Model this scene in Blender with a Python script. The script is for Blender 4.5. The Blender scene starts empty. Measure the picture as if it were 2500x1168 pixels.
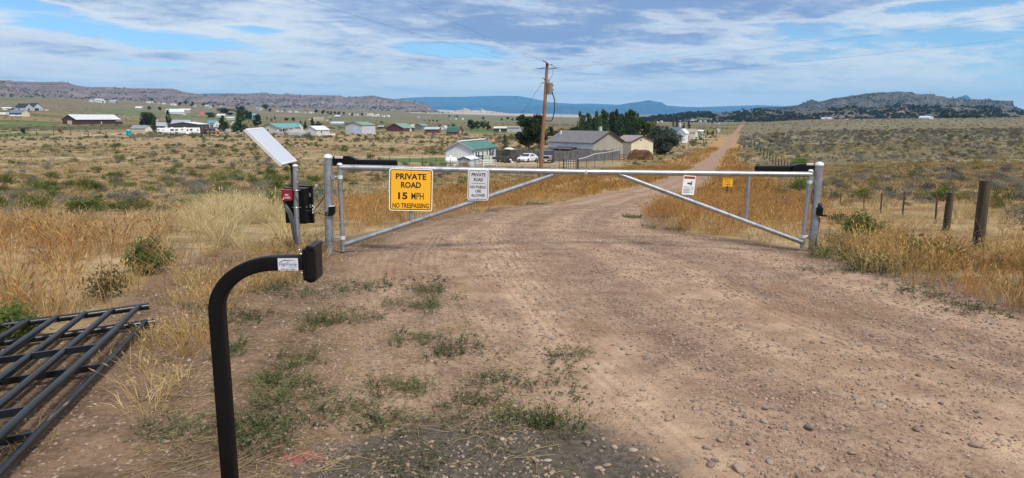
import bpy, bmesh, math, random
import numpy as np
from mathutils import Vector, Matrix, Euler

random.seed(7)
rng = np.random.default_rng(11)
S = bpy.context.scene
COL = S.collection
R = math.radians

# ------------------------------------------------------------------ camera
F = 1700.0                      # focal length in photo pixels (photo is 2500 x 1168)
PITCH = R(9.88)
EYE = 1.6
cam = bpy.data.cameras.new('camera')
cam.sensor_width = 36.0
cam.lens = 36.0 * F / 2500.0
cam.clip_start = 0.05
cam.clip_end = 90000
camo = bpy.data.objects.new('camera', cam)
camo.location = (0, 0, EYE)
camo.rotation_euler = (R(90) - PITCH, 0, 0)
COL.objects.link(camo)
S.camera = camo

# ------------------------------------------------------------------ world, sun, exposure
SUN_EL, SUN_AZ = R(50), R(140)  # azimuth clockwise from +Y
world = bpy.data.worlds.new('World')
S.world = world
world.use_nodes = True
S.view_settings.view_transform = 'Standard'
S.view_settings.look = 'None'
S.view_settings.gamma = 1
S.view_settings.use_curve_mapping = False
S.view_settings.exposure = 0.45
sun = bpy.data.lights.new('sun', 'SUN')
sun.energy = 3.1
sun.angle = R(12)
sun.color = (1.0, 0.94, 0.84)
suno = bpy.data.objects.new('sun', sun)
sd = Vector((math.sin(SUN_AZ) * math.cos(SUN_EL), math.cos(SUN_AZ) * math.cos(SUN_EL), math.sin(SUN_EL)))
suno.rotation_euler = sd.to_track_quat('Z', 'Y').to_euler()
suno.location = (0, -20, 60)
COL.objects.link(suno)


class NT:
    """small helper to write node trees"""
    def __init__(s, tree):
        s.t = tree
        s.n = tree.nodes
        s.l = tree.links

    def put(s, sock, v):
        if v is None:
            return
        if isinstance(v, bpy.types.NodeSocket):
            s.l.new(v, sock)
        elif sock.type == 'RGBA' and hasattr(v, '__len__'):
            sock.default_value = (*v[:3], 1)
        elif sock.type == 'RGBA':
            sock.default_value = (v, v, v, 1)
        else:
            sock.default_value = v

    def math(s, op, a, b=None, c=None, clamp=False):
        n = s.n.new('ShaderNodeMath')
        n.operation = op
        n.use_clamp = clamp
        for i, v in enumerate((a, b, c)):
            s.put(n.inputs[i], v)
        return n.outputs[0]

    def add(s, a, b): return s.math('ADD', a, b)
    def sub(s, a, b): return s.math('SUBTRACT', a, b)
    def mul(s, a, b): return s.math('MULTIPLY', a, b)

    def vec(s, op, a, b=None):
        n = s.n.new('ShaderNodeVectorMath')
        n.operation = op
        s.put(n.inputs[0], a)
        if op == 'SCALE':
            s.put(n.inputs['Scale'], b)
        else:
            s.put(n.inputs[1], b)
        return n.outputs[0]

    def sep(s, v):
        n = s.n.new('ShaderNodeSeparateXYZ')
        s.put(n.inputs[0], v)
        return n.outputs

    def comb(s, x, y, z=0.0):
        n = s.n.new('ShaderNodeCombineXYZ')
        for i, v in enumerate((x, y, z)):
            s.put(n.inputs[i], v)
        return n.outputs[0]

    def noise(s, v, scale, detail=4, rough=0.55, dist=0.0, col=False):
        n = s.n.new('ShaderNodeTexNoise')
        s.put(n.inputs['Vector'], v)
        s.put(n.inputs['Scale'], scale)
        n.inputs['Detail'].default_value = detail
        n.inputs['Roughness'].default_value = rough
        n.inputs['Distortion'].default_value = dist
        return n.outputs['Color' if col else 'Fac']

    def voro(s, v, scale, feat='F1', out='Distance', rand=1.0):
        n = s.n.new('ShaderNodeTexVoronoi')
        n.feature = feat
        s.put(n.inputs['Vector'], v)
        s.put(n.inputs['Scale'], scale)
        n.inputs['Randomness'].default_value = rand
        return n.outputs[out]

    def ss(s, v, lo, hi, a=0.0, b=1.0):
        n = s.n.new('ShaderNodeMapRange')
        n.interpolation_type = 'SMOOTHSTEP'
        s.put(n.inputs['Value'], v)
        s.put(n.inputs['From Min'], lo)
        s.put(n.inputs['From Max'], hi)
        s.put(n.inputs['To Min'], a)
        s.put(n.inputs['To Max'], b)
        return n.outputs['Result']

    def mix(s, f, a, b, mode='MIX'):
        n = s.n.new('ShaderNodeMix')
        n.data_type = 'RGBA'
        n.blend_type = mode
        n.clamp_factor = True
        s.put(n.inputs[0], f)
        s.put(n.inputs[6], a)
        s.put(n.inputs[7], b)
        return n.outputs[2]

    def attr(s, name, out='Fac'):
        n = s.n.new('ShaderNodeAttribute')
        n.attribute_name = name
        return n.outputs[out]

    def bump(s, h, strength=0.5, dist=0.02):
        n = s.n.new('ShaderNodeBump')
        s.put(n.inputs['Height'], h)
        n.inputs['Strength'].default_value = strength
        n.inputs['Distance'].default_value = dist
        return n.outputs[0]


# sky: Nishita blue seen through a layer of broken cloud
def build_sky():
    t = NT(world.node_tree)
    t.n.clear()
    out = t.n.new('ShaderNodeOutputWorld')
    bg = t.n.new('ShaderNodeBackground')
    bg.inputs['Strength'].default_value = 0.1
    t.l.new(bg.outputs[0], out.inputs[0])
    sky = t.n.new('ShaderNodeTexSky')
    sky.sky_type = 'NISHITA'
    sky.sun_disc = False
    sky.sun_elevation = SUN_EL
    sky.sun_rotation = SUN_AZ
    sky.altitude = 1800
    sky.air_density = 1.0
    sky.dust_density = 0.6
    sky.ozone_density = 1.6
    tc = t.n.new('ShaderNodeTexCoord')
    d = tc.outputs['Generated']
    x, y, z = t.sep(d)
    zz = t.add(t.math('MAXIMUM', z, 0.0), 0.10)
    px, py = t.math('DIVIDE', x, zz), t.math('DIVIDE', y, zz)
    # streaks run from upper left to lower right, so turn the layer a little
    ca, sa = math.cos(R(22)), math.sin(R(22))
    qx = t.add(t.mul(px, ca), t.mul(py, sa))
    qy = t.sub(t.mul(py, ca), t.mul(px, sa))
    q = t.comb(t.mul(qx, 0.85), qy, 3.1)
    q2 = t.vec('ADD', q, (0.35, 0.25, 7.7))
    big = t.noise(q, 0.50, 4, 0.5, 0.4)
    mid = t.noise(q, 1.9, 6, 0.6, 0.35)
    fine = t.noise(q, 7.0, 6, 0.62, 0.3)
    # azimuth ratio and elevation, used to open the gaps where the sky is clear
    az = t.math('DIVIDE', x, t.math('MAXIMUM', t.math('ABSOLUTE', y), 0.05))
    el = z

    def blob(a0, e0, sa_, se_, slope=0.0):
        da = t.math('DIVIDE', t.sub(az, a0), sa_)
        de = t.math('DIVIDE', t.sub(t.sub(el, e0), t.mul(t.sub(az, a0), slope)), se_)
        r2 = t.add(t.mul(da, da), t.mul(de, de))
        g = t.math('POWER', 2.718, t.mul(r2, -1.0))
        return t.mul(g, t.math('GREATER_THAN', y, 0.0))

    cov = t.add(t.add(t.mul(big, 0.55), t.mul(mid, 0.38)), t.mul(fine, 0.16))
    holes = None
    for (a0, e0, sa_, se_, sl, k) in ((-0.54, 0.101, 0.24, 0.014, -0.08, 0.34), (-0.68, 0.128, 0.10, 0.007, -0.05, 0.30), (-0.35, 0.112, 0.05, 0.006, -0.05, 0.26), (-0.50, 0.066, 0.30, 0.008, -0.03, 0.20),
                                      (-0.088, 0.093, 0.085, 0.010, -0.02, 0.30), (0.62, 0.131, 0.13, 0.007, 0.02, 0.26), (0.64, 0.098, 0.12, 0.013, 0.0, 0.19), (0.76, 0.040, 0.13, 0.028, 0.0, 0.22), (0.40, 0.078, 0.05, 0.010, 0.0, 0.12)):
        g = t.mul(blob(a0, e0, sa_, se_, sl), k)
        holes = g if holes is None else t.add(holes, g)
    cov = t.sub(cov, holes)
    amount = t.ss(t.add(cov, t.mul(t.sub(t.noise(q2, 4.5, 7, 0.7, 0.6), 0.5), 0.42)), 0.30, 0.50)
    amount = t.mul(amount, t.ss(t.noise(q, 9.0, 5, 0.6, 0.2), 0.1, 0.5, 0.75, 1.0))
    # cloud brightness: white rims, puffs and thin parts, blue grey bellies
    thick_b = t.add(t.mul(blob(0.06, 0.135, 0.24, 0.055, -0.02), 0.27), t.mul(blob(0.33, 0.125, 0.16, 0.035, 0.05), 0.13))
    thick_b = t.sub(thick_b, t.mul(blob(0.48, 0.12, 0.20, 0.06, 0.0), 0.05))
    belly = t.add(t.add(t.mul(t.noise(q2, 0.9, 4, 0.55, 0.4), 0.42), t.mul(t.noise(q2, 3.1, 6, 0.6, 0.5), 0.38)), t.add(t.mul(t.noise(q2, 10.0, 5, 0.6, 0.3), 0.20), thick_b))
    cr = t.n.new('ShaderNodeValToRGB')
    e = cr.color_ramp.elements
    stops = [(0.36, (6.7, 6.95, 7.2)), (0.46, (5.7, 6.15, 6.8)), (0.52, (4.5, 5.2, 6.3)), (0.585, (2.9, 3.7, 5.4)), (0.68, (1.9, 2.7, 4.6))]
    e[0].position, e[1].position = stops[0][0], stops[-1][0]
    e[0].color, e[1].color = (*[k / 10 for k in stops[0][1]], 1), (*[k / 10 for k in stops[-1][1]], 1)
    for ps_, c_ in stops[1:-1]:
        ne = e.new(ps_)
        ne.color = (*[k / 10 for k in c_], 1)
    t.put(cr.inputs[0], belly)
    ccol = t.vec('SCALE', cr.outputs[0], 10.0)
    edge = t.mul(t.ss(cov, 0.36, 0.46), t.ss(cov, 0.56, 0.46))
    ccol = t.mix(t.mul(edge, 0.7), ccol, (6.6, 6.85, 7.1))
    sk = t.mix(1.0, sky.outputs[0], (0.70, 0.92, 1.06), 'MULTIPLY')
    c = t.mix(amount, sk, ccol)
    milky = t.ss(el, 0.0, 0.075, 0.85, 0.0)
    c = t.mix(milky, c, (7.6, 8.3, 8.9))
    t.l.new(c, bg.inputs['Color'])


build_sky()


# ------------------------------------------------------------------ pixel <-> place
def ray(u, v):
    x, yc = (u - 1250.0) / F, -(v - 584.0) / F
    return np.array([x, math.cos(PITCH) + yc * math.sin(PITCH), -math.sin(PITCH) + yc * math.cos(PITCH)])


def P(u, v, Y):
    d = ray(u, v)
    t = Y / d[1]
    return Vector((d[0] * t, Y, EYE + d[2] * t))


def project(x, y, z):
    x, y, z = np.asarray(x, float), np.asarray(y, float), np.asarray(z, float)
    dz = z - EYE
    yc = y * math.cos(PITCH) - dz * math.sin(PITCH)
    up = y * math.sin(PITCH) + dz * math.cos(PITCH)
    yc = np.where(yc < 0.05, 0.05, yc)
    return 1250 + F * x / yc, 584 - F * up / yc


def row_slope(v):
    return math.tan(math.atan((v - 584.0) / F) + PITCH)


# ------------------------------------------------------------------ terrain heights
UC = [-600, 0, 150, 300, 640, 900, 1100, 1400, 1700, 1810, 1950, 2200, 2500, 3100]
near = {  # distance: drop below the eye, per column
    0.0: [1.6] * 14,
    7.0: [1.6] * 14,
    8.3: [1.62, 1.6, 1.6, 1.6, 1.6, 1.6, 1.6, 1.6, 1.65, 1.67, 1.70, 1.72, 1.72, 1.72],
    10.0: [1.75, 1.72, 1.72, 1.72, 1.70, 1.69, 1.69, 1.70, 1.74, 1.78, 1.80, 1.80, 1.8, 1.8],
    14.0: [2.05, 2.02, 2.02, 2.02, 2.0, 1.97, 1.95, 1.95, 2.0, 2.03, 2.06, 2.06, 2.05, 2.05],
    20.0: [2.65, 2.62, 2.62, 2.6, 2.58, 2.55, 2.5, 2.5, 2.55, 2.57, 2.6, 2.55, 2.5, 2.5],
    35.0: [4.0, 4.0, 4.0, 4.0, 4.0, 4.0, 3.95, 3.9, 3.9, 3.9, 3.85, 3.7, 3.6, 3.5],
    60.0: [5.5, 5.5, 5.5, 5.5, 5.5, 5.45, 5.4, 5.3, 5.3, 5.3, 5.2, 5.0, 4.8, 4.6],
    90.0: [6.6, 6.6, 6.6, 6.6, 6.6, 6.6, 6.6, 6.5, 6.5, 6.5, 6.3, 5.9, 5.6, 5.4],
}
far = {  # distance: the photo row on which that ground shows, per column
    120.0: [393, 393, 393, 393, 393, 393, 394, 394, 394, 394, 386, 380, 376, 374],
    160.0: [370, 370, 370, 370, 370, 370, 371, 371, 372, 374, 364, 358, 354, 352],
    200.0: [354, 354, 354, 354, 355, 356, 357, 357, 359, 362, 350, 344, 340, 338],
    300.0: [331, 331, 331, 331, 332, 332, 334, 335, 338, 341, 326, 322, 319, 316],
    450.0: [305, 308, 312, 313, 316, 317, 318, 320, 321, 324, 309, 306, 303, 300],
    550.0: [290, 297, 302, 305, 309, 312, 313, 315, 316, 318, 303, 299, 296, 294],
    700.0: [262, 270, 284, 296, 302, 304, 307, 309, 310, 311, 297, 293, 290, 288],
    900.0: [245, 250, 257, 279, 294, 298, 302, 304, 304, 305, 292, 289.5, 286, 284],
    1050.: [240, 243, 237, 270, 286, 292, 298, 301, 302, 302, 293, 291, 288, 286],
    1400.: [238, 240, 243, 252, 271, 281, 291, 297, 298, 298, 297, 296, 295, 294],
    2000.: [236, 238, 240, 246, 263, 273, 284, 293, 296, 296, 298, 298, 298, 298],
    3500.: [240, 240, 242, 250, 262, 269, 277, 288, 292, 293, 296, 297, 298, 298],
    7000.: [262, 262, 262, 262, 266, 269, 274, 284, 289, 290, 293, 295, 296, 296],
    16000.: [278] * 14,
    60000.: [286] * 14,
}
_ys = sorted(list(near) + list(far))
_tab = []
for yy in _ys:
    if yy in near:
        _tab.append([EYE - d for d in near[yy]])
    else:
        _tab.append([EYE - yy * row_slope(v) for v in far[yy]])
_tab = np.array(_tab)
_ly = np.log(np.array(_ys) + 6.0)
# resample to a regular grid and soften the creases
GU = np.linspace(-600, 3100, 149)
GL = np.linspace(math.log(6.0), math.log(60006.0), 420)
_t1 = np.array([np.interp(GL, _ly, _tab[:, k]) for k in range(14)]).T
GRID = np.array([np.interp(GU, UC, _t1[k]) for k in range(len(GL))])
YGRID = np.exp(GL) - 6.0
_sl = (GRID - EYE) / np.maximum(YGRID[:, None], 3.0)   # smooth the slope, so far rows stay put
for _ in range(4):
    _p = np.pad(_sl, 1, mode='edge')
    _sl = (_p[:-2, 1:-1] + 2 * _p[1:-1, 1:-1] + _p[2:, 1:-1]) / 4
    _p = np.pad(_sl, 1, mode='edge')
    _sl = (_p[1:-1, :-2] + 2 * _p[1:-1, 1:-1] + _p[1:-1, 2:]) / 4
_m = np.clip((YGRID - 9.0) / 6.0, 0, 1)[:, None]
GRID = _m * (_sl * np.maximum(YGRID[:, None], 3.0) + EYE) + (1 - _m) * GRID


def vnoise(x, y, seed=0):
    """smooth value noise, vectorised"""
    xi, yi = np.floor(x).astype(np.int64), np.floor(y).astype(np.int64)
    fx, fy = x - xi, y - yi
    fx, fy = fx * fx * (3 - 2 * fx), fy * fy * (3 - 2 * fy)

    def h(a, b):
        n = (a * 374761393 + b * 668265263 + seed * 1442695041) & 0x7fffffff
        n = ((n ^ (n >> 13)) * 1274126177) & 0x7fffffff
        return ((n ^ (n >> 16)) & 0xffff) / 65535.0
    return (h(xi, yi) * (1 - fx) + h(xi + 1, yi) * fx) * (1 - fy) + (h(xi, yi + 1) * (1 - fx) + h(xi + 1, yi + 1) * fx) * fy


def fbm(x, y, seed=0, oct=4):
    r, a = 0, 0.5
    for k in range(oct):
        r = r + a * vnoise(x, y, seed + k)
        x, y, a = x * 2.03, y * 2.03, a * 0.5
    return r


def Tbase(x, y):
    x, y = np.asarray(x, float), np.asarray(y, float)
    yy = np.maximum(y, 0.0)
    a = x / (0.985 * yy + 0.35)
    u = np.clip(1250 + F * a, -599, 3099)
    fu = (u - GU[0]) / (GU[1] - GU[0])
    fl = (np.log(yy + 6.0) - GL[0]) / (GL[1] - GL[0])
    iu, il = np.clip(fu.astype(int), 0, len(GU) - 2), np.clip(fl.astype(int), 0, len(GL) - 2)
    fu, fl = fu - iu, fl - il
    z = (GRID[il, iu] * (1 - fu) + GRID[il, iu + 1] * fu) * (1 - fl) + (GRID[il + 1, iu] * (1 - fu) + GRID[il + 1, iu + 1] * fu) * fl
    return z


def Gb(u, v, ymax=30000):
    """ground point under a photo pixel (smooth ground)"""
    d = ray(u, v)
    prev = None
    t = 1.0
    while t < ymax:
        p = d * t
        g = float(Tbase(p[0], p[1]))
        if EYE + p[2] <= g:
            lo, hi = prev, t
            for _ in range(30):
                m = (lo + hi) / 2
                p = d * m
                if EYE + p[2] <= float(Tbase(p[0], p[1])):
                    hi = m
                else:
                    lo = m
            p = d * hi
            return Vector((p[0], p[1], EYE + p[2]))
        prev = t
        t *= 1.01
    p = d * ymax
    return Vector((p[0], p[1], EYE + p[2]))


# road centre line: (x, y, half width)
_rc = [(5.4, -8.0, 2.9), (3.6, -1.5, 2.8), (2.35, 2.5, 2.75), (1.45, 5.5, 2.65), (0.90, 8.4, 2.6), (0.42, 10.7, 2.0), (0.55, 12.5, 1.75)]
for (u, v, w) in ((1420, 507, 1.8), (1530, 481, 1.85), (1636, 457, 2.0), (1684, 435, 1.85), (1715, 415, 1.55), (1740, 392, 1.35),
                  (1766, 365, 1.15), (1785, 341, 1.1), (1797, 324, 1.3), (1806, 312, 1.6), (1813, 304, 2.4)):
    g = Gb(u, v)
    _rc.append((g.x, g.y, w))
_rc = np.array(_rc)
_s = np.concatenate([[0], np.cumsum(np.hypot(*np.diff(_rc[:, :2], axis=0).T))])


def _catmull(pts, n=14):
    out = []
    for i in range(len(pts) - 1):
        p0, p1, p2, p3 = pts[max(i - 1, 0)], pts[i], pts[i + 1], pts[min(i + 2, len(pts) - 1)]
        d1 = np.linalg.norm(p2[:2] - p1[:2])
        m1 = (p2 - p0) / max(np.linalg.norm(p2[:2] - p0[:2]), 1e-6) * d1
        m2 = (p3 - p1) / max(np.linalg.norm(p3[:2] - p1[:2]), 1e-6) * d1
        for k in range(n):
            t = k / n
            out.append((2 * t**3 - 3 * t**2 + 1) * p1 + (t**3 - 2 * t**2 + t) * m1 + (-2 * t**3 + 3 * t**2) * p2 + (t**3 - t**2) * m2)
    out.append(pts[-1])
    return np.array(out)


ROAD = _catmull(_rc)
ROAD_S = np.concatenate([[0], np.cumsum(np.hypot(*np.diff(ROAD[:, :2], axis=0).T))])


def road_coords(x, y):
    """signed lateral offset in half widths, and arc length"""
    x, y = np.atleast_1d(np.asarray(x, float)), np.atleast_1d(np.asarray(y, float))
    best = np.full(x.shape, 1e9)
    lat = np.full(x.shape, 99.0)
    arc = np.zeros(x.shape)
    for i in range(len(ROAD) - 1):
        a, b = ROAD[i], ROAD[i + 1]
        dx, dy = b[0] - a[0], b[1] - a[1]
        L2 = dx * dx + dy * dy
        if L2 < 1e-9:
            continue
        t = np.clip(((x - a[0]) * dx + (y - a[1]) * dy) / L2, 0, 1)
        ex, ey = x - (a[0] + t * dx), y - (a[1] + t * dy)
        d2 = ex * ex + ey * ey
        m = d2 < best
        best = np.where(m, d2, best)
        L = math.sqrt(L2)
        sgn = np.sign((dy * ex - dx * ey) / L)
        w = a[2] + t * (b[2] - a[2])
        lat = np.where(m, sgn * np.sqrt(d2) / w, lat)
        arc = np.where(m, ROAD_S[i] + t * L, arc)
    return lat, arc


def T(x, y):
    x, y = np.asarray(x, float), np.asarray(y, float)
    z = Tbase(x, y)
    r = np.hypot(x, y)
    k = np.clip((r - 10) / 60, 0, 1)
    z = z + k * 0.5 * (fbm(x / 11.0, y / 11.0, 3, 3) - 0.44) * np.clip(40 / (r + 1), 0.5, 1)
    z = z + 0.05 * (fbm(x / 0.9, y / 0.9, 5, 3) - 0.44) * np.clip(1.4 - r / 40, 0, 1)
    return z


def Tz(x, y):
    return float(T(np.array([x]), np.array([y]))[0])


def G(u, v):
    g = Gb(u, v)
    return Vector((g.x, g.y, Tz(g.x, g.y)))


# ------------------------------------------------------------------ materials
def principled(name, col, rough=0.7, metal=0.0, var=0.0, vscale=8.0, spec=0.4, bump=0.0, bscale=40.0, obj_rand=0.0, coat=0.0):
    m = bpy.data.materials.new(name)
    m.use_nodes = True
    t = NT(m.node_tree)
    b = t.n['Principled BSDF']
    b.inputs['Roughness'].default_value = rough
    b.inputs['Metallic'].default_value = metal
    b.inputs['Specular IOR Level'].default_value = spec
    b.inputs['Coat Weight'].default_value = coat
    c = None
    if var or bump:
        tc = t.n.new('ShaderNodeTexCoord').outputs['Object']
    if var:
        n = t.noise(tc, vscale, 6, 0.6)
        f = t.ss(n, 0.3, 0.7)
        c = t.mix(f, tuple(k * (1 - var) for k in col), tuple(min(k * (1 + var), 0.9) for k in col))
    if obj_rand:
        oi = t.n.new('ShaderNodeObjectInfo')
        hsv = t.n.new('ShaderNodeHueSaturation')
        t.put(hsv.inputs['Color'], c if c else col)
        t.put(hsv.inputs['Value'], t.ss(oi.outputs['Random'], 0, 1, 1 - obj_rand, 1 + obj_rand))
        t.put(hsv.inputs['Hue'], t.ss(t.math('FRACT', t.mul(oi.outputs['Random'], 7.31)), 0, 1, 0.5 - 0.03 * obj_rand, 0.5 + 0.03 * obj_rand))
        c = hsv.outputs[0]
    t.put(b.inputs['Base Color'], c if c else col)
    if bump:
        t.put(b.inputs['Normal'], t.bump(t.noise(tc, bscale, 4, 0.6), bump, 0.01))
    return m


def leafy(name, c1, c2, rand=0.35, trans=0.3):
    """leaf and grass material: two tones across the plant, a shade of its own per plant"""
    m = bpy.data.materials.new(name)
    m.use_nodes = True
    t = NT(m.node_tree)
    t.n.clear()
    out = t.n.new('ShaderNodeOutputMaterial')
    oi = t.n.new('ShaderNodeObjectInfo')
    geo = t.n.new('ShaderNodeNewGeometry')
    r = t.add(t.mul(oi.outputs['Random'], 0.55), t.mul(geo.outputs['Random Per Island'], 0.45))
    c = t.mix(r, c1, c2)
    hsv = t.n.new('ShaderNodeHueSaturation')
    t.put(hsv.inputs['Color'], c)
    t.put(hsv.inputs['Value'], t.ss(t.math('FRACT', t.mul(oi.outputs['Random'], 13.7)), 0, 1, 1 - rand, 1 + rand))
    d = t.n.new('ShaderNodeBsdfDiffuse')
    tr = t.n.new('ShaderNodeBsdfTranslucent')
    t.put(d.inputs['Color'], hsv.outputs[0])
    t.put(tr.inputs['Color'], hsv.outputs[0])
    ms = t.n.new('ShaderNodeMixShader')
    ms.inputs[0].default_value = trans
    t.l.new(d.outputs[0], ms.inputs[1])
    t.l.new(tr.outputs[0], ms.inputs[2])
    t.l.new(ms.outputs[0], out.inputs[0])
    return m


def galv():
    m = bpy.data.materials.new('galvanised_steel')
    m.use_nodes = True
    t = NT(m.node_tree)
    b = t.n['Principled BSDF']
    tc = t.n.new('ShaderNodeTexCoord').outputs['Object']
    n = t.noise(tc, 9, 6, 0.65)
    s = t.voro(tc, 45)
    c = t.mix(t.ss(n, 0.3, 0.7), (0.22, 0.235, 0.262), (0.35, 0.37, 0.405))
    c = t.mix(t.ss(s, 0.2, 0.6, 0.0, 0.22), c, (0.52, 0.54, 0.56))
    drip = t.noise(t.vec('MULTIPLY', tc, (30, 30, 2.0)), 1.0, 4, 0.6)
    c = t.mix(t.ss(drip, 0.55, 0.72, 0, 0.35), c, (0.27, 0.27, 0.27))
    t.put(b.inputs['Base Color'], c)
    b.inputs['Metallic'].default_value = 0.75
    t.put(b.inputs['Roughness'], t.ss(n, 0.3, 0.7, 0.36, 0.52))
    return m


def metal_wall(name, col, pitch=0.9, rough=0.6):
    """ribbed sheet metal or lap siding: vertical relief and a little weathering"""
    m = bpy.data.materials.new(name)
    m.use_nodes = True
    t = NT(m.node_tree)
    b = t.n['Principled BSDF']
    tc = t.n.new('ShaderNodeTexCoord').outputs['Object']
    n = t.noise(tc, 0.5, 5, 0.6)
    n2 = t.noise(t.vec('MULTIPLY', tc, (3, 3, 0.35)), 1.0, 4, 0.6)
    f = t.add(t.mul(n, 0.6), t.mul(n2, 0.4))
    c = t.mix(t.ss(f, 0.35, 0.65), tuple(k * 0.88 for k in col), tuple(min(k * 1.07, .88) for k in col))
    t.put(b.inputs['Base Color'], c)
    b.inputs['Roughness'].default_value = rough
    b.inputs['Specular IOR Level'].default_value = 0.3
    x, y, z = t.sep(tc)
    w = t.math('PINGPONG', t.math('MULTIPLY', t.add(x, y), 1.0 / pitch), 0.5)
    t.put(b.inputs['Normal'], t.bump(t.ss(w, 0.36, 0.46), 0.4, 0.03))
    return m


def wood(name, c1, c2, stretch=(14, 14, 1.2), rough=0.85):
    m = bpy.data.materials.new(name)
    m.use_nodes = True
    t = NT(m.node_tree)
    b = t.n['Principled BSDF']
    tc = t.n.new('ShaderNodeTexCoord').outputs['Object']
    n = t.noise(t.vec('MULTIPLY', tc, stretch), 1.6, 7, 0.65, 0.3)
    k = t.noise(tc, 1.3, 4, 0.6)
    c = t.mix(t.ss(t.add(t.mul(n, 0.7), t.mul(k, 0.3)), 0.35, 0.66), c1, c2)
    t.put(b.inputs['Base Color'], c)
    b.inputs['Roughness'].default_value = rough
    t.put(b.inputs['Normal'], t.bump(n, 0.5, 0.01))
    return m


M = {}
M['galv'] = galv()
M['black'] = principled('black_powder_coat', (0.006, 0.006, 0.007), 0.45, 0, 0.2, 6, 0.12, 0.05, 300)
M['black_plastic'] = principled('black_plastic', (0.006, 0.006, 0.007), 0.4, 0, 0.15, 9, 0.15)
M['box_black'] = principled('black_enclosure_paint', (0.006, 0.006, 0.007), 0.5, 0, 0.3, 7, 0.12)
M['conduit'] = principled('grey_conduit', (0.055, 0.058, 0.066), 0.45, 0, 0.2, 20)
M['cable'] = principled('black_cable', (0.012, 0.012, 0.012), 0.5)
M['panel_face'] = principled('solar_glass_sky_tint', (0.44, 0.46, 0.53), 0.22, 0, 0.03, 2, 0.6, coat=0.3)  # pale sky reflection painted into the glass colour
M['panel_frame'] = principled('aluminium_frame', (0.66, 0.67, 0.70), 0.38, 0.35, 0.05, 5)
M['sign_yellow'] = principled('yellow_sign_sheeting', (0.80, 0.40, 0.018), 0.45, 0, 0.03, 3)
M['sign_white'] = principled('white_sign_sheeting', (0.50, 0.51, 0.55), 0.45, 0, 0.03, 3)
M['sign_edge'] = principled('pale_sign_edge', (0.78, 0.72, 0.58), 0.5)
M['sign_edge_w'] = principled('white_sign_edge', (0.80, 0.80, 0.80), 0.5)
M['ink'] = principled('black_sign_ink', (0.014, 0.010, 0.012), 0.5)
M['ink_soft'] = principled('grey_small_print', (0.22, 0.22, 0.23), 0.6)
M['ink_red'] = principled('red_orange_sign_ink', (0.42, 0.075, 0.02), 0.5)
M['ink_white'] = principled('white_ink', (0.78, 0.75, 0.75), 0.6)
M['sticker'] = principled('silver_sticker', (0.56, 0.60, 0.68), 0.4, 0.1)
M['red_box'] = principled('red_enamel', (0.20, 0.012, 0.016), 0.4, 0, 0.15, 12)
M['screw'] = principled('zinc_screw', (0.6, 0.6, 0.58), 0.3, 0.9)
M['pipe'] = principled('dark_pipe_paint', (0.007, 0.009, 0.013), 0.30, 0.0, 0.45, 9, 0.45, 0.06, 120)
M['post_wood'] = wood('weathered_round_post', (0.020, 0.016, 0.010), (0.080, 0.062, 0.036))
M['pole_wood'] = wood('brown_utility_pole', (0.14, 0.065, 0.032), (0.30, 0.16, 0.085), (10, 10, 0.5))
M['tpost'] = principled('dark_steel_post', (0.035, 0.028, 0.026), 0.6, 0.3, 0.3, 10)
M['tpost_red'] = principled('red_post_tip', (0.11, 0.018, 0.014), 0.6)
M['wire'] = principled('wire', (0.10, 0.10, 0.11), 0.5, 0.6)
M['wire_dark'] = principled('dark_line', (0.09, 0.09, 0.10), 0.6)
M['transformer'] = principled('grey_transformer_paint', (0.30, 0.31, 0.30), 0.5, 0, 0.1, 4)
M['porcelain'] = principled('brown_insulator', (0.09, 0.08, 0.08), 0.3)
M['fence_wood'] = wood('grey_fence_board', (0.05, 0.05, 0.055), (0.15, 0.145, 0.15), (5, 5, 0.6))
M['glass'] = principled('dark_window_glass', (0.025, 0.03, 0.038), 0.12, 0, 0, 1, 0.6)
M['white'] = principled('white_paint', (0.74, 0.75, 0.77), 0.5, 0, 0.05, 1.5)
M['vinyl'] = principled('white_vinyl', (0.70, 0.71, 0.73), 0.55, 0, 0.05, 1.5)
M['tyre'] = principled('tyre_rubber', (0.018, 0.018, 0.018), 0.8)
M['rim'] = principled('alloy_rim', (0.42, 0.43, 0.44), 0.35, 0.7)
M['car_white'] = principled('white_car_paint', (0.74, 0.76, 0.79), 0.28, 0, 0, 1, 0.5, coat=0.5)
M['car_dark'] = principled('dark_car_paint', (0.02, 0.022, 0.03), 0.28, 0, 0, 1, 0.5, coat=0.5)
M['chrome'] = principled('chrome', (0.7, 0.7, 0.72), 0.2, 0.9)
M['lamp'] = principled('headlamp_lens', (0.6, 0.62, 0.65), 0.15)
M['teal'] = principled('teal_plastic', (0.02, 0.33, 0.36), 0.5)
M['yellow_machine'] = principled('yellow_machine_paint', (0.55, 0.28, 0.03), 0.5, 0, 0.2, 2)
M['red_machine'] = principled('red_machine_paint', (0.4, 0.05, 0.03), 0.5)
M['blue_machine'] = principled('blue_paint', (0.05, 0.1, 0.3), 0.5)
M['tank'] = principled('white_tank_paint', (0.72, 0.75, 0.80), 0.4)
M['deck'] = wood('dark_deck_timber', (0.02, 0.017, 0.016), (0.06, 0.05, 0.045))
M['rust_mound'] = principled('reddish_mound', (0.10, 0.047, 0.028), 0.95, 0, 0.4, 0.9, 0.1, 0.8, 3.0)
M['bark'] = principled('bark', (0.075, 0.055, 0.04), 0.9, 0, 0.3, 3, 0.2)
M['twig'] = principled('dry_twig', (0.20, 0.13, 0.075), 0.9)
M['tarp'] = principled('pale_tarp', (0.35, 0.38, 0.42), 0.6, 0, 0.2, 1)


_wm = {}


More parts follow.
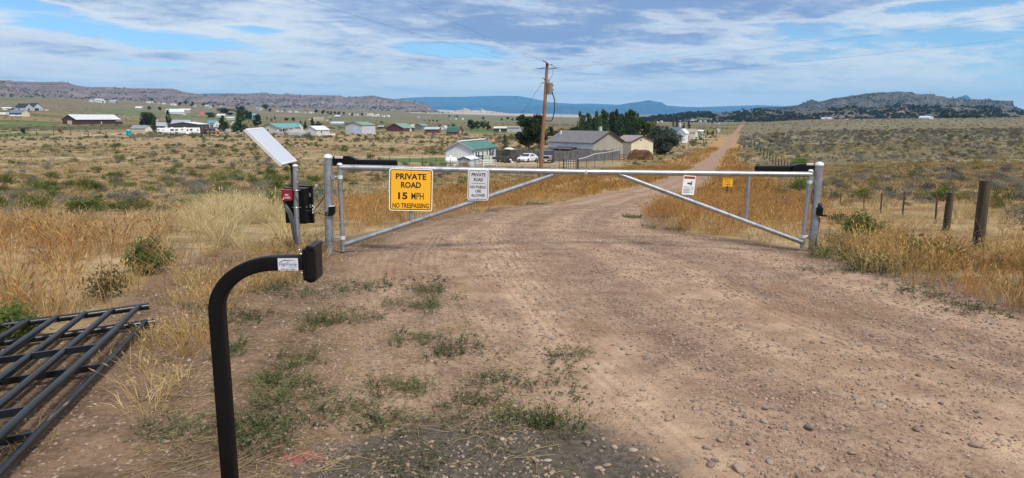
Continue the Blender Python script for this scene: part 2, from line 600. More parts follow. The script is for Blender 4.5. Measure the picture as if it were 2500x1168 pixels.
def wallmat(col, pitch=0.9):
    k = (tuple(col), pitch)
    if k not in _wm:
        _wm[k] = metal_wall('painted_siding' if pitch < 1.5 else 'roof_sheet', col, pitch)
    return _wm[k]


# ------------------------------------------------------------------ mesh builder
class MB:
    def __init__(s):
        s.v, s.f, s.sm = [], [], []

    def face(s, pts, smooth=False):
        i = len(s.v)
        s.v += [tuple(p) for p in pts]
        s.f.append(tuple(range(i, i + len(pts))))
        s.sm.append(smooth)
        return s

    def mesh(s, vs, fs, smooth=False):
        i = len(s.v)
        s.v += [tuple(p) for p in vs]
        s.f += [tuple(i + k for k in f) for f in fs]
        s.sm += [smooth] * len(fs)
        return s

    def box(s, c, size, rot=None, bevel=0.0):
        hx, hy, hz = (k / 2 for k in size)
        if bevel <= 0:
            vs = [Vector((x, y, z)) for x in (-hx, hx) for y in (-hy, hy) for z in (-hz, hz)]
            fs = [(0, 1, 3, 2), (4, 6, 7, 5), (0, 4, 5, 1), (2, 3, 7, 6), (0, 2, 6, 4), (1, 5, 7, 3)]
        else:
            bm = bmesh.new()
            bmesh.ops.create_cube(bm, size=1.0, matrix=Matrix.Diagonal((size[0], size[1], size[2], 1)))
            bmesh.ops.bevel(bm, geom=bm.edges[:], offset=bevel, segments=3, profile=0.5, affect='EDGES', clamp_overlap=True)
            bm.verts.index_update()
            vs = [v.co.copy() for v in bm.verts]
            fs = [tuple(v.index for v in f.verts) for f in bm.faces]
            bm.free()
        if rot is not None:
            mr = Euler(rot).to_matrix() if not isinstance(rot, Matrix) else rot
            vs = [mr @ v for v in vs]
        c = Vector(c)
        return s.mesh([v + c for v in vs], fs)

    def tube(s, pts, r, seg=8, cap=True, smooth=True, squash=None):
        pts = [Vector(p) for p in pts]
        n = len(pts)
        rs = r if hasattr(r, '__len__') else [r] * n
        rings = []
        up0 = Vector((0, 0, 1))
        prev = None
        for i in range(n):
            a = pts[max(i - 1, 0)]
            b = pts[min(i + 1, n - 1)]
            d = (b - a).normalized()
            if prev is None:
                ref = up0 if abs(d.z) < 0.95 else Vector((0, 1, 0))
                x = d.cross(ref).normalized()
            else:
                x = (prev - d * prev.dot(d)).normalized()
            prev = x
            y = d.cross(x).normalized()
            rings.append([pts[i] + (x * math.cos(2 * math.pi * k / seg) + y * math.sin(2 * math.pi * k / seg)) * rs[i] for k in range(seg)])
        vs = [p for rg in rings for p in rg]
        fs = []
        for i in range(n - 1):
            for k in range(seg):
                k2 = (k + 1) % seg
                fs.append((i * seg + k, i * seg + k2, (i + 1) * seg + k2, (i + 1) * seg + k))
        s.mesh(vs, fs, smooth)
        if cap:
            s.face(list(reversed(rings[0])))
            s.face(rings[-1])
        return s

    def lathe(s, base, prof, seg=16, axis=None, smooth=True):
        """prof: (radius, height) from bottom to top, about z through base"""
        base = Vector(base)
        q = axis.to_track_quat('Z', 'Y') if axis is not None else None
        vs, fs = [], []
        for (r, h) in prof:
            for k in range(seg):
                p = Vector((r * math.cos(2 * math.pi * k / seg), r * math.sin(2 * math.pi * k / seg), h))
                if q is not None:
                    p = q @ p
                vs.append(base + p)
        for i in range(len(prof) - 1):
            for k in range(seg):
                k2 = (k + 1) % seg
                fs.append((i * seg + k, i * seg + k2, (i + 1) * seg + k2, (i + 1) * seg + k))
        fs.append(tuple(reversed(range(seg))))
        fs.append(tuple((len(prof) - 1) * seg + k for k in range(seg)))
        return s.mesh(vs, fs, smooth)

    def prism(s, poly, d):
        """poly: 3D points of a flat outline, d: extrusion vector"""
        d = Vector(d)
        a = [Vector(p) for p in poly]
        b = [p + d for p in a]
        n = len(a)
        vs = a + b
        fs = [tuple(reversed(range(n))), tuple(range(n, 2 * n))]
        fs += [(i, (i + 1) % n, n + (i + 1) % n, n + i) for i in range(n)]
        return s.mesh(vs, fs)

    def data(s, name, mat, recalc=True):
        me = bpy.data.meshes.new(name)
        me.from_pydata(s.v, [], s.f)
        me.polygons.foreach_set('use_smooth', s.sm)
        if recalc:
            bm = bmesh.new()
            bm.from_mesh(me)
            bmesh.ops.recalc_face_normals(bm, faces=bm.faces[:])
            bm.to_mesh(me)
            bm.free()
        me.materials.append(mat)
        me.update()
        return me

    def build(s, name, mat, parent=None, recalc=True, world=True):
        """world=True: coordinates are in the world; they are moved into the parent's space"""
        me = s.data(name, mat, recalc)
        o = bpy.data.objects.new(name, me)
        COL.objects.link(o)
        if parent is not None:
            o.parent = parent
            if world:
                me.transform(wmat(parent).inverted())
        return o


def wmat(o):
    m = o.matrix_basis.copy()
    while o.parent:
        o = o.parent
        m = o.matrix_basis @ m
    return m


def tag(o, label, cat, group=None):
    o['label'] = label
    o['category'] = cat
    if group:
        o['group'] = group
    return o


def thing(name, label, cat, loc=(0, 0, 0), rz=0.0, group=None):
    o = bpy.data.objects.new(name, None)
    o.empty_display_size = 0.2
    o.location = loc
    o.rotation_euler = (0, 0, rz)
    COL.objects.link(o)
    tag(o, label, cat, group)
    return o


def kids(o):
    return [c for c in bpy.data.objects if c.parent == o]


def copy_tree(root, ch=None):
    r = root.copy()
    COL.objects.link(r)
    for c in (ch if ch is not None else kids(root)):
        k = c.copy()
        COL.objects.link(k)
        k.parent = r
    return r


def text_mesh(txt, w, h, bold=0.0, spacing=1.0):
    """letters as a flat mesh fitted to w x h, lying in x-z, centred"""
    cu = bpy.data.curves.new('txt', 'FONT')
    cu.body = txt
    cu.size = 1.0
    cu.offset = bold
    cu.space_character = spacing
    cu.resolution_u = 3
    o = bpy.data.objects.new('txt', cu)
    COL.objects.link(o)
    dg = bpy.context.evaluated_depsgraph_get()
    me = bpy.data.meshes.new_from_object(o.evaluated_get(dg))
    bpy.data.objects.remove(o)
    bpy.data.curves.remove(cu)
    vs = np.array([v.co[:] for v in me.vertices])
    fs = [tuple(p.vertices) for p in me.polygons]
    bpy.data.meshes.remove(me)
    lo, hi = vs.min(0), vs.max(0)
    x = ((vs[:, 0] - lo[0]) / (hi[0] - lo[0]) - 0.5) * w
    z = ((vs[:, 1] - lo[1]) / (hi[1] - lo[1]) - 0.5) * h
    return [Vector((a, 0, b)) for a, b in zip(x, z)], fs


# ------------------------------------------------------------------ ground sheet
def zone(u, v, poly):
    """1 inside a polygon"""
    inside = np.zeros(u.shape, bool)
    n = len(poly)
    j = n - 1
    for i in range(n):
        xi, yi = poly[i]
        xj, yj = poly[j]
        c = ((yi > v) != (yj > v)) & (u < (xj - xi) * (v - yi) / (yj - yi + 1e-9) + xi)
        inside ^= c
        j = i
    return inside.astype(float)


def ground_material():
    m = bpy.data.materials.new('dry_ground')
    m.use_nodes = True
    t = NT(m.node_tree)
    b = t.n['Principled BSDF']
    b.inputs['Roughness'].default_value = 0.95
    b.inputs['Specular IOR Level'].default_value = 0.12
    p = t.n.new('ShaderNodeNewGeometry').outputs['Position']
    rl, rs = t.attr('road_offset'), t.attr('road_length')
    n03 = t.noise(p, 0.035, 5, 0.6)
    n1 = t.noise(p, 0.35, 6, 0.62)
    n4 = t.noise(p, 3.0, 6, 0.65)
    n30 = t.noise(p, 26.0, 5, 0.65)
    # dry grassland
    g = t.mix(t.ss(t.add(t.mul(n1, 0.6), t.mul(n4, 0.4)), 0.34, 0.66), (0.185, 0.125, 0.066), (0.43, 0.315, 0.175))
    g = t.mix(t.ss(n03, 0.42, 0.66, 0, 0.6), g, (0.30, 0.20, 0.10))
    g = t.mix(t.ss(t.noise(p, 0.16, 5, 0.7), 0.50, 0.66, 0, 0.8), g, (0.145, 0.115, 0.06))
    g = t.mix(t.ss(t.noise(t.vec('ADD', p, (31, 17, 0)), 0.75, 6, 0.72), 0.50, 0.64, 0, 0.8), g, (0.115, 0.10, 0.05))
    g = t.mix(t.ss(t.noise(t.vec('ADD', p, (11, 57, 0)), 0.11, 4, 0.6), 0.54, 0.68, 0, 0.6), g, (0.24, 0.145, 0.065))
    # olive pasture and farmland far out
    ol = t.mix(t.ss(t.noise(t.vec('MULTIPLY', p, (0.004, 0.016, 0)), 1.0, 5, 0.62, 0.4), 0.38, 0.62), (0.080, 0.082, 0.032), (0.200, 0.148, 0.066))
    ol = t.mix(t.ss(t.noise(p, 0.03, 5, 0.7), 0.5, 0.72, 0, 0.7), ol, (0.075, 0.075, 0.035))
    g = t.mix(t.attr('zone_olive'), g, ol)
    # sage flat on the right
    sg = t.mix(t.ss(t.noise(p, 0.22, 6, 0.72), 0.36, 0.62), (0.070, 0.066, 0.042), (0.200, 0.162, 0.098))
    sg = t.mix(t.ss(t.noise(t.vec('MULTIPLY', p, (0.010, 0.06, 0)), 1.0, 4, 0.6), 0.54, 0.66, 0, 0.6), sg, (0.33, 0.27, 0.17))
    g = t.mix(t.attr('zone_sage'), g, sg)
    # rusty cheatgrass beside the road
    ru = t.mix(t.ss(t.add(t.mul(n1, 0.5), t.mul(n4, 0.5)), 0.35, 0.65), (0.235, 0.125, 0.045), (0.40, 0.255, 0.11))
    g = t.mix(t.attr('zone_rust'), g, ru)
    # watered green strips
    gr = t.mix(t.ss(n4, 0.35, 0.65), (0.045, 0.105, 0.022), (0.085, 0.155, 0.035))
    g = t.mix(t.attr('zone_green'), g, gr)
    # pale far flats and field tracks
    g = t.mix(t.attr('zone_pale'), g, t.mix(n03, (0.40, 0.33, 0.24), (0.52, 0.45, 0.35)))
    g = t.mix(t.ss(t.attr('zone_dark'), 0.3, 0.7), g, t.mix(n1, (0.055, 0.05, 0.03), (0.11, 0.10, 0.05)))
    # bare soil of the verge, with grit
    peb = t.voro(p, 34.0, 'F1', 'Color')
    pv = t.sep(peb)[0]
    pd = t.voro(p, 34.0)
    so = t.mix(t.ss(t.add(t.mul(n4, 0.6), t.mul(n30, 0.4)), 0.36, 0.64), (0.105, 0.068, 0.045), (0.230, 0.150, 0.098))
    so = t.mix(t.mul(t.ss(pd, 0.42, 0.25), t.ss(pv, 0.72, 0.9, 0, 0.6)), so, (0.38, 0.31, 0.25))
    so = t.mix(t.mul(t.ss(pd, 0.42, 0.25), t.ss(pv, 0.25, 0.1, 0, 0.6)), so, (0.10, 0.085, 0.075))
    bare = t.ss(t.add(t.attr('zone_bare'), t.mul(t.sub(n4, 0.5), 0.9)), 0.35, 0.7)
    g = t.mix(bare, g, so)
    # cast shadow near the camera, painted into the soil colour
    shadow_paint = t.ss(t.add(t.attr('zone_shadow'), t.mul(t.sub(n4, 0.5), 0.8)), 0.35, 0.75)
    # pink marking paint
    mark = t.ss(t.add(t.attr('zone_mark'), t.mul(t.sub(t.noise(p, 14.0, 5, 0.7), 0.5), 1.6)), 0.6, 0.95)
    # the road: packed wheel tracks, loose gravel between them
    w = t.add(rl, t.mul(t.sub(t.noise(p, 0.5, 4, 0.6), 0.5), 0.30))
    st = t.math('SINE', t.mul(w, 9.5))
    st2 = t.noise(t.comb(t.mul(w, 7.0), t.mul(rs, 0.10)), 1.0, 5, 0.65)
    trk = t.add(t.mul(t.ss(st, -0.4, 0.6), 0.50), t.mul(t.ss(st2, 0.40, 0.58), 0.50))
    gravel = t.mix(t.ss(t.add(t.mul(n30, 0.5), t.mul(n4, 0.5)), 0.38, 0.62), (0.150, 0.092, 0.064), (0.300, 0.202, 0.144))
    pd2 = t.voro(p, 62.0)
    pc2 = t.sep(t.voro(p, 62.0, 'F1', 'Color'))
    stone = t.mix(pc2[1], (0.19, 0.135, 0.105), (0.40, 0.31, 0.245))
    gravel = t.mix(t.mul(t.ss(pd2, 0.5, 0.3), t.ss(pc2[0], 0.45, 0.75, 0, 0.6)), gravel, stone)
    packed = t.mix(t.ss(n4, 0.35, 0.65), (0.312, 0.205, 0.138), (0.428, 0.298, 0.208))
    fine = t.mul(t.ss(pd2, 0.45, 0.3), t.ss(pc2[2], 0.72, 0.95, 0, 0.35))
    packed = t.mix(fine, packed, stone)
    rd = t.mix(trk, gravel, packed)
    rd = t.mix(t.ss(t.noise(p, 0.55, 5, 0.65), 0.5, 0.66, 0, 0.65), rd, (0.205, 0.120, 0.074))
    edge = t.add(t.math('ABSOLUTE', rl), t.add(t.mul(t.sub(n4, 0.5), 0.35), t.mul(t.sub(t.noise(p, 0.6, 4, 0.6), 0.5), 0.35)))
    onroad = t.mul(t.ss(edge, 1.12, 0.92), t.ss(rs, 2000.0, 1990.0))
    c = t.mix(onroad, g, rd)
    far_road = t.ss(rs, 40.0, 90.0)
    c = t.mix(t.mul(onroad, far_road), c, t.mix(n03, (0.245, 0.155, 0.112), (0.315, 0.205, 0.150)))
    c = t.mix(shadow_paint, c, t.mix(t.ss(n30, 0.35, 0.65), (0.062, 0.052, 0.042), (0.115, 0.095, 0.076)))
    c = t.mix(t.mul(mark, 0.7), c, (0.60, 0.12, 0.16))
    t.put(b.inputs['Base Color'], c)
    ridge = t.math('SINE', t.mul(t.add(rl, t.mul(t.sub(n1, 0.5), 0.05)), 190.0))
    h = t.add(t.add(t.mul(n30, 0.8), t.mul(n4, 1.1)), t.mul(t.mul(t.ss(pd2, 0.5, 0.1), t.ss(pc2[2], 0.45, 1.0)), 0.45))
    h = t.add(h, t.mul(t.mul(t.mul(ridge, onroad), t.ss(st2, 0.48, 0.58)), 0.34))
    t.put(b.inputs['Normal'], t.bump(h, 0.95, 0.022))
    return m


def build_ground():
    rr = [0.25]
    while rr[-1] < 62000:
        k = 1.034 if rr[-1] < 3000 else 1.07
        rr.append(rr[-1] * k)
    rr = np.array(rr)
    th = list(np.arange(-42, 13.0, 0.125)) + list(np.arange(13.0, 21.5, 0.05)) + list(np.arange(21.5, 42, 0.125)) + list(np.arange(42, 318, 3.0))
    th = np.radians(np.array(th))
    n, mth = len(rr), len(th)
    X = rr[:, None] * np.sin(th)[None]
    Y = rr[:, None] * np.cos(th)[None]
    x, y = X.ravel(), Y.ravel()
    z = T(x, y)
    u, v = project(x, y, z)
    back = y < 1.0
    lat = np.full(x.shape, 50.0)
    arc = np.zeros(x.shape)
    nb = np.hypot(x, y) < 900
    lat[nb], arc[nb] = road_coords(x[nb], y[nb])
    r = np.hypot(x, y)

    def soft(poly, du=1.5, dv=0.8):
        a = 0
        for (i, j) in ((0, 0), (-du, 0), (du, 0), (0, -dv), (0, dv)):
            a = a + zone(u + i, v + j, poly)
        a = a / 5.0
        a[back] = 0
        return a
    nz = fbm(x / 40.0, y / 40.0, 31, 3) - 0.44
    nz2 = fbm(x / 2.2, y / 2.2, 37, 3) - 0.44
    olive = np.clip((y - 330 + nz * 120) / 90, 0, 1) * (u < 1830)
    sage = np.clip((lat - 2.6 + nz2 * 2) / 2.0, 0, 1) * np.clip((y - 22 + nz * 40) / 30, 0, 1)
    sage = np.maximum(sage, (u > 1830) * (y > 330))
    rust = np.clip(1.25 - np.abs(np.abs(lat) - 2.6 - nz2 * 1.5) / 2.4, 0, 1) * np.clip((y - 11) / 5, 0, 1) * np.clip((330 - y) / 60, 0, 1)
    rust = np.maximum(rust, 0.75 * np.clip((lat - 1.2) / 0.8, 0, 1) * np.clip(1.3 - np.abs(y - 28) / 30, 0, 1) * np.clip(0.75 + nz2 * 2, 0, 1))
    rust = rust * np.where(lat < 0, np.clip((y - 25) / 25, 0.55, 1), 1.0)
    green = soft([(0, 326), (150, 326.5), (118, 333), (0, 333)]) + 0.9 * soft([(1130, 316.5), (1262, 317), (1262, 324), (1150, 324)])
    green = green + 0.95 * soft([(925, 387), (1088, 386), (1088, 397), (950, 396)]) + 0.8 * soft([(0, 302), (140, 300), (156, 304), (0, 309)])
    green = green + 0.45 * soft([(180, 271), (300, 265), (640, 291), (640, 301), (300, 281)], 6, 2) + 0.6 * soft([(0, 240), (60, 241), (70, 246), (0, 246)])
    green = green + 0.4 * soft([(700, 284), (1280, 290), (1280, 297), (700, 292)], 6, 1)
    pale = 0.8 * soft([(1000, 271), (1420, 281), (1420, 287.5), (1000, 276)], 5, 1) + 0.55 * soft([(0, 386.5), (330, 384), (330, 387.5), (0, 389.5)]) \
        + 0.55 * soft([(740, 384), (1090, 381.5), (1090, 384.5), (740, 387.5)]) + 0.8 * soft([(200, 329), (420, 322), (420, 323.5), (200, 331)]) \
        + 0.5 * soft([(1190, 395), (1420, 395), (1330, 402), (1200, 402)]) + 0.4 * soft([(470, 325), (620, 324), (640, 331), (470, 330)])
    pale = pale + np.clip(fbm(x / 90, y / 22, 77, 3) - 0.5, 0, 1) * 2.0 * (u > 1800) * (y > 70) * (y < 300) * (lat > 3)
    dark = soft([(0, 309), (330, 305), (330, 313), (150, 318), (0, 323)], 4, 2) * (fbm(x / 18, y / 18, 51, 3) > 0.42)
    dark = np.maximum(dark, soft([(230, 330), (700, 330), (840, 334), (840, 338), (230, 336)], 4, 2) * (fbm(x / 6, y / 6, 53, 3) > 0.45))
    bare = np.clip(1.5 - np.clip(np.abs(lat) - np.where(lat > 0, 0.85, 0.9), 0, 9) * 2.2, 0, 1) * np.clip((26 - y) / 8, 0, 1)
    lb = np.clip((x - (-3.3 - (y - 3) * 0.22)) / 0.9, 0, 1) * np.clip((9.5 - y) / 2.5, 0, 1) * (lat < 0)
    bare = np.clip(np.maximum(bare, lb) + nz2 * 0.5, 0, 1)
    bare[back] = 0.5
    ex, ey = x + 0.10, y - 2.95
    shadow_paint = np.clip(1.35 - np.sqrt((ex / 1.10) ** 2 + (ey / 0.78) ** 2), 0, 1) * (y > 0)  # soft ellipse of painted shadow, cast from behind the camera
    mx, my = x - -1.0, y - 3.12
    mark = np.clip(1.0 - np.sqrt((mx / 0.30) ** 2 + (my / 0.20) ** 2), 0, 1)
    # faces: road cells apart from the rest, sharing one vertex set layout
    i0 = (np.arange(n - 1)[:, None] * mth + np.arange(mth)[None])
    j = (np.arange(mth) + 1) % mth
    a = i0
    b_ = np.arange(n - 1)[:, None] * mth + j[None]
    quads = np.stack([a, a + mth, b_ + mth, b_], -1).reshape(-1, 4)
    qa = lat[quads].mean(1)
    qs = arc[quads].mean(1)
    onroad = (np.abs(qa) < 1.03) & (r[quads[:, 0]] < 800)
    mat = ground_material()
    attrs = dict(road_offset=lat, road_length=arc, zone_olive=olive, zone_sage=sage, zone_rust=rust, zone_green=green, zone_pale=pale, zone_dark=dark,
                 zone_bare=bare, zone_shadow=shadow_paint, zone_mark=mark)
    for name, sel in (('ground', ~onroad), ('dirt_road', onroad)):
        q = quads[sel]
        used, inv = np.unique(q, return_inverse=True)
        q = inv.reshape(-1, 4)
        me = bpy.data.meshes.new(name)
        me.vertices.add(len(used))
        me.vertices.foreach_set('co', np.stack([x[used], y[used], z[used]], 1).astype(np.float32).ravel())
        me.loops.add(q.size)
        me.loops.foreach_set('vertex_index', q.astype(np.int32).ravel())
        me.polygons.add(len(q))
        me.polygons.foreach_set('loop_start', np.arange(0, q.size, 4, dtype=np.int32))
        me.polygons.foreach_set('use_smooth', np.ones(len(q), bool))
        me.update(calc_edges=True)
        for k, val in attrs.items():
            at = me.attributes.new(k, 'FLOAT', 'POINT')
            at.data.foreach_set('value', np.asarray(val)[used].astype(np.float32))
        me.materials.append(mat)
        me.validate()
        o = bpy.data.objects.new(name, me)
        o['kind'] = 'structure'
        COL.objects.link(o)
        if name == 'dirt_road':
            global ROAD_OBJ
            ROAD_OBJ = o


build_ground()


# ------------------------------------------------------------------ hills, mesas, mountains
RIDGES = []


def ridge(name, sky, Y0, depth, base_v, mat, rough, cell=2.0, back=1.2, cliff=0.0, seed=0, tilt=0.0, amp2=0.0):
    """a landform whose crest shows along the photo's skyline; a height field with a front slope and a back slope"""
    us = np.arange(sky[0][0], sky[-1][0] + 0.1, cell)
    sv = np.interp(us, [s[0] for s in sky], [s[1] for s in sky])
    nt = 34
    ts = np.concatenate([np.linspace(0, 1, nt), np.linspace(1, 2, 12)[1:]])
    V = np.zeros((len(ts), len(us), 3))
    bv = np.interp(us, [s[0] for s in base_v], [s[1] for s in base_v])
    for k, t_ in enumerate(ts):
        Yd = Y0 - depth + depth * min(t_, 1) + depth * back * max(t_ - 1, 0)
        xs = (us - 1250) / F * Yd * 0.985
        crest = EYE - Y0 * np.tan(np.arctan((sv - 584) / F) + PITCH)
        foot = EYE - (Y0 - depth) * np.tan(np.arctan((bv - 584) / F) + PITCH) - 3
        if t_ <= 1:
            s = t_
            # talus below, steeper cliff above
            prof = (1 - cliff) * s + cliff * np.clip((s - 0.55) / 0.3, 0, 1) ** 1.2
            edge = math.sin(math.pi * min(s, 1)) ** 0.7 if 0 < s < 1 else 0.0
        else:
            prof = 1 - 1.05 * (t_ - 1)
            edge = 0.3 * (t_ - 1)
        nn = fbm(us / 34.0 + tilt * t_ * 5 + seed, np.full(us.shape, t_ * 2.4 + seed), seed, 5) - 0.46
        gul = np.abs(fbm(us / 15.0 + seed, np.full(us.shape, t_ * 1.1), seed + 9, 4) - 0.46) * 2
        h = foot + (crest - foot) * np.clip(prof, -0.2, 1) + (crest - foot) * edge * (rough * nn - amp2 * gul)
        jag = (fbm(us / 5.0, np.full(us.shape, 1.0), seed + 3, 3) - 0.44) * (crest - foot) * 0.03 * (1 if t_ > 0.8 else 0)
        V[k, :, 0] = xs
        V[k, :, 1] = Yd
        V[k, :, 2] = h + jag
    nu = len(us)
    idx = np.arange(len(ts) * nu).reshape(len(ts), nu)
    q = np.stack([idx[:-1, :-1], idx[:-1, 1:], idx[1:, 1:], idx[1:, :-1]], -1).reshape(-1, 4)
    me = bpy.data.meshes.new(name)
    me.from_pydata(V.reshape(-1, 3).tolist(), [], q.tolist())
    me.polygons.foreach_set('use_smooth', [True] * len(q))
    me.materials.append(mat)
    o = bpy.data.objects.new(name, me)
    o['kind'] = 'structure'
    COL.objects.link(o)
    RIDGES.append((V, us))
    return V, us, ts


def rock_mat(name, lo, hi, veg, cover, strata=0.06, spot=0.06, cliffc=None, slope=(0.0, 0.0), zs=0.12):
    m = bpy.data.materials.new(name)
    m.use_nodes = True
    t = NT(m.node_tree)
    b = t.n['Principled BSDF']
    b.inputs['Roughness'].default_value = 1.0
    b.inputs['Specular IOR Level'].default_value = 0.05
    p = t.n.new('ShaderNodeNewGeometry').outputs['Position']
    x, y, z = t.sep(p)
    zt = t.add(z, t.add(t.mul(x, slope[0]), t.mul(y, slope[1])))
    band = t.noise(t.comb(t.mul(x, 0.0022), t.mul(y, 0.0022), t.mul(zt, zs)), 1.0, 6, 0.62, 0.3)
    big = t.noise(p, strata * 0.06, 5, 0.6)
    mid = t.noise(t.vec('MULTIPLY', p, (1, 0.5, 1)), strata * 0.35, 6, 0.66)
    c = t.mix(t.ss(t.add(t.mul(band, 0.6), t.mul(mid, 0.4)), 0.38, 0.62), lo, hi)
    if cliffc:
        nrm = t.sep(t.n.new('ShaderNodeNewGeometry').outputs['Normal'])[2]
        c = t.mix(t.mul(t.ss(nrm, 0.93, 0.72), t.ss(band, 0.42, 0.58)), c, cliffc)
    sp = t.voro(t.vec('MULTIPLY', p, (1, 0.35, 1)), spot)
    sp2 = t.noise(p, spot * 0.22, 4, 0.65)
    vegm = t.mul(t.ss(sp, 0.52, 0.30), t.ss(sp2, 0.62 - cover, 0.78 - cover))
    vegm = t.math('MAXIMUM', vegm, t.ss(t.noise(p, spot * 0.5, 5, 0.7), 0.74 - cover * 0.62, 0.86 - cover * 0.62))
    c = t.mix(vegm, c, veg)
    c = t.mix(t.ss(big, 0.45, 0.7, 0, 0.3), c, tuple(k * 0.65 for k in lo))
    t.put(b.inputs['Base Color'], c)
    t.put(b.inputs['Normal'], t.bump(mid, 0.9, 6.0))
    return m


MESA = rock_mat('mesa_rock', (0.118, 0.094, 0.102), (0.225, 0.175, 0.162), (0.055, 0.055, 0.055), 0.18, 0.06, 0.055, (0.36, 0.26, 0.20))
DARKHILL = rock_mat('juniper_hillside', (0.075, 0.066, 0.052), (0.24, 0.20, 0.16), (0.032, 0.036, 0.026), 0.42, 0.10, 0.12)
SLAB = rock_mat('tilted_rock_slabs', (0.052, 0.054, 0.060), (0.150, 0.128, 0.118), (0.040, 0.045, 0.043), 0.36, 0.03, 0.03, None, (-0.13, 0.0), 0.07)
BLUE = rock_mat('hazed_forest_slope', (0.022, 0.06, 0.13), (0.035, 0.085, 0.17), (0.016, 0.04, 0.085), 0.25, 0.004, 0.004)  # forest tone with the blue of distant air haze put into it
BLUFF = rock_mat('pale_bluff', (0.33, 0.26, 0.21), (0.5, 0.41, 0.33), (0.08, 0.08, 0.06), 0.2, 0.05, 0.05, (0.55, 0.45, 0.36))

# far blue mountains, two steps of distance
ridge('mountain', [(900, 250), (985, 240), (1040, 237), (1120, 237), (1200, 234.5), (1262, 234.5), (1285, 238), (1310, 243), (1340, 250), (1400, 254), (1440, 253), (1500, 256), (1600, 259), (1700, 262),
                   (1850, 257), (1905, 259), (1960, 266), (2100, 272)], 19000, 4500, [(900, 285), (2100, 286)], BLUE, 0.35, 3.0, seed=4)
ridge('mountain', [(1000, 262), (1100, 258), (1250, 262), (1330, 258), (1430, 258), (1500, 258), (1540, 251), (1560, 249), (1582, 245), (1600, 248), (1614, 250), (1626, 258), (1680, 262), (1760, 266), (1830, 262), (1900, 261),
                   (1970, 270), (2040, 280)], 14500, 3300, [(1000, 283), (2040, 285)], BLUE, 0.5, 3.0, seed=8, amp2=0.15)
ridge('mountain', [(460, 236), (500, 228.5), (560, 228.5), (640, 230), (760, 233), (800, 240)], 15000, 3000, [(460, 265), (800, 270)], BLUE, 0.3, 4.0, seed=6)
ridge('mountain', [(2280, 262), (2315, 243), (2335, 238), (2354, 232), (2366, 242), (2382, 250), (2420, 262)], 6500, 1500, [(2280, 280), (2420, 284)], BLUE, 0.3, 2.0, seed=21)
# pale bluffs at the far end of the valley
ridge('bluff', [(985, 273), (1010, 271), (1060, 268), (1110, 270), (1128, 268), (1133, 264), (1146, 267), (1150, 270), (1172, 269), (1176, 265), (1186, 270), (1230, 276), (1300, 283)], 6800, 900,
      [(985, 279), (1300, 286)], BLUFF, 0.6, 1.0, seed=12, cliff=0.3)
# mesas on the left
ridge('mesa', [(-320, 206), (-100, 200), (0, 196), (60, 199.5), (130, 201), (165, 200.3), (175, 203), (195, 209), (225, 213), (300, 214), (330, 216), (428, 217), (452, 224), (480, 229), (520, 232), (560, 238), (640, 250),
               (700, 264)], 3300, 1100, [(-320, 239), (0, 239), (300, 248), (700, 266)], MESA, 0.42, 1.5, cliff=0.25, seed=15, amp2=0.14)
ridge('mesa', [(430, 240), (480, 231), (545, 231.5), (560, 230), (600, 229), (640, 228.2), (690, 231), (700, 229.5), (708, 229.5), (716, 232), (800, 233), (830, 234), (845, 237.5), (880, 236), (905, 234), (925, 236),
               (950, 241), (990, 245), (1020, 250), (1045, 256), (1058, 266), (1075, 273), (1110, 279)], 3900, 1150, [(430, 256), (700, 264), (900, 272), (1110, 281)], MESA, 0.45, 1.5, cliff=0.35, seed=27, amp2=0.18)
ridge('hill', [(-420, 196), (-200, 190), (-60, 190), (-20, 192), (8, 196), (30, 204), (50, 216), (80, 228), (110, 236), (140, 243)], 2400, 620, [(-420, 241), (0, 243), (140, 245)], MESA, 0.6, 1.5, cliff=0.2, seed=33, amp2=0.2)
# dark juniper hill and tilted slab ridges on the right
ridge('hill', [(1850, 262), (1905, 262), (1945, 257), (1980, 244), (1988, 246), (1996, 249), (2010, 246), (2030, 240), (2040, 239), (2056, 238), (2070, 235), (2110, 229), (2150, 226), (2190, 224), (2222, 226), (2232, 230),
               (2275, 230), (2280, 234), (2303, 236), (2306, 239), (2370, 242), (2440, 246), (2468, 248), (2474, 262), (2500, 268), (2700, 274), (2900, 270)], 3000, 850, [(1850, 293), (2900, 296)], SLAB, 0.38, 1.2, seed=41, amp2=0.10)
VH = []
VH.append(ridge('hill', [(1560, 288), (1600, 284), (1640, 281), (1680, 276), (1705, 275), (1740, 276), (1748, 275), (1756, 279), (1790, 273), (1810, 269), (1840, 270), (1850, 267), (1862, 271), (1900, 274), (1960, 274),
                         (2000, 268), (2060, 260), (2095, 261), (2130, 266), (2200, 258), (2280, 260), (2360, 262), (2420, 262), (2470, 268), (2495, 276), (2560, 279), (2800, 276), (3000, 280)], 1750, 420,
                [(1560, 298), (1700, 298), (1850, 298), (3000, 297)], DARKHILL, 0.6, 1.2, seed=52, amp2=0.2))


# ------------------------------------------------------------------ the gate
def lerp(a, b, t):
    return a + (b - a) * t


YL, YR = 8.2, 9.0
_gu0, _gu1 = 804.0, 1985.0


def gy(u):
    return YL + (YR - YL) * (u - _gu0) / (_gu1 - _gu0)


def on_line(u, v):      # point of the gate plane under a pixel
    y = gy(u)
    return P(u, v, y)


def ground_under(p):
    return Tz(p.x, p.y)


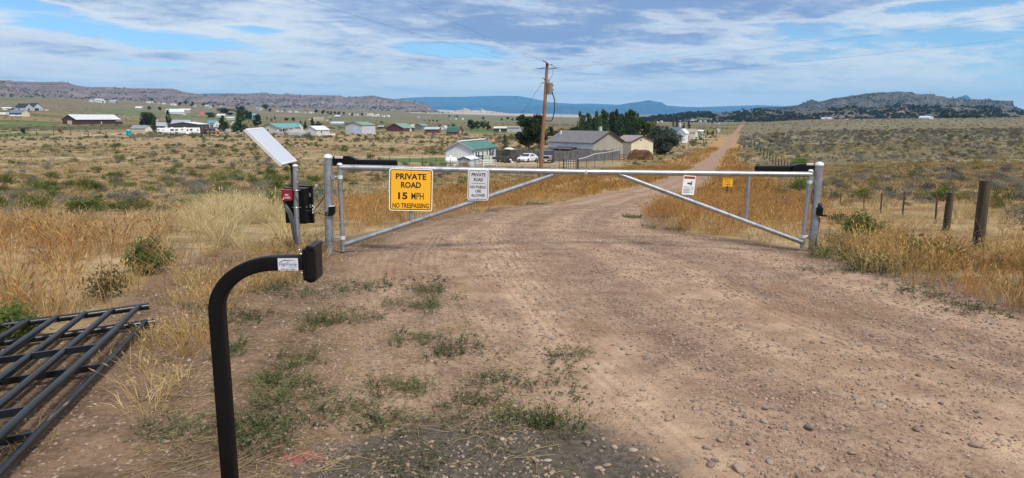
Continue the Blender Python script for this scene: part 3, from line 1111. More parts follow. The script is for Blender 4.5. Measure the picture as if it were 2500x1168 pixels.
def gate_post(name, label, u_top, v_top, u_base, v_base, r, Y, lean_to=None):
    base = P(u_base, v_base, Y)
    top = P(u_top, v_top, Y)
    gz = ground_under(base)
    t = thing(name, label, 'gate post', (base.x, base.y, gz))
    d = (top - base).normalized()
    b2 = base - d * ((base.z - gz) / d.z + 0.25)
    MB().tube([b2, top - d * 0.045], r, 20).build('tube', M['galv'], t)
    capb = top - d * 0.05
    MB().lathe(capb, [(r * 1.10, 0), (r * 1.10, 0.022), (r * 1.0, 0.024), (r * 0.98, 0.032), (r * 0.72, 0.046), (r * 0.3, 0.053), (0.004, 0.055)], 20, d).build('cap', M['panel_frame'], t)
    return t, base, top


lp, lb_, lt_ = gate_post('gate_post', 'thick round galvanised gate post beside the control box, left end of the gate', 800.5, 377, 804.5, 622, 0.049, YL)
rp, rb_, rt_ = gate_post('gate_post', 'thick round galvanised gate post with a hooded sensor, right end of the gate', 2001, 396, 1982.5, 617, 0.052, YR)


def gate_leaf(label, u_st, v_top, v_bot, u_end, v_rail0, v_rail1, dg0, dg1, struts, side):
    y0 = gy(u_st)
    st_t, st_b = P(u_st, v_top, y0), P(u_st + (4 if side < 0 else -22), v_bot, y0)
    st_b = Vector((st_t.x + (st_b.x - st_t.x) * (0.15 if side < 0 else 0.9), st_t.y, st_b.z)) if side < 0 else st_b
    t = thing('gate_leaf', label, 'gate', (st_b.x, st_b.y, st_b.z))
    d = (st_t - st_b).normalized()
    MB().tube([st_b, st_t - d * 0.03], 0.0285, 16).build('hinge_stile', M['galv'], t)
    MB().lathe(st_t - d * 0.035, [(0.033, 0), (0.033, 0.014), (0.030, 0.016), (0.026, 0.024), (0.012, 0.030), (0.002, 0.031)], 16, d).build('cap', M['panel_frame'], t)
    a, b = P(u_st, v_rail0, y0), P(u_end, v_rail1, gy(u_end))
    ax = (b - a).normalized()
    MB().tube([a, b], 0.0345, 20).build('top_rail', M['galv'], t)
    MB().lathe(b - ax * 0.004, [(0.0355, 0), (0.0355, 0.006), (0.028, 0.012), (0.004, 0.014)], 16, ax).build('end_cap', M['panel_frame'], t)
    p, q = P(dg0[0], dg0[1], gy(dg0[0])), P(dg1[0], dg1[1], gy(dg1[0]))
    e = (q - p).normalized()
    MB().tube([p, q - e * 0.01], 0.029, 16).build('diagonal_brace', M['galv'], t)
    # weld beads where the tubes meet
    for (c, dd) in ((p, e), (q, -e)):
        MB().tube([c + dd * 0.02, c + dd * 0.034], 0.034, 14).build('weld', M['galv'], t)
    for (uu, va, ub, vb) in struts:
        s0, s1 = P(uu, va, gy(uu)), P(ub, vb, gy(ub))
        MB().tube([s0, s1], 0.0235, 14).build('strut', M['galv'], t)
    # hinges: a clamp round the post and an eye bolt
    for hv in ((432, 580) if side < 0 else (444, 577)):
        k = (hv - v_top) / (v_bot - v_top)
        hp = st_t.lerp(st_b, k)
        pt, pb_ = (lt_, lb_) if side < 0 else (rt_, rb_)
        kk = (hp.z - pt.z) / (pb_.z - pt.z)
        pp = pt.lerp(pb_, kk)
        dv = (hp - pp)
        dn = dv.normalized()
        mb = MB()
        mb.tube([pp + dn * 0.05, hp - dn * 0.028], 0.011, 10)
        mb.tube([pp + dn * 0.062 - Vector((0, 0, 0.028)), pp + dn * 0.062 + Vector((0, 0, 0.028))], 0.016, 10)
        mb.box(pp + dn * 0.05 + Vector((0, -0.012, 0)), (0.018, 0.07, 0.05))
        h = mb.build('hinge', M['galv'], t)
        MB().tube([hp - Vector((0, 0, 0.02)), hp + Vector((0, 0, 0.02))], 0.0325, 14).build('clamp', M['panel_frame'], h)
    return t


leafL = gate_leaf('left leaf of the galvanised tube gate, carrying the big yellow sign', 829, 397, 613, 1427, 409, 420.5, (840, 598), (1352, 427),
                  [(1003, 413, 1003, 541), (1168, 414, 1168, 482)], -1)
leafR = gate_leaf('right leaf of the galvanised tube gate, carrying the pinch warning sign', 1980, 413, 606, 1432, 426.5, 420.5, (1958, 592), (1508, 425),
                  [(1686, 424, 1680, 490), (1829, 426, 1821, 540)], 1)


# ------------------------------------------------------------------ signs
def sign_board(name, label, tl, tr, br, bl, y_fn, thick, corner, mats, border, lines, extra=None, bolts=()):
    """flat board through four photo corners; text lines: (text, cx, cz, w, h) as fractions of the board"""
    pts = [P(u, v, y_fn(u)) for (u, v) in (tl, tr, br, bl)]
    c = sum(pts, Vector()) / 4
    X = ((pts[1] - pts[0]) + (pts[2] - pts[3])) / 2
    Z = ((pts[0] - pts[3]) + (pts[1] - pts[2])) / 2
    w, h = X.length, Z.length
    X.normalize()
    Z = (Z - X * Z.dot(X)).normalized()
    N = Z.cross(X).normalized()      # into the board
    if N.y < 0:
        N = -N
    t = thing(name, label, 'sign', c)

    def rr(hw, hh, r, y, n=6):
        out = []
        for (sx, sz, a0) in ((1, 1, 0), (-1, 1, 90), (-1, -1, 180), (1, -1, 270)):
            for k in range(n + 1):
                a = R(a0 + 90 * k / n)
                out.append((sx * (hw - r) + r * math.cos(a), y, sz * (hh - r) + r * math.sin(a)))
        return out

    def W(p):
        return c + X * p[0] + N * p[1] + Z * p[2]
    MB().prism([W(p) for p in rr(w / 2, h / 2, corner, 0)], N * thick).build('plate', M[mats[0]], t)
    if border:
        inset, bw = border
        o = rr(w / 2 - inset, h / 2 - inset, max(corner - inset * 0.5, 0.01), -0.0015)
        i_ = rr(w / 2 - inset - bw, h / 2 - inset - bw, max(corner - inset - bw * 0.5, 0.008), -0.0015)
        f2 = rr(w / 2 - inset - bw * 0.5, h / 2 - inset - bw * 0.5, max(corner - inset, 0.008), -0.0008)
        n = len(o)
        MB().mesh([W(p) for p in o + i_], [(k, (k + 1) % n, n + (k + 1) % n, n + k) for k in range(n)]).build('border', M['ink'], t)
        MB().face([W(p) for p in f2]).build('face', M[mats[1]], t)
    lm = MB()
    for ln in lines:
        txt, cx, cz, tw, th_ = ln[:5]
        vs, fs = text_mesh(txt, tw * w, th_ * h, ln[5] if len(ln) > 5 else 0.012)
        lm.mesh([W((p.x + cx * w, -0.0022, p.z + cz * h)) for p in vs], fs)
    if lm.v:
        lm.build('lettering', M['ink'], t, recalc=False)
    for (bx, bz) in bolts:
        MB().tube([W((bx * w, -0.006, bz * h)), W((bx * w, 0.0, bz * h))], 0.006, 8).build('bolt', M['screw'], t)
    if extra:
        extra(t, W, w, h)
    return t


sign_board('sign', 'large yellow PRIVATE ROAD 15 MPH sign on the left gate leaf', (950, 411), (1056, 413.5), (1056, 516.5), (950, 514),
           lambda u: gy(u) - 0.045, 0.004, 0.03, ('sign_edge', 'sign_yellow'), (0.012, 0.010),
           [('PRIVATE', 0.0, 0.315, 0.70, 0.142, 0.028), ('ROAD', 0.0, 0.115, 0.46, 0.142, 0.028), ('15', -0.185, -0.145, 0.215, 0.165, 0.035), ('MPH', 0.155, -0.145, 0.285, 0.160, 0.008),
            ('NO TRESPASSING', 0.0, -0.375, 0.84, 0.115, 0.018)], bolts=((0, 0.44), (0, -0.44)))


def rule_line(t, W, w, h):
    MB().face([W((-0.32 * w, -0.0022, 0.045 * h)), W((0.32 * w, -0.0022, 0.045 * h)), W((0.32 * w, -0.0022, 0.057 * h)), W((-0.32 * w, -0.0022, 0.057 * h))]).build('rule_line', M['ink'], t)


sign_board('sign', 'small white PRIVATE ROAD NO PUBLIC USE sign on the left gate leaf', (1142, 414), (1193.5, 415), (1193.5, 490), (1142, 489),
           lambda u: gy(u) - 0.045, 0.004, 0.028, ('sign_edge_w', 'sign_white'), (0.008, 0.007),
           [('PRIVATE', 0, 0.335, 0.66, 0.11, 0.025), ('ROAD', 0, 0.175, 0.44, 0.11, 0.025), ('NO PUBLIC', 0, -0.065, 0.76, 0.09, 0.022), ('USE', 0, -0.2, 0.27, 0.09, 0.022),
            ('ALLOWED', 0, -0.335, 0.66, 0.09, 0.022)], rule_line, ((0, 0.44), (0, -0.43)))


def warn(t, W, w, h):
    def q(x0, x1, z0, z1, m, nm, y=-0.0024):
        MB().face([W((x0 * w, y, z0 * h)), W((x1 * w, y, z0 * h)), W((x1 * w, y, z1 * h)), W((x0 * w, y, z1 * h))]).build(nm, M[m], t)
    q(-0.45, 0.45, 0.33, 0.455, 'ink_red', 'warning_band')
    vs, fs = text_mesh('WARNING', 0.52 * w, 0.075 * h, 0.01)
    MB().mesh([W((p.x + 0.10 * w, -0.0036, p.z + 0.392 * h)) for p in vs], fs).build('lettering', M['ink'], t, recalc=False)
    MB().face([W((-0.36 * w, -0.0036, 0.35 * h)), W((-0.22 * w, -0.0036, 0.35 * h)), W((-0.29 * w, -0.0036, 0.44 * h))]).build('warning_triangle', M['ink'], t)
    pic = MB()
    def pl(pts): pic.face([W((a * w, -0.0024, b * h)) for a, b in pts])
    pl([(-0.14, 0.06), (0.03, 0.06), (0.03, 0.13), (-0.14, 0.13)])
    pl([(0.10, 0.00), (0.24, 0.02), (0.24, 0.25), (0.15, 0.16)])
    for k in range(5):
        a = R(35 + k * 55)
        cx, cz = 0.07, 0.09
        dx, dz = math.cos(a) * 0.20, math.sin(a) * 0.14
        pl([(cx + dx * 0.45 - dz * 0.06, cz + dz * 0.45 + dx * 0.06), (cx + dx * 0.45 + dz * 0.06, cz + dz * 0.45 - dx * 0.06), (cx + dx, cz + dz)])
    pl([(0.03, 0.075), (0.14, 0.05), (0.14, 0.13), (0.03, 0.115)])
    pic.build('pinch_pictogram', M['ink'], t, recalc=False)
    for (txt, z) in (('Moving gate can cause', -0.085), ('serious injury or death', -0.145)):
        vs, fs = text_mesh(txt, 0.80 * w, 0.042 * h, 0.01)
        MB().mesh([W((p.x, -0.0024, p.z + z * h)) for p in vs], fs).build('lettering', M['ink'], t, recalc=False)
    fine = MB()
    for k, z in enumerate((-0.20, -0.235, -0.285, -0.32, -0.37, -0.405)):
        w1 = 0.42 if k % 2 == 0 else 0.1
        fine.face([W((-0.42 * w, -0.0024, (z - 0.007) * h)), W((w1 * w, -0.0024, (z - 0.007) * h)), W((w1 * w, -0.0024, (z + 0.007) * h)), W((-0.42 * w, -0.0024, (z + 0.007) * h))])
    fine.build('small_print', M['ink_soft'], t, recalc=False)


sign_board('sign', 'white warning sign with an orange band on the right gate leaf', (1669.5, 428), (1699, 430), (1694, 477), (1664.5, 475),
           lambda u: gy(u) - 0.04, 0.003, 0.006, ('vinyl', 'vinyl'), None, [], warn)


def sign_post(t, W, w, h):
    a = W((0, 0.015, -0.30 * h))
    g = Tz(a.x, a.y)
    MB().box((a.x, a.y, (a.z + g - 0.3) / 2), (0.09, 0.05, a.z - g + 0.3)).build('post', M['post_wood'], t)


sign_board('sign', 'small yellow sign on a short dark post in rusty grass beyond the gate', (1763.5, 434), (1790.5, 435), (1789.5, 459.5), (1762.5, 459),
           lambda u: 34.0, 0.006, 0.03, ('sign_yellow', 'sign_yellow'), (0.008, 0.022),
           [('PRIVATE', 0, 0.31, 0.66, 0.14, 0.02), ('ROAD', 0, 0.09, 0.46, 0.14, 0.02), ('15 MPH', 0, -0.15, 0.6, 0.15, 0.02), ('NO TRESPASSING', 0, -0.375, 0.8, 0.1, 0.015)], sign_post)


# ------------------------------------------------------------------ gate openers, sensors, conduits
def opener(label, u0, v0, u1, v1, uh0, uh1, vh, drop, side, dy=0.30):
    """black linear gate opener: a motor housing at the post and a long arm cover"""
    yA, yB = gy(u0) + dy, gy(u1) + dy * 0.7
    px = (yA + yB) / 2 * 0.985 / F
    a0, a1 = P(u0, v0, yA), P(u1, v1, yB)
    X = (a1 - a0).normalized()
    Zv = Vector((0, 0, 1))
    Yv = X.cross(Zv).normalized()
    if Yv.y < 0:
        Yv = -Yv
    rot = Matrix((X, Yv, Zv)).transposed()
    L = (a1 - a0).length
    mid = (a0 + a1) / 2
    t = thing('gate_opener', label, 'gate opener', mid)
    h = drop * px
    MB().box(mid, (L, 0.085, h), rot, 0.02).build('arm_cover', M['black_plastic'], t)
    # housing profile, thick by the post and falling to the arm
    b0, b1 = P(uh0, v0, gy(uh0) + dy), P(uh1, v0, gy(uh1) + dy)
    hh = (v0 - drop / 2 - vh) * px
    sgn = 1 if (b1 - b0).dot(X) > 0 else -1
    Lh = (b1 - b0).length
    prof = [(0, -h / 2 * 0.9), (Lh, -h / 2 * 0.9), (Lh, h / 2), (Lh * 0.72, h / 2 + hh), (Lh * 0.22, h / 2 + hh), (0, h / 2 + hh * 0.35)]
    pts = [b0 + X * sgn * s_ + Zv * z_ - Yv * 0.055 for s_, z_ in prof]
    MB().prism(pts, Yv * 0.11).build('motor_housing', M['black_plastic'], t)
    # printed label
    lp0 = b0 + X * sgn * Lh * 0.22 + Zv * (h / 2 + hh * 0.42) - Yv * 0.0575
    lw, lh = 0.098, 0.026
    MB().face([lp0, lp0 + X * sgn * lw, lp0 + X * sgn * lw + Zv * lh, lp0 + Zv * lh]).build('label_strip', M['ink_white'], t)
    bar = MB()
    for k in range(7):
        p = lp0 + X * sgn * (0.008 + k * 0.0125) + Zv * 0.007 - Yv * 0.0012
        bar.face([p, p + X * sgn * 0.008, p + X * sgn * 0.008 + Zv * 0.012, p + Zv * 0.012])
    bar.build('label_print', M['ink_red'], t, recalc=False)
    # bracket to the post
    MB().box(b0 - X * sgn * 0.03 - Zv * 0.01, (0.12, 0.03, 0.05), rot).build('bracket', M['galv'], t)
    return t


opener('black gate opener arm behind the left gate post, above the yellow sign', 860, 397.5, 970, 398.5, 806, 876, 380.5, 15.5, -1)
opener('black gate opener arm behind the right gate post, right end of the gate', 1975, 411.5, 1845, 411.8, 1992, 1925, 400, 14, 1)


def cable(name, label, pts, r, mat='cable', cat='cable'):
    pts = [Vector(p) for p in pts]
    # smooth the course
    ar = [np.array([*p, 0.0]) for p in pts]
    sm = [Vector(q[:3]) for q in _cat3(ar)]
    o = MB().tube(sm, r, 8).build(name, M[mat])
    return tag(o, label, cat)


def _cat3(p, n=6):
    out = []
    for i in range(len(p) - 1):
        p0, p1, p2, p3 = p[max(i - 1, 0)], p[i], p[i + 1], p[min(i + 2, len(p) - 1)]
        for k in range(n):
            t = k / n
            out.append(0.5 * (2 * p1 + (p2 - p0) * t + (2 * p0 - 5 * p1 + 4 * p2 - p3) * t * t + (3 * p1 - p0 - 3 * p2 + p3) * t**3))
    out.append(p[-1])
    return out


def photo_eye(label, u, v, Y, flip):
    c = P(u, v, Y)
    t = thing('safety_sensor', label, 'sensor', c)
    s = -1 if flip else 1
    if not flip:
        body = [(-0.036, -0.052), (0.022, -0.052), (0.04, -0.03), (0.044, 0.058), (-0.022, 0.052), (-0.026, -0.02)]
        MB().prism([c + Vector((a, -0.02, b)) for a, b in body], (0, 0.075, 0)).build('hood', M['black_plastic'], t)
        MB().box(c + Vector((0.01, 0.018, 0.058)), (0.062, 0.074, 0.006)).build('lid', M['panel_frame'], t)
        MB().lathe(c + Vector((-0.045, -0.03, -0.02)), [(0.012, 0), (0.012, 0.02), (0.009, 0.022)], 10, Vector((0, -1, 0))).build('knob', M['black'], t)
    else:
        MB().box(c + Vector((0.0, 0, 0.0)), (0.075, 0.08, 0.105), None, 0.008).build('hood', M['black_plastic'], t)
        MB().box(c + Vector((0.055, -0.005, -0.055)), (0.07, 0.07, 0.022), None, 0.006).build('visor', M['black_plastic'], t)
        MB().lathe(c + Vector((0.008, 0, 0.05)), [(0.027, 0), (0.027, 0.055), (0.023, 0.06)], 14).build('connector', M['conduit'], t)
    return t


photo_eye('small black hooded sensor on the left gate post', 808, 516, YL - 0.055, False)
photo_eye('black hooded sensor with a grey conduit on the right gate post', 1999.5, 516, YR - 0.05, True)
cable('conduit', 'grey conduit curving from the right gate post sensor down to the grass', [P(2000, 532, 8.97), P(1997, 552, 8.98), P(1993, 575, 8.97), P(1993, 592, 8.95), P(1999, 607, 8.92), P(2011, 620, 8.9), P(2018, 627, 8.92)],
      0.016, 'conduit', 'conduit')
cable('cable', 'thin black cable hanging beside the right gate post', [P(1985, 412, 9.2), P(1990, 424, 9.12), P(1987, 452, 9.03), P(1981, 480, 9.0), P(1983, 496, 9.0), P(1990, 504, 9.0)], 0.005)

# ------------------------------------------------------------------ solar post with its boxes
YS = 8.25
sb, st = P(727, 617, YS), P(720.5, 401, YS)
sgz = Tz(sb.x, sb.y)
solar = thing('solar_panel_post', 'tilted solar panel on a slim steel post left of the gate', 'solar panel', (sb.x, sb.y, sgz))
sdn = (st - sb).normalized()
MB().tube([sb - sdn * 0.3, st - sdn * 0.03], 0.031, 16).build('post', M['galv'], solar)
MB().lathe(st - sdn * 0.035, [(0.035, 0), (0.035, 0.018), (0.028, 0.028), (0.01, 0.034), (0.002, 0.035)], 16, sdn).build('cap', M['panel_frame'], solar)
_a, _d = P(600, 315, 8.0), P(690, 402.5, 8.0)
_b, _c = P(639.5, 309.5, 8.0 * 1.066), P(727.5, 393.5, 8.0 * 1.066)
eL = (_d - _a)
eW = ((_b - _a) + (_c - _d)) / 2
nL, nW = eL.normalized(), (eW - eL.normalized() * eW.dot(eL.normalized())).normalized()
nN = nL.cross(nW).normalized()
if nN.z < 0:
    nN = -nN
pc = (_a + _b + _c + _d) / 4
LL, WW = eL.length, eW.length
prot = Matrix((nL, nW, nN)).transposed()
TH = 0.036
fr = MB()
for s_ in (-1, 1):
    fr.box(pc - nN * TH / 2 + nW * s_ * (WW / 2 - 0.012), (LL, 0.024, TH), prot)
    fr.box(pc - nN * TH / 2 + nL * s_ * (LL / 2 - 0.012), (0.024, WW - 0.0481, TH), prot)
pf = fr.build('panel_frame', M['panel_frame'], solar)
MB().box(pc - nN * (TH * 0.5 - 0.006), (LL - 0.0485, WW - 0.0485, 0.018), prot).build('panel_face', M['panel_face'], solar)
br = MB()
br.box((P(716, 420, YS + 0.02) + P(716, 404, YS + 0.02)) / 2, (0.05, 0.05, 0.12))
br.tube([P(719, 412, YS + 0.01), pc - nN * TH], 0.014, 8)
br.build('bracket', M['black'], solar)
bk = MB()
bk.tube([P(713.5, 405, YS + 0.03), P(716, 458, YS + 0.03)], 0.012, 8)
bk.build('cable_sleeve', M['cable'], solar)
for vv in (416, 445):
    MB().lathe(P(726, vv, YS - 0.02), [(0.008, 0), (0.008, 0.012), (0.004, 0.014)], 8, Vector((0.6, -0.8, 0))).build('bolt', M['screw'], solar)

# black control box strapped behind the post
YB = YS + 0.036
c0, c1 = P(692, 461, YB), P(752.5, 546.5, YB)
bx = thing('control_box', 'black steel control box strapped to the solar panel post', 'control box', ((c0.x + c1.x) / 2, YB + 0.06, c1.z))
w_, h_ = c1.x - c0.x, c0.z - c1.z
cc = Vector(((c0.x + c1.x) / 2, YB + 0.062, (c0.z + c1.z) / 2))
brot = (0, 0, R(-16))
rm = Euler(brot).to_matrix()
MB().box(cc, (w_, 0.12, h_), brot, 0.006).build('case', M['box_black'], bx)
MB().box(cc + rm @ Vector((0.012, 0.082, 0.006)), (w_ + 0.028, 0.04, h_ + 0.03), brot, 0.005).build('door', M['box_black'], bx)
MB().box(cc + rm @ Vector((0.0, -0.004, h_ / 2 + 0.004)), (w_, 0.108, 0.006), brot).build('drip_edge', M['conduit'], bx)
for k in (0.30, -0.02):
    MB().box(cc + rm @ Vector((w_ / 2 + 0.008, 0.055, h_ * k)), (0.012, 0.03, 0.045), brot, 0.003).build('latch', M['screw'], bx)
MB().box(P(773, 454, YB + 0.16), (0.036, 0.006, 0.032)).build('tag', M['vinyl'], bx)
mk_ = MB()
for k, (du, dv) in enumerate(((0, 0), (0, 9), (3, 5), (0, 16), (-8, 3), (-14, 2), (-22, 4))):
    mk_.box(P(764 + du if du >= 0 else 757 + du, 503 + dv, YB - 0.012), (0.011 if du >= 0 else 0.008, 0.004, 0.022 if du >= 0 else 0.006))
mk_.build('label', M['vinyl'], bx)
strap = MB()
for vv in (465, 507):
    p = P(723, vv, YS)
    strap.tube([p + Vector((-0.062, 0.05, 0)), p + Vector((-0.034, 0.0, 0)), p + Vector((-0.02, -0.032, 0)), p + Vector((0.02, -0.032, 0)), p + Vector((0.034, 0.0, 0)), p + Vector((0.075, 0.05, 0))], 0.006, 6)
strap.build('pipe_strap', M['screw'], bx)

# red fire access box
rc0, rc1 = P(685.5, 464, YS - 0.09), P(711, 490, YS - 0.09)
rbx = thing('access_box', 'small red box reading FIRE ACCESS in front of the black control box', 'key box', ((rc0.x + rc1.x) / 2, YS - 0.04, rc1.z))
rcc = Vector(((rc0.x + rc1.x) / 2, YS - 0.04, (rc0.z + rc1.z) / 2))
rw, rh = rc1.x - rc0.x, rc0.z - rc1.z
rrot = (0, 0, R(10))
rrm = Euler(rrot).to_matrix()
MB().box(rcc, (rw, 0.10, rh), rrot, 0.007).build('case', M['red_box'], rbx)
MB().box(rcc + rrm @ Vector((0, -0.053, 0)), (rw * 1.03, 0.008, rh * 1.03), rrot, 0.003).build('door', M['red_box'], rbx)
lm = MB()
for txt, z, tw in (('FIRE', 0.004, 0.34), ('ACCESS', -0.028, 0.66)):
    vs, fs = text_mesh(txt, tw * rw, 0.019, 0.015)
    lm.mesh([rcc + rrm @ Vector((p.x, -0.0585, p.z + z)) for p in vs], fs)
lm.build('lettering', M['ink_white'], rbx, recalc=False)
MB().lathe(rcc + rrm @ Vector((-rw * 0.36, -0.057, -rh * 0.38)), [(0.008, 0), (0.008, 0.006)], 8, rrm @ Vector((0, -1, 0))).build('lock', M['screw'], rbx)
cable('conduit', 'dark conduit pair running from the red box down the solar panel post', [P(695, 491, YS - 0.03), P(698, 503, YS - 0.05), P(707, 517, YS - 0.06), P(714, 536, YS - 0.055), P(718.5, 560, YS - 0.05), P(724, 592, YS - 0.045), P(728, 620, YS - 0.03)],
      0.021, 'conduit', 'conduit')
cable('conduit', 'thin dark tube beside the thick conduit under the red box', [P(696, 492, YS - 0.03), P(696, 506, YS - 0.06), P(704, 522, YS - 0.075), P(711, 545, YS - 0.07), P(716, 575, YS - 0.06), P(722, 605, YS - 0.05)], 0.011, 'conduit', 'conduit')
cable('cable', 'thin black cable looping from the black box up behind the left gate post', [P(744, 513, YB - 0.02), P(756, 515, YB), P(772, 507, YB), P(788, 486, YB), P(794, 468, YB + 0.02), P(797, 440, YB + 0.06), P(800, 410, YB + 0.2)], 0.0055)
cable('cable', 'thin black cable sagging from the black box to the small hooded sensor', [P(770, 520, YB + 0.1), P(783, 522, YB), P(795, 526, YL - 0.06), P(808, 527, YL - 0.05)], 0.005)
cable('cable', 'thin black cable dangling from the solar panel to the black box', [P(707, 398, YS), P(710, 404, YS), P(712, 430, YS + 0.01), P(711, 455, YS + 0.03), P(712, 466, YS + 0.03), P(722, 480, YS - 0.035), P(728, 494, YS - 0.035)], 0.004)


# ------------------------------------------------------------------ gooseneck keypad pedestal in front
YK = 2.4
kyc = 2.45


def pk(u, v, y=YK):
    return P(u, v, y)


kb = pk(548, 1168)
kx = pk(531, 760).x
kgz = Tz(kx, YK)
ped = thing('keypad_pedestal', 'black gooseneck keypad pedestal close to the camera with a silver HighPointe sticker', 'keypad stand', (kx, YK, kgz))
path = [Vector((kx, YK, kgz - 0.05)), Vector((kx, YK, pk(531, 900).z)), Vector((kx, YK, pk(531, 770).z))]
zt_ = pk(735, 642).z
xb0 = pk(690, 642).x
p_v = Vector((kx, YK, pk(531, 758).z))
rb = zt_ - p_v.z
cx_ = kx + rb * 1.28
arc_ = [Vector((cx_ - rb * 1.28 * math.cos(R(a)), YK, p_v.z + rb * math.sin(R(a)))) for a in range(0, 91, 6)]
path = [Vector((kx, YK, kgz - 0.05)), Vector((kx, YK, lerp(kgz, p_v.z, 0.5)))] + arc_ + [Vector((pk(690, 640).x, YK, zt_ + 0.001)), Vector((pk(742, 640).x, YK, zt_ + 0.002))]


def square_sweep(mb, pts, hw, r):
    """square tube with rounded edges along a path in the x-z plane"""
    prof = []
    for (sx, sy, a0) in ((1, 1, 0), (-1, 1, 90), (-1, -1, 180), (1, -1, 270)):
        for k in range(5):
            a = R(a0 + 90 * k / 4)
            prof.append((sx * (hw - r) + r * math.cos(a), sy * (hw - r) + r * math.sin(a)))
    n = len(prof)
    vs = []
    for i, p in enumerate(pts):
        a = pts[max(i - 1, 0)]
        b = pts[min(i + 1, len(pts) - 1)]
        d = (b - a).normalized()
        nx = Vector((-d.z, 0, d.x))
        for (s_, q_) in prof:
            vs.append(p + nx * s_ + Vector((0, q_, 0)))
    fs = [(i * n + k, i * n + (k + 1) % n, (i + 1) * n + (k + 1) % n, (i + 1) * n + k) for i in range(len(pts) - 1) for k in range(n)]
    fs += [tuple(range(n)), tuple((len(pts) - 1) * n + k for k in range(n))]
    mb.mesh(vs, fs, True)


TW = 0.0252
mb = MB()
square_sweep(mb, path, TW, 0.008)
tb = mb.build('tube', M['black'], ped)
MB().box((kx, YK, kgz + 0.006), (0.2, 0.2, 0.012), None, 0.003).build('base_plate', M['black'], ped)
# sticker on the near face of the arm
s0, s1 = pk(677.5, 628, YK - TW - 0.0012), pk(728.5, 658, YK - TW - 0.0012)
zc = zt_
sx0, sx1 = s0.x, s1.x
szt, szb = zc + 0.0215, zc - 0.0215
YF = YK - TW - 0.0012
stk = MB().box(((sx0 + sx1) / 2, YF, (szt + szb) / 2), (sx1 - sx0, 0.0012, szt - szb)).build('sticker', M['sticker'], ped)
sw, shh = sx1 - sx0, szt - szb
lmb = MB()
for txt, cx, cz, tw, th_, bo in (('HighPointe', 0.0, -0.02, 0.86, 0.36, -0.004), ('970-361-7836', 0.0, -0.40, 0.70, 0.10, 0.012)):
    vs, fs = text_mesh(txt, tw * sw, th_ * shh, bo)
    lmb.mesh([Vector((p.x + (sx0 + sx1) / 2 + cx * sw, YF - 0.0012, p.z + (szt + szb) / 2 + cz * shh)) for p in vs], fs)
for k in range(9):
    x = (sx0 + sx1) / 2 + sw * (0.02 + 0.048 * k)
    z = (szt + szb) / 2 - 0.235 * shh
    lmb.face([(x, YF - 0.0012, z), (x + sw * 0.033, YF - 0.0012, z), (x + sw * 0.033, YF - 0.0012, z + shh * 0.035), (x, YF - 0.0012, z + shh * 0.035)])
lmb.build('lettering', M['ink'], ped, recalc=False)
mo = MB()
mt = [(-0.42, 0.16), (-0.20, 0.36), (-0.12, 0.385), (0.03, 0.30), (0.12, 0.375), (0.17, 0.375), (0.40, 0.21)]
mu = [(-0.42, 0.12), (-0.20, 0.31), (-0.12, 0.33), (0.03, 0.245), (0.12, 0.325), (0.17, 0.335), (0.40, 0.20)]
for k in range(6):
    q = [mt[k], mt[k + 1], mu[k + 1], mu[k]]
    mo.face([((sx0 + sx1) / 2 + a * sw, YF - 0.0012, (szt + szb) / 2 + b * shh) for a, b in q])
mo.build('mountain_emblem', M['ink'], ped, recalc=False)
# keypad housing, seen from behind its edge
kx0, kx1 = pk(741, 640).x, pk(772, 640).x
ktop, kbot = pk(756, 600).z, pk(756, 690).z
kw, kh, kd = kx1 - kx0, ktop - kbot, 0.115
kc = Vector(((kx0 + kx1) / 2, YK + 0.035, (ktop + kbot) / 2))
krot = (0, R(0), R(0))
MB().box(kc + Vector((0.003, 0, 0)), (kw * 0.90, kd, kh), krot, 0.0175).build('keypad_housing', M['black_plastic'], ped)
MB().box(kc + Vector((-kw * 0.36, 0, 0.0)), (kw * 0.3, kd * 0.93, kh * 0.86), krot, 0.006).build('mounting_plate', M['black_plastic'], ped)
MB().box(kc + Vector((kw * 0.2, 0, kh * 0.455)), (kw * 0.66, kd * 1.06, kh * 0.12), (0, R(6), 0), 0.005).build('hood', M['black_plastic'], ped)
for (du, dv) in ((732, 611), (736, 621), (738, 667)):
    MB().lathe(pk(du, dv, YK - 0.012), [(0.0045, 0), (0.0045, 0.004), (0.002, 0.006)], 8, Vector((-0.5, -0.8, 0.2))).build('screw', M['screw'], ped)
MB().tube([pk(728, 612, YK - 0.004), pk(742, 612, YK - 0.004)], 0.003, 6).build('bolt', M['screw'], ped)

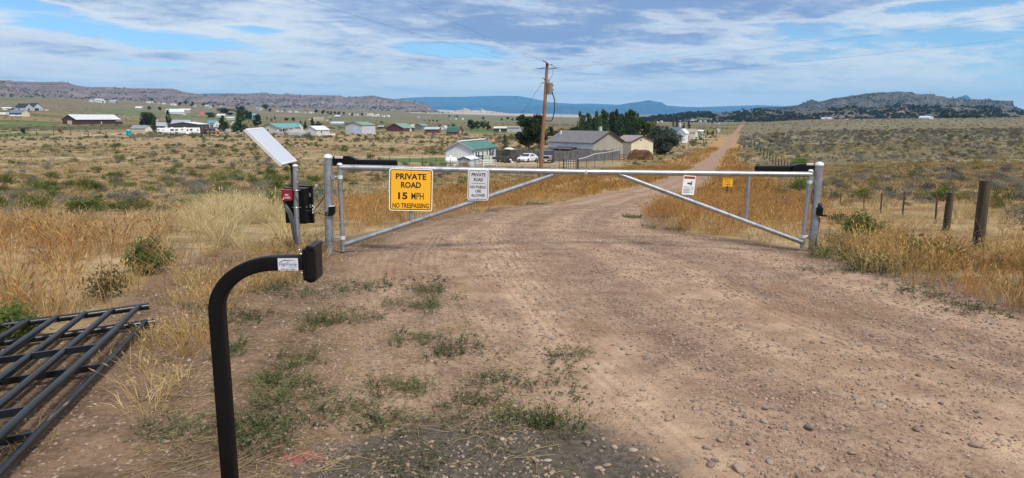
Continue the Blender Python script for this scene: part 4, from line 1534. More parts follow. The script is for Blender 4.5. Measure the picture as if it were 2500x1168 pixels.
# ------------------------------------------------------------------ dark pipe fence panels lying in the grass
def lying_panel(label, off, z, rails=6):
    o = Vector((off[0], off[1], 0))
    A = Vector((-2.87, 5.20, 0)) + o
    e = Vector((-0.84, -0.49, 0)).normalized() * 0.178
    r_ = Vector((0.232, -0.973, 0)).normalized()
    t = thing('pipe_gate', label, 'pipe panel', (A.x - 0.5, A.y - 1.5, Tz(A.x - 0.5, A.y - 1.5)))

    def at(p, dz=0.0):
        return Vector((p.x, p.y, Tz(p.x, p.y) + z + dz))
    end = A + e * (rails - 1)
    for s_, m in ((0.0, 1),):
        MB().tube([at(A - e * 0.35 - r_ * 0.0, 0.012), at(A.lerp(end, 0.5), 0.012), at(end + e * 0.4, 0.012)], 0.026, 12).build('end_stile', M['pipe'], t)
    L = 3.3
    for k in range(rails):
        p = A + e * k + r_ * 0.02
        n = 5
        MB().tube([at(p + r_ * L * i / n, 0.03) for i in range(n + 1)], 0.0205, 12).build('rail', M['pipe'], t)
    for d_ in (0.98, 1.98):
        a, b = A + r_ * d_, A + e * (rails - 1) + r_ * d_
        mb = MB()
        dirv = (b - a).normalized()
        rot = Matrix((dirv, Vector((-dirv.y, dirv.x, 0)), Vector((0, 0, 1)))).transposed()
        m1, m2 = at(a, 0.03), at(b, 0.03)
        mb.box((m1 + m2) / 2 + Vector((0, 0, 0.002)), ((b - a).length, 0.016, 0.040), rot)
        mb.build('crossbar', M['pipe'], t)
    return t


lying_panel('upper of two dark pipe fence panels lying flat in dry grass, lower left corner', (0.0, 0.0), 0.135)
lying_panel('lower dark pipe fence panel, mostly hidden beneath the one stacked on it', (0.075, -0.075), 0.035)


# ------------------------------------------------------------------ posts and wire fence on the right
def wood_post(label, ut, vt, ub, vb, Y, r):
    top, low = P(ut, vt, Y), P(ub, vb, Y)
    d = (top - low).normalized()
    g = Tz(low.x, low.y)
    base = low - d * ((low.z - g) / d.z + 0.3)
    t = thing('fence_post', label, 'fence post', (low.x, low.y, g))
    n = 7
    pts = [base.lerp(top, i / n) for i in range(n + 1)]
    rs = [r * (1.06 - 0.10 * i / n) * random.uniform(0.97, 1.03) for i in range(n + 1)]
    MB().tube(pts, rs, 12).build('shaft', M['post_wood'], t)
    return t


wood_post('tall dark round wooden fence post at the right edge, the taller of two', 2405.5, 441, 2387, 608, 9.6, 0.073)
wood_post('shorter mossy round wooden fence post beside the row of thin steel posts', 2321, 470, 2309, 568, 12.0, 0.059)

wf = thing('wire_fence', 'row of thin dark steel posts with red tips and wire along the right roadside', 'fence', G(2284, 590))
tp = [(2288, 477, 2282, 572, 13.5), (2209, 468, 2201, 548, 15.6), (2153, 471, 2149, 532, 17.6), (2111, 473, 2107, 518, 20.0), (2081, 475.5, 2076, 532, 22.4), (2053, 471, 2050, 520, 25.0),
      (2031, 463, 2024, 515, 28.0), (2010, 459, 2006, 496, 31.0)]
tops = []
for (ut, vt, ub, vb, Y) in tp:
    a, b = P(ut, vt, Y), P(ub, vb, Y)
    g = Tz(b.x, b.y)
    d = (a - b).normalized()
    low = b - d * max(0.0, (b.z - g) / d.z + 0.15)
    mb = MB()
    rot = Matrix((Vector((1, 0, 0)), d.cross(Vector((1, 0, 0))).normalized(), d)).transposed()
    mb.box((a + low) / 2, (0.034, 0.007, (a - low).length), rot)
    mb.box((a + low) / 2 + Vector((0, 0.017, 0)), (0.006, 0.027, (a - low).length), rot)
    po = mb.build('steel_post', M['tpost'], wf)
    MB().box(a - d * 0.06, (0.037, 0.010, 0.13), rot).build('red_tip', M['tpost_red'], po)
    tops.append((a, low, d))
for fz in (0.06, 0.30, 0.54):
    pts = [a + d * (-fz) for (a, low, d) in tops]
    first = P(2319, 474 + fz * 70, 12.0)
    MB().tube([first] + pts, 0.0016, 4, True, False).build('strand', M['wire'], wf)

wf2 = thing('wire_fence', 'far row of thin dark posts in the rusty grass between road and gate opener', 'fence', G(1930, 455))
far_posts = [(1962, 441, 42), (1951, 437, 47), (1943, 434, 52), (1935, 430, 58), (1928, 426, 65), (1921, 421, 73), (1914, 416, 82), (1907, 412, 92), (1900, 408, 104), (1893, 402, 118), (1886, 396, 134),
             (1879, 389, 150), (1872, 383, 168), (1864, 375, 188), (1856, 368, 210), (1848, 361, 236), (1841, 354, 262), (1834, 347, 290)]
for (u, vb, Y) in far_posts:
    g = Gb(u, vb + 6)
    z = Tz(g.x, g.y)
    MB().box((g.x, g.y, z + 0.55), (0.055 + 0.0005 * Y, 0.05, 1.5)).build('steel_post', M['tpost'], wf2)


# ------------------------------------------------------------------ utility pole and lines
YP = 55.5
up0, up1 = P(1318.5, 447, YP), P(1336, 157, YP)
upg = Tz(up0.x, up0.y)
pole = thing('utility_pole', 'brown leaning utility pole with a grey transformer behind the gate', 'utility pole', (up0.x, up0.y, upg))
pd_ = (up1 - up0).normalized()
MB().tube([up0 - pd_ * 0.6, up0.lerp(up1, 0.5), up1], [0.165, 0.145, 0.115], 14).build('shaft', M['pole_wood'], pole)
pxm = YP * 0.985 / F


def pp(u, v, y=YP):
    return P(u, v, y)


tm = MB()
tb0 = pp(1342.5, 231, YP - 0.12)
tm.lathe(tb0, [(0.20, 0), (0.215, 0.02), (0.215, 0.85), (0.225, 0.86), (0.225, 0.90), (0.17, 0.96), (0.03, 0.98)], 16)
tr_ = tm.build('transformer', M['transformer'], pole)
MB().lathe(pp(1340.5, 203.5, YP - 0.15), [(0.06, 0), (0.075, 0.06), (0.05, 0.10), (0.07, 0.16), (0.045, 0.2), (0.03, 0.3)], 10).build('bushing', M['porcelain'], tr_)
MB().box(pp(1337.5, 215, YP - 0.05), (0.12, 0.2, 0.5)).build('bracket', M['transformer'], tr_)
for k in (0, 1):
    MB().lathe(pp(1348.5, 209 + k * 11, YP - 0.2), [(0.03, 0), (0.04, 0.08), (0.03, 0.12)], 8, Vector((1, -0.3, 0))).build('terminal', M['porcelain'], tr_)
ins = MB()
def insul(u0, v0, u1, v1, r=0.045, dy=0.0):
    a, b = pp(u0, v0, YP - 0.2 + dy), pp(u1, v1, YP - 0.2 + dy)
    o = MB()
    n = 6
    pts = [a.lerp(b, k / n) for k in range(n + 1)]
    o.tube(pts, [r * (0.55 if k % 2 else 1.0) for k in range(n + 1)], 8)
    o.build('insulator', M['porcelain'], pole)
insul(1316, 168, 1329, 166)
insul(1341, 168.5, 1357, 166.5)
insul(1325, 148, 1334, 152.5)
insul(1345, 157, 1349, 159)
insul(1333, 153, 1339, 158, 0.1)
insul(1323, 203, 1329, 202)
insul(1328, 195, 1332, 194, 0.04)
hw = MB()
for (a, b) in (((1308, 168), (1333, 166)), ((1336, 168), (1366, 166.5)), ((1324, 149), (1338, 155)), ((1338, 156), (1358, 166)), ((1322, 191), (1331, 195)), ((1326, 189), (1330, 194))):
    hw.tube([pp(*a, YP - 0.18), pp(*b, YP - 0.18)], 0.018, 6)
hw.build('line_hardware', M['wire_dark'], pole)
jm = MB()
jm.tube([pp(1350, 167, YP - .2), pp(1350, 178, YP - .3), pp(1347, 188, YP - .3), pp(1342, 193, YP - .2)], 0.012, 6)
jm.tube([pp(1342, 194, YP - .2), pp(1341, 203, YP - .15)], 0.012, 6)
jm.build('jumper_wire', M['wire_dark'], pole)
cable('drop_cable', 'thick dark service cable hanging in a curve below the transformer', [pp(1347, 220, YP - .2), pp(1349, 228, YP - .3), pp(1353, 243, YP - .3), pp(1354, 260, YP - .3), pp(1352.5, 277, YP - .25), pp(1347, 294, YP - .15), pp(1338, 296, YP - .1), pp(1330, 295, YP)], 0.038)


def line(label, a, b, far_k, r=0.013, sag=0.0, name='power_line', cat='power line'):
    b2 = a + (b - a) * far_k
    n = 14
    pts = [a.lerp(b2, k / n) - Vector((0, 0, sag * 4 * (k / n) * (1 - k / n))) for k in range(n + 1)]
    o = MB().tube(pts, r, 5).build(name, M['wire_dark'])
    return tag(o, label, cat)


topL = pp(1316, 168, YP - 0.2)
line('thin overhead line from the top of the photo, left of the other, to the pole', topL, P(768, 0, 30), 1.5, 0.0042, 0.15)
line('thin overhead line from the top centre of the photo down to the pole top', pp(1325, 149, YP - .2), P(1000, 0, 30), 1.5, 0.0042, 0.1)
line('upper of two thin power lines from the pole to the right edge', pp(1357, 166, YP - .2), P(2500, 20, 42), 1.4, 0.0048, 0.5)
line('lower of two thin power lines from the pole to the right edge', pp(1336, 201, YP - .1), P(2500, 76, 42), 1.4, 0.0048, 0.45)
line('guy wire with a strain insulator, left of the utility pole', pp(1323, 203, YP - .2), G(1232, 345), 1.0, 0.016, 0.0, 'guy_wire', 'guy wire')
line('faint guy wire, right of the utility pole', pp(1338, 196, YP), G(1402, 375), 1.0, 0.010, 0.0, 'guy_wire', 'guy wire')
gi = pp(1283, 257, 60)


# ------------------------------------------------------------------ buildings of the valley
def frame_at(uc, v, Y=None):
    b = G(uc, v) if Y is None else P(uc, v, Y)
    if Y is not None:
        b.z = Tz(b.x, b.y)
    yc = b.y * math.cos(PITCH) - (b.z - EYE) * math.sin(PITCH)
    al = math.atan2(b.x, b.y)
    return b, yc / F, Vector((math.cos(al), -math.sin(al), 0)), Vector((math.sin(al), math.cos(al), 0))


def profile(kind, half, h, r):
    if kind == 'gambrel':
        return [(-half, h), (-half * 0.62, h + r * 0.62), (0, h + r), (half * 0.62, h + r * 0.62), (half, h)]
    if kind == 'arch':
        return [(-half * math.cos(R(a)), h + r * math.sin(R(a))) for a in range(0, 181, 18)]
    if kind == 'shed':
        return [(-half, h), (half, h + r)]
    if kind == 'flip':
        return [(-half, h + r), (half, h)]
    return [(-half, h), (0, h + r), (half, h)]


def house(name, label, uc, v, pa, pb, h, r, gable='R', wall=(0.7, 0.7, 0.7), roof=(0.3, 0.3, 0.3), ops=(), phi=40, kind='gable', cat='house', group=None, parent=None, Y=None,
          over=0.35, gwall=None, trim=None, fascia=None):
    """pa, pb: photo widths of the left and the right face; h, r: wall and roof rise in photo pixels; the near corner stands at (uc, v)"""
    b, k, rv, av = frame_at(uc, v, Y)
    ph = R(phi)
    dl = -math.cos(ph) * rv + math.sin(ph) * av
    dr = math.sin(ph) * rv + math.cos(ph) * av
    L, W_ = pa * k / math.cos(ph), pb * k / math.sin(ph)
    H, RS = h * k, r * k
    c = b + dl * L / 2 + dr * W_ / 2
    c.z = b.z
    rz = math.atan2(-dl.y, -dl.x)
    if parent is None:
        t = thing(name, label, cat, c, rz, group)
    else:
        t = parent
    # local frame to world, then into the thing
    base = Matrix.Translation(c) @ Matrix.Rotation(rz, 4, 'Z')
    tl = wmat(t).inverted() @ base

    def put(mb, nm, mat, par):
        mb.v = [tuple(tl @ Vector(p)) for p in mb.v]
        if par is not t:
            inv = wmat(par).inverted() @ wmat(t)
            mb.v = [tuple(inv @ Vector(p)) for p in mb.v]
        return mb.build(nm, mat, par, world=False)
    half, length = (W_ / 2, L / 2) if gable == 'R' else (L / 2, W_ / 2)

    def e(s_, t_, z):
        return (t_, s_, z) if gable == 'R' else (s_, t_, z)
    pr = profile(kind, half, H, RS)
    poly = [(-half, -1.2)] + pr + [(half, -1.2)]
    mb = MB()
    mb.prism([e(s_, -length, z) for s_, z in poly], e(0, 2 * length, 0))
    put(mb, 'wall', wallmat(wall), t)
    if gwall:      # gable end in another colour, a skin set just proud of the wall
        s0 = length if gable == 'R' else -length
        d = 0.03 if gable == 'R' else -0.03
        mb = MB()
        mb.prism([e(s_, s0, z) for s_, z in poly], e(0, d, 0))
        put(mb, 'gable_wall', wallmat(gwall), t)
    th = max(0.10, 0.9 * k * 0.5)
    n = len(pr)
    rm = MB()
    for i in range(n - 1):
        (s0, z0), (s1, z1) = pr[i], pr[i + 1]
        d = math.hypot(s1 - s0, z1 - z0)
        dx, dz = (s1 - s0) / d, (z1 - z0) / d
        nx, nz = -dz, dx
        if i == 0 and kind != 'arch':
            s0, z0 = s0 - dx * over, z0 - dz * over
        if i == n - 2 and kind != 'arch':
            s1, z1 = s1 + dx * over, z1 + dz * over
        q = [(s0 + nx * 0.01, z0 + nz * 0.01), (s1 + nx * 0.01, z1 + nz * 0.01), (s1 + nx * th, z1 + nz * th), (s0 + nx * th, z0 + nz * th)]
        rm.prism([e(s_, -length - over * 0.8, z) for s_, z in q], e(0, 2 * length + over * 1.6, 0))
    rf = put(rm, 'roof', wallmat(roof, 1.6), t)
    if fascia:
        fm = MB()
        for i in range(n - 1):
            (s0, z0), (s1, z1) = pr[i], pr[i + 1]
            d = math.hypot(s1 - s0, z1 - z0)
            dx, dz = (s1 - s0) / d, (z1 - z0) / d
            nx, nz = -dz, dx
            if i == 0:
                s0, z0 = s0 - dx * over, z0 - dz * over
            if i == n - 2:
                s1, z1 = s1 + dx * over, z1 + dz * over
            q = [(s0 - nx * th * 0.6, z0 - nz * th * 0.6), (s1 - nx * th * 0.6, z1 - nz * th * 0.6), (s1 + nx * th * 1.15, z1 + nz * th * 1.15), (s0 + nx * th * 1.15, z0 + nz * th * 1.15)]
            tt = length + over * 0.8
            if gable == 'R':
                fm.prism([e(s_, tt, z) for s_, z in q], e(0, 0.06, 0))
            else:
                fm.prism([e(s_, -tt, z) for s_, z in q], e(0, -0.06, 0))
        put(fm, 'fascia', wallmat(fascia), rf)
    # openings: (face, kind, a0, a1, z0, z1, colour); a runs left to right on that face, z as a share of the wall height
    for (f_, kd, a0, a1, z0, z1, col) in ops:
        zz0, zz1 = z0 * H, z1 * H
        if f_ == 'L':
            x0, x1 = -L / 2 + a0 * L, -L / 2 + a1 * L
            cen, size, nn = ((x0 + x1) / 2, -W_ / 2 - 0.02, (zz0 + zz1) / 2), (x1 - x0, 0.10, zz1 - zz0), Vector((0, -1, 0))
        else:
            y0, y1 = -W_ / 2 + a0 * W_, -W_ / 2 + a1 * W_
            cen, size, nn = (L / 2 + 0.02, (y0 + y1) / 2, (zz0 + zz1) / 2), (0.10, y1 - y0, zz1 - zz0), Vector((1, 0, 0))
        fr_ = put(MB().box(cen, size), kd, wallmat(col) if col else M['white'], t)
        if kd == 'window':
            s2 = tuple(q * (0.8 if q > 0.11 else 0.6) for q in size)
            put(MB().box(Vector(cen) + nn * 0.035, s2), 'pane', M['glass'], fr_)
        elif kd == 'garage_door':
            pm = MB()
            for q in range(1, 4):
                zq = zz0 + (zz1 - zz0) * q / 4
                s3 = (size[0] if f_ == 'L' else 0.02, 0.02 if f_ == 'L' else size[1], 0.05)
                pm.box(Vector((cen[0], cen[1], zq)) + nn * 0.055, s3)
            g_ = put(pm, 'panel_joint', wallmat(tuple(q * 0.75 for q in col)), fr_)
            g_['kind'] = 'stuff'
    return t, base, (L, W_, H, RS, k), put


WHITE, CREAM, TEALR, GREENR, MAROON, LAV, SLATE, TAN = (0.64, 0.66, 0.68), (0.58, 0.54, 0.42), (0.10, 0.27, 0.29), (0.13, 0.22, 0.17), (0.085, 0.028, 0.026), (0.50, 0.52, 0.58), (0.11, 0.16, 0.22), (0.42, 0.36, 0.27)
DARKW = (0.03, 0.03, 0.035)

# mobile home beside the lawn
mh, mhb, mhd, mput = house('mobile_home', 'white mobile home with a green roof beside the lawn, behind the gate', 1154, 402, 66, 62, 37, 17, 'L', (0.60, 0.63, 0.68), (0.055, 0.155, 0.135),
                           [('R', 'window', a, a + 0.055, 0.18, 0.86, WHITE) for a in (0.10, 0.20)] + [('R', 'window', 0.375, 0.43, 0.06, 0.88, WHITE), ('R', 'window', 0.56, 0.61, 0.28, 0.88, WHITE),
                            ('R', 'door', 0.70, 0.76, 0.05, 0.88, (0.05, 0.055, 0.06)), ('R', 'window', 0.83, 0.88, 0.4, 0.9, WHITE)], phi=20, over=0.35, fascia=(0.36, 0.34, 0.36), cat='mobile home')
L_, W2, H_, RS_, k_ = mhd
mput(MB().box((L_ / 2 + 0.03, -W2 / 2 + 0.12, H_ * 0.62), (0.05, 0.16, H_ * 0.72)), 'downspout', wallmat((0.08, 0.08, 0.09)), mh)
rfm = [c for c in kids(mh) if c.name.startswith('roof')][0]
mput(MB().box((0.02, 0, H_ + RS_ + 0.16), (0.5, W2 + 0.6, 0.14)), 'ridge_cap', wallmat((0.7, 0.72, 0.72)), rfm)
mput(MB().tube([(L_ * 0.25, -W2 * 0.06, H_ + RS_ * 0.4), (L_ * 0.25, -W2 * 0.06, H_ + RS_ * 0.4 + 0.75)], 0.12, 8), 'vent_pipe', M['chrome'], rfm)

house('garden_shed', 'small pale metal shed with a brown door in front of the white mobile home', 1147, 406.5, 28, 22, 17, 5.5, 'L', (0.44, 0.47, 0.53), (0.62, 0.66, 0.74),
      [('L', 'door', 0.42, 0.85, 0.0, 0.62, (0.24, 0.13, 0.05)), ('L', 'door', 0.02, 0.36, 0.0, 0.62, (0.27, 0.22, 0.21))], phi=22, cat='shed', over=0.12, fascia=(0.05, 0.055, 0.06))


def propane_tank(u0, u1, v):
    b, k, rv, av = frame_at((u0 + u1) / 2, v)
    L = (u1 - u0) * k
    r = 0.52
    t = thing('propane_tank', 'white propane tank on legs before the white mobile home', 'propane tank', b)
    a = b + Vector((0, 0, 0.75)) - rv * L / 2
    prof = [(0.02, 0), (r * 0.6, 0.08), (r * 0.9, 0.25), (r, 0.45), (r, L - 0.45), (r * 0.9, L - 0.25), (r * 0.6, L - 0.08), (0.02, L)]
    MB().lathe(a, prof, 16, rv).build('tank', M['tank'], t)
    MB().lathe(b + Vector((0, 0, 1.2)) - rv * 0.1, [(0.22, 0), (0.22, 0.2), (0.19, 0.28), (0.02, 0.33)], 12).build('valve_dome', M['tank'], t)
    for s in (-1, 1):
        MB().box(b + rv * s * L * 0.28 + Vector((0, 0, 0.12)), (0.2, 0.7, 0.36)).build('leg', M['tank'], t)


propane_tank(1086, 1117, 404)


def rail_fence(name, label, pts, post_h, rails, step, mat, cat='fence', panel=None, post=0.12, group=None, prot=0.15):
    """posts every step metres along ground points, with rails or panels between neighbours"""
    P3 = [Vector(p) for p in pts]
    t = thing(name, label, cat, P3[0], 0, group)
    stations = []
    for i in range(len(P3) - 1):
        d = (P3[i + 1] - P3[i])
        d.z = 0
        n = max(1, int(round(d.length / step)))
        for q in range(n):
            stations.append(P3[i] + d * (q / n))
    stations.append(P3[-1])
    for s in stations:
        s.z = Tz(s.x, s.y)
    pm = None
    inv = wmat(t).inverted()
    for s in stations:
        if pm is None:
            pm = MB().box((0, 0, post_h / 2 - 0.15), (post, post, post_h + 0.3)).build('post', mat, t, world=False)
            pm.location = inv @ s
        else:
            c = pm.copy()
            COL.objects.link(c)
            c.location = inv @ s
    for a, b in zip(stations[:-1], stations[1:]):
        d = b - a
        X = d.normalized()
        Yv = Vector((-X.y, X.x, 0)).normalized()
        Zv = X.cross(Yv)
        rot = Matrix((X, Yv, Zv)).transposed()
        if panel:
            z0, z1, bw = panel
            mb = MB()
            nb = max(1, int(d.length / bw))
            for q in range(nb):
                c = a + d * ((q + 0.5) / nb)
                hh = (z1 - z0) + random.uniform(-0.05, 0.03)
                mb.box(c + Vector((0, 0, z0 + hh / 2)) + Yv * random.uniform(-0.012, 0.012), (d.length / nb * random.uniform(0.9, 0.98), 0.03, hh), rot)
            o = mb.build('fence_panel', mat, t)
            o['kind'] = 'stuff'
        for rz in rails:
            c = (a + b) / 2 + Vector((0, 0, rz))
            MB().box(c, (d.length - post * 0.5, 0.05, rails[rz] if isinstance(rails, dict) else 0.1), rot).build('rail', mat, t)
    return t


def gp(*uv):
    return [G(u, v) for u, v in uv]


rail_fence('privacy_fence', 'weathered grey board privacy fence behind the white car and the truck', gp((1192, 392), (1260, 393.5), (1340, 394.5), (1420, 394), (1512, 391)), 2.1, {0.5: 0.12}, 1.75, M['fence_wood'], panel=(0.08, 1.85, 0.19))
rail_fence('board_fence', 'short pale two rail board fence beside the small metal shed', gp((1171, 405), (1180, 406), (1211, 405.5)), 0.95, {0.28: 0.10, 0.62: 0.10, 0.9: 0.10}, 1.4, M['vinyl'])
rail_fence('picket_fence', 'long white picket fence before the teal roofed ranch house', gp((618, 325), (650, 326), (700, 329.5), (742, 331.5)), 1.5, {}, 3.2, M['vinyl'], panel=(0.1, 1.25, 0.22))
rail_fence('privacy_fence', 'tall white vinyl fence between the ranch house and its white garage', gp((699, 326.5), (746, 327.5)), 2.1, {}, 3.0, M['vinyl'], panel=(0.05, 2.0, 0.3))
rail_fence('picket_fence', 'short white picket fence, right of the white garage', gp((780, 333.5), (818, 331)), 1.0, {}, 2.4, M['vinyl'], panel=(0.1, 0.85, 0.25))
rail_fence('picket_fence', 'white picket fence under the two tall bright trees', gp((522, 320), (575, 322), (616, 324.5)), 1.5, {}, 3.2, M['vinyl'], panel=(0.1, 1.3, 0.25))
# field wire fences
rail_fence('wire_fence', 'field fence of thin posts across the left plain', gp((-40, 331), (90, 331), (260, 333), (470, 334), (640, 336)), 2.0, {}, 9.0, M['tpost'], post=0.16)
rail_fence('wire_fence', 'fence of thin dark posts and wire before the mobile home and car', gp((905, 399), (1000, 402), (1100, 408), (1160, 410), (1262, 411), (1365, 414)), 1.35, {0.5: 0.02, 0.9: 0.02, 1.25: 0.02}, 3.2, M['tpost'], post=0.055)

# chain-link fence with its bright top rail, and the tube gate at its end
cl = thing('chain_link_fence', 'chain link fence with a bright curved top rail, right of the truck', 'fence', G(1440, 408))
pts = gp((1412, 420), (1432, 414), (1452, 408), (1475, 402.5), (1495, 397.5), (1513, 394))
tops_ = []
for i, p in enumerate(pts):
    hgt = (1.5, 1.6, 1.75, 1.8, 1.9, 2.0)[i]
    MB().tube([p - Vector((0, 0, .2)), p + Vector((0, 0, hgt))], 0.03, 8).build('post', M['tpost'], cl)
    tops_.append(p + Vector((0, 0, hgt)))
MB().tube([Vector(q) for q in _cat3([np.array(t_[:]) for t_ in tops_], 4)], 0.05, 8).build('top_rail', M['panel_frame'], cl)
mesh_mb = MB()
for i in range(len(pts) - 1):
    a, b, ta, tb_ = pts[i], pts[i + 1], tops_[i], tops_[i + 1]
    n = 14
    for q in range(n):
        f0, f1 = q / n, (q + 2) / n
        if f1 > 1:
            continue
        A0, A1 = a.lerp(b, f0), ta.lerp(tb_, f1)
        B0, B1 = a.lerp(b, f1), ta.lerp(tb_, f0)
        mesh_mb.tube([A0, A1], 0.006, 3, False, False)
        mesh_mb.tube([B0, B1], 0.006, 3, False, False)
cm = mesh_mb.build('wire_mesh', M['wire'], cl, recalc=False)
cm['kind'] = 'stuff'

fg = thing('field_gate', 'small tube field gate between two dark posts, end of the chain link fence', 'gate', G(1392, 420))
for (u, v, hh) in ((1376, 421, 1.5), (1410, 421, 1.65)):
    g = G(u, v)
    MB().tube([g - Vector((0, 0, .2)), g + Vector((0, 0, hh))], 0.075, 8).build('post', M['post_wood'], fg)
ga, gb_ = G(1383, 421), G(1407, 421)
for z in (0.2, 0.5, 0.8, 1.1, 1.35):
    MB().tube([ga + Vector((0, 0, z)), gb_ + Vector((0, 0, z))], 0.022, 6).build('rail', M['panel_frame'], fg)
for f_ in (0.0, 0.18, 0.42, 0.7, 0.88, 1.0):
    p = ga.lerp(gb_, f_)
    MB().tube([p + Vector((0, 0, 0.15)), p + Vector((0, 0, 1.38))], 0.03, 6).build('upright', M['tpost'], fg)


# ------------------------------------------------------------------ vehicles
def car(name, label, uc, v, length, width, height, heading, paint, kind, Y=None):
    """heading: direction of the nose, degrees from the view's right hand, counter-clockwise seen from above"""
    b, k, rv, av = frame_at(uc, v, Y)
    al = math.atan2(rv.y, rv.x) + R(heading)
    t = thing(name, label, 'car' if kind == 'sedan' else 'truck', b, al)
    hl, hw = length / 2, width / 2
    if kind == 'sedan':
        #           x,    zb,   belt,  roof,  belt half width, roof half width
        st_ = [(-1.0, .42, .62, .62, .80, .78), (-.96, .24, .80, .80, .93, .86), (-.80, .2, .92, .93, .98, .86), (-.52, .2, .93, 1.24, 1.0, .74), (-.25, .2, .92, 1.40, 1.0, .74), (.05, .2, .90, 1.42, 1.0, .75),
               (.18, .2, .89, 1.36, 1.0, .75), (.46, .2, .86, .90, 1.0, .84), (.72, .2, .80, .82, .98, .80), (.92, .22, .68, .70, .93, .74), (.985, .3, .56, .57, .84, .7), (1.0, .38, .48, .48, .74, .66)]
    else:
        st_ = [(-1.0, .45, .95, .97, .95, .9), (-.97, .42, 1.02, 1.72, .99, .84), (-.90, .4, 1.04, 1.80, 1.0, .84), (-.1, .4, 1.05, 1.82, 1.0, .84), (.14, .4, 1.05, 1.78, 1.0, .84), (.34, .4, 1.07, 1.14, 1.0, .9),
               (.5, .4, 1.06, 1.12, 1.0, .9), (.92, .42, 1.02, 1.07, .99, .88), (.985, .45, .95, 1.0, .97, .86), (1.0, .5, .8, .85, .93, .84)]
    sc = height / (1.42 if kind == 'sedan' else 1.82)
    vs, n = [], 10
    for (x, zb, zm, zt, wb, wt) in st_:
        zb, zm, zt = zb * sc, zm * sc, zt * sc
        row = [(-wb * .9, zb), (-wb, zb + .12), (-wb, zm * .8), (-wb * .97, zm), (-wt, zt - .02 if zt > zm + .1 else zt)]
        row = row + [(-a, z) for a, z in reversed(row)]
        vs += [(x * hl, a * hw, z) for a, z in row]
    fs = [(i * n + q, i * n + (q + 1) % n, (i + 1) * n + (q + 1) % n, (i + 1) * n + q) for i in range(len(st_) - 1) for q in range(n)]
    fs += [tuple(range(n)), tuple((len(st_) - 1) * n + q for q in range(n))]
    mb = MB()
    mb.mesh(vs, fs)
    mb.build('body', M[paint], t, world=False)
    def X(i): return st_[i][0] * hl
    if kind == 'sedan':
        wa, wb2, sa, sb_ = 7, 6, 3, 6
    else:
        wa, wb2, sa, sb_ = 5, 4, 1, 4
    A, B = st_[wa], st_[wb2]
    MB().face([(A[0] * hl - .05, -A[5] * hw * .95, A[3] * sc + .05), (A[0] * hl - .05, A[5] * hw * .95, A[3] * sc + .05), (B[0] * hl + .04, B[5] * hw * .95, B[3] * sc - .02), (B[0] * hl + .04, -B[5] * hw * .95, B[3] * sc - .02)]).build('windscreen', M['glass'], t, world=False)
    for s in (-1, 1):
        sa_, sb2 = st_[sa], st_[sb_]
        mid = st_[sa + 1]
        zlo = sa_[2] * sc
        q = [(sa_[0] * hl + .12, zlo + .06), (sb2[0] * hl + (.5 if kind == 'sedan' else .32), zlo + .04), (sb2[0] * hl + .02, sb2[3] * sc - .1), (st_[sa + 1][0] * hl + .1, st_[sa + 1][3] * sc - .12)]
        def yy(z):
            f_ = (z - zlo) / max(sb2[3] * sc - zlo, .01)
            return s * hw * ((1 - f_) * .985 + f_ * (sb2[5] + .02)) + s * .015
        MB().face([(x, yy(z), z) for x, z in q]).build('side_window', M['glass'], t, world=False)
        MB().box((hl * .30, s * (hw + .09), zlo + .1), (.12, .18, .13), None, .03).build('mirror', M[paint], t, world=False)
    rw = .33 if kind == 'sedan' else .40
    for x in (-.60 * hl, .63 * hl):
        for s in (-1, 1):
            w = MB().lathe((x, s * (hw - .20), rw), [(rw * .7, 0), (rw, .03), (rw, .19), (rw * .7, .22)], 18, Vector((0, s, 0))).build('wheel', M['tyre'], t, world=False)
            MB().lathe((x, s * (hw - .01), rw), [(rw * .62, 0), (rw * .6, .025), (rw * .2, .035)], 14, Vector((0, s, 0))).build('rim', M['rim'], w, world=False)
    fz = st_[-2][2] * sc
    for s in (-1, 1):
        MB().box((hl * .975, s * hw * .70, fz * .98), (.12, hw * .34, .15), None, .03).build('headlight', M['lamp'], t, world=False)
    if kind == 'sedan':
        MB().box((hl * .985, 0, fz * .86), (.06, hw * .8, .12)).build('grille', M['black_plastic'], t, world=False)
        MB().box((hl * .98, 0, .32), (.07, hw * 1.3, .14)).build('lower_intake', M['black_plastic'], t, world=False)
    else:
        MB().box((hl * .99, 0, fz * .97), (.06, hw * 1.05, .24)).build('grille', M['black_plastic'], t, world=False)
        MB().box((hl * 1.0, 0, .64 * sc), (.16, width * .98, .2), None, .03).build('bumper', M['chrome'], t, world=False)
        MB().box((hl * 1.03, 0, .52), (.02, .32, .16)).build('licence_plate', M['vinyl'], t, world=False)
        MB().box((hl * .5, 0, 1.10 * sc), (hl * .86, hw * 1.7, .05), None, .02).build('bonnet', M['car_white'], t, world=False)
    return t


car('parked_car', 'white sedan parked before the grey privacy fence', 1288, 396.5, 4.5, 1.82, 1.45, -118, 'car_white', 'sedan')
car('pickup_truck', 'dark and white truck facing the camera, half behind the utility pole', 1336, 398, 5.2, 2.02, 2.0, -95, 'car_dark', 'truck')


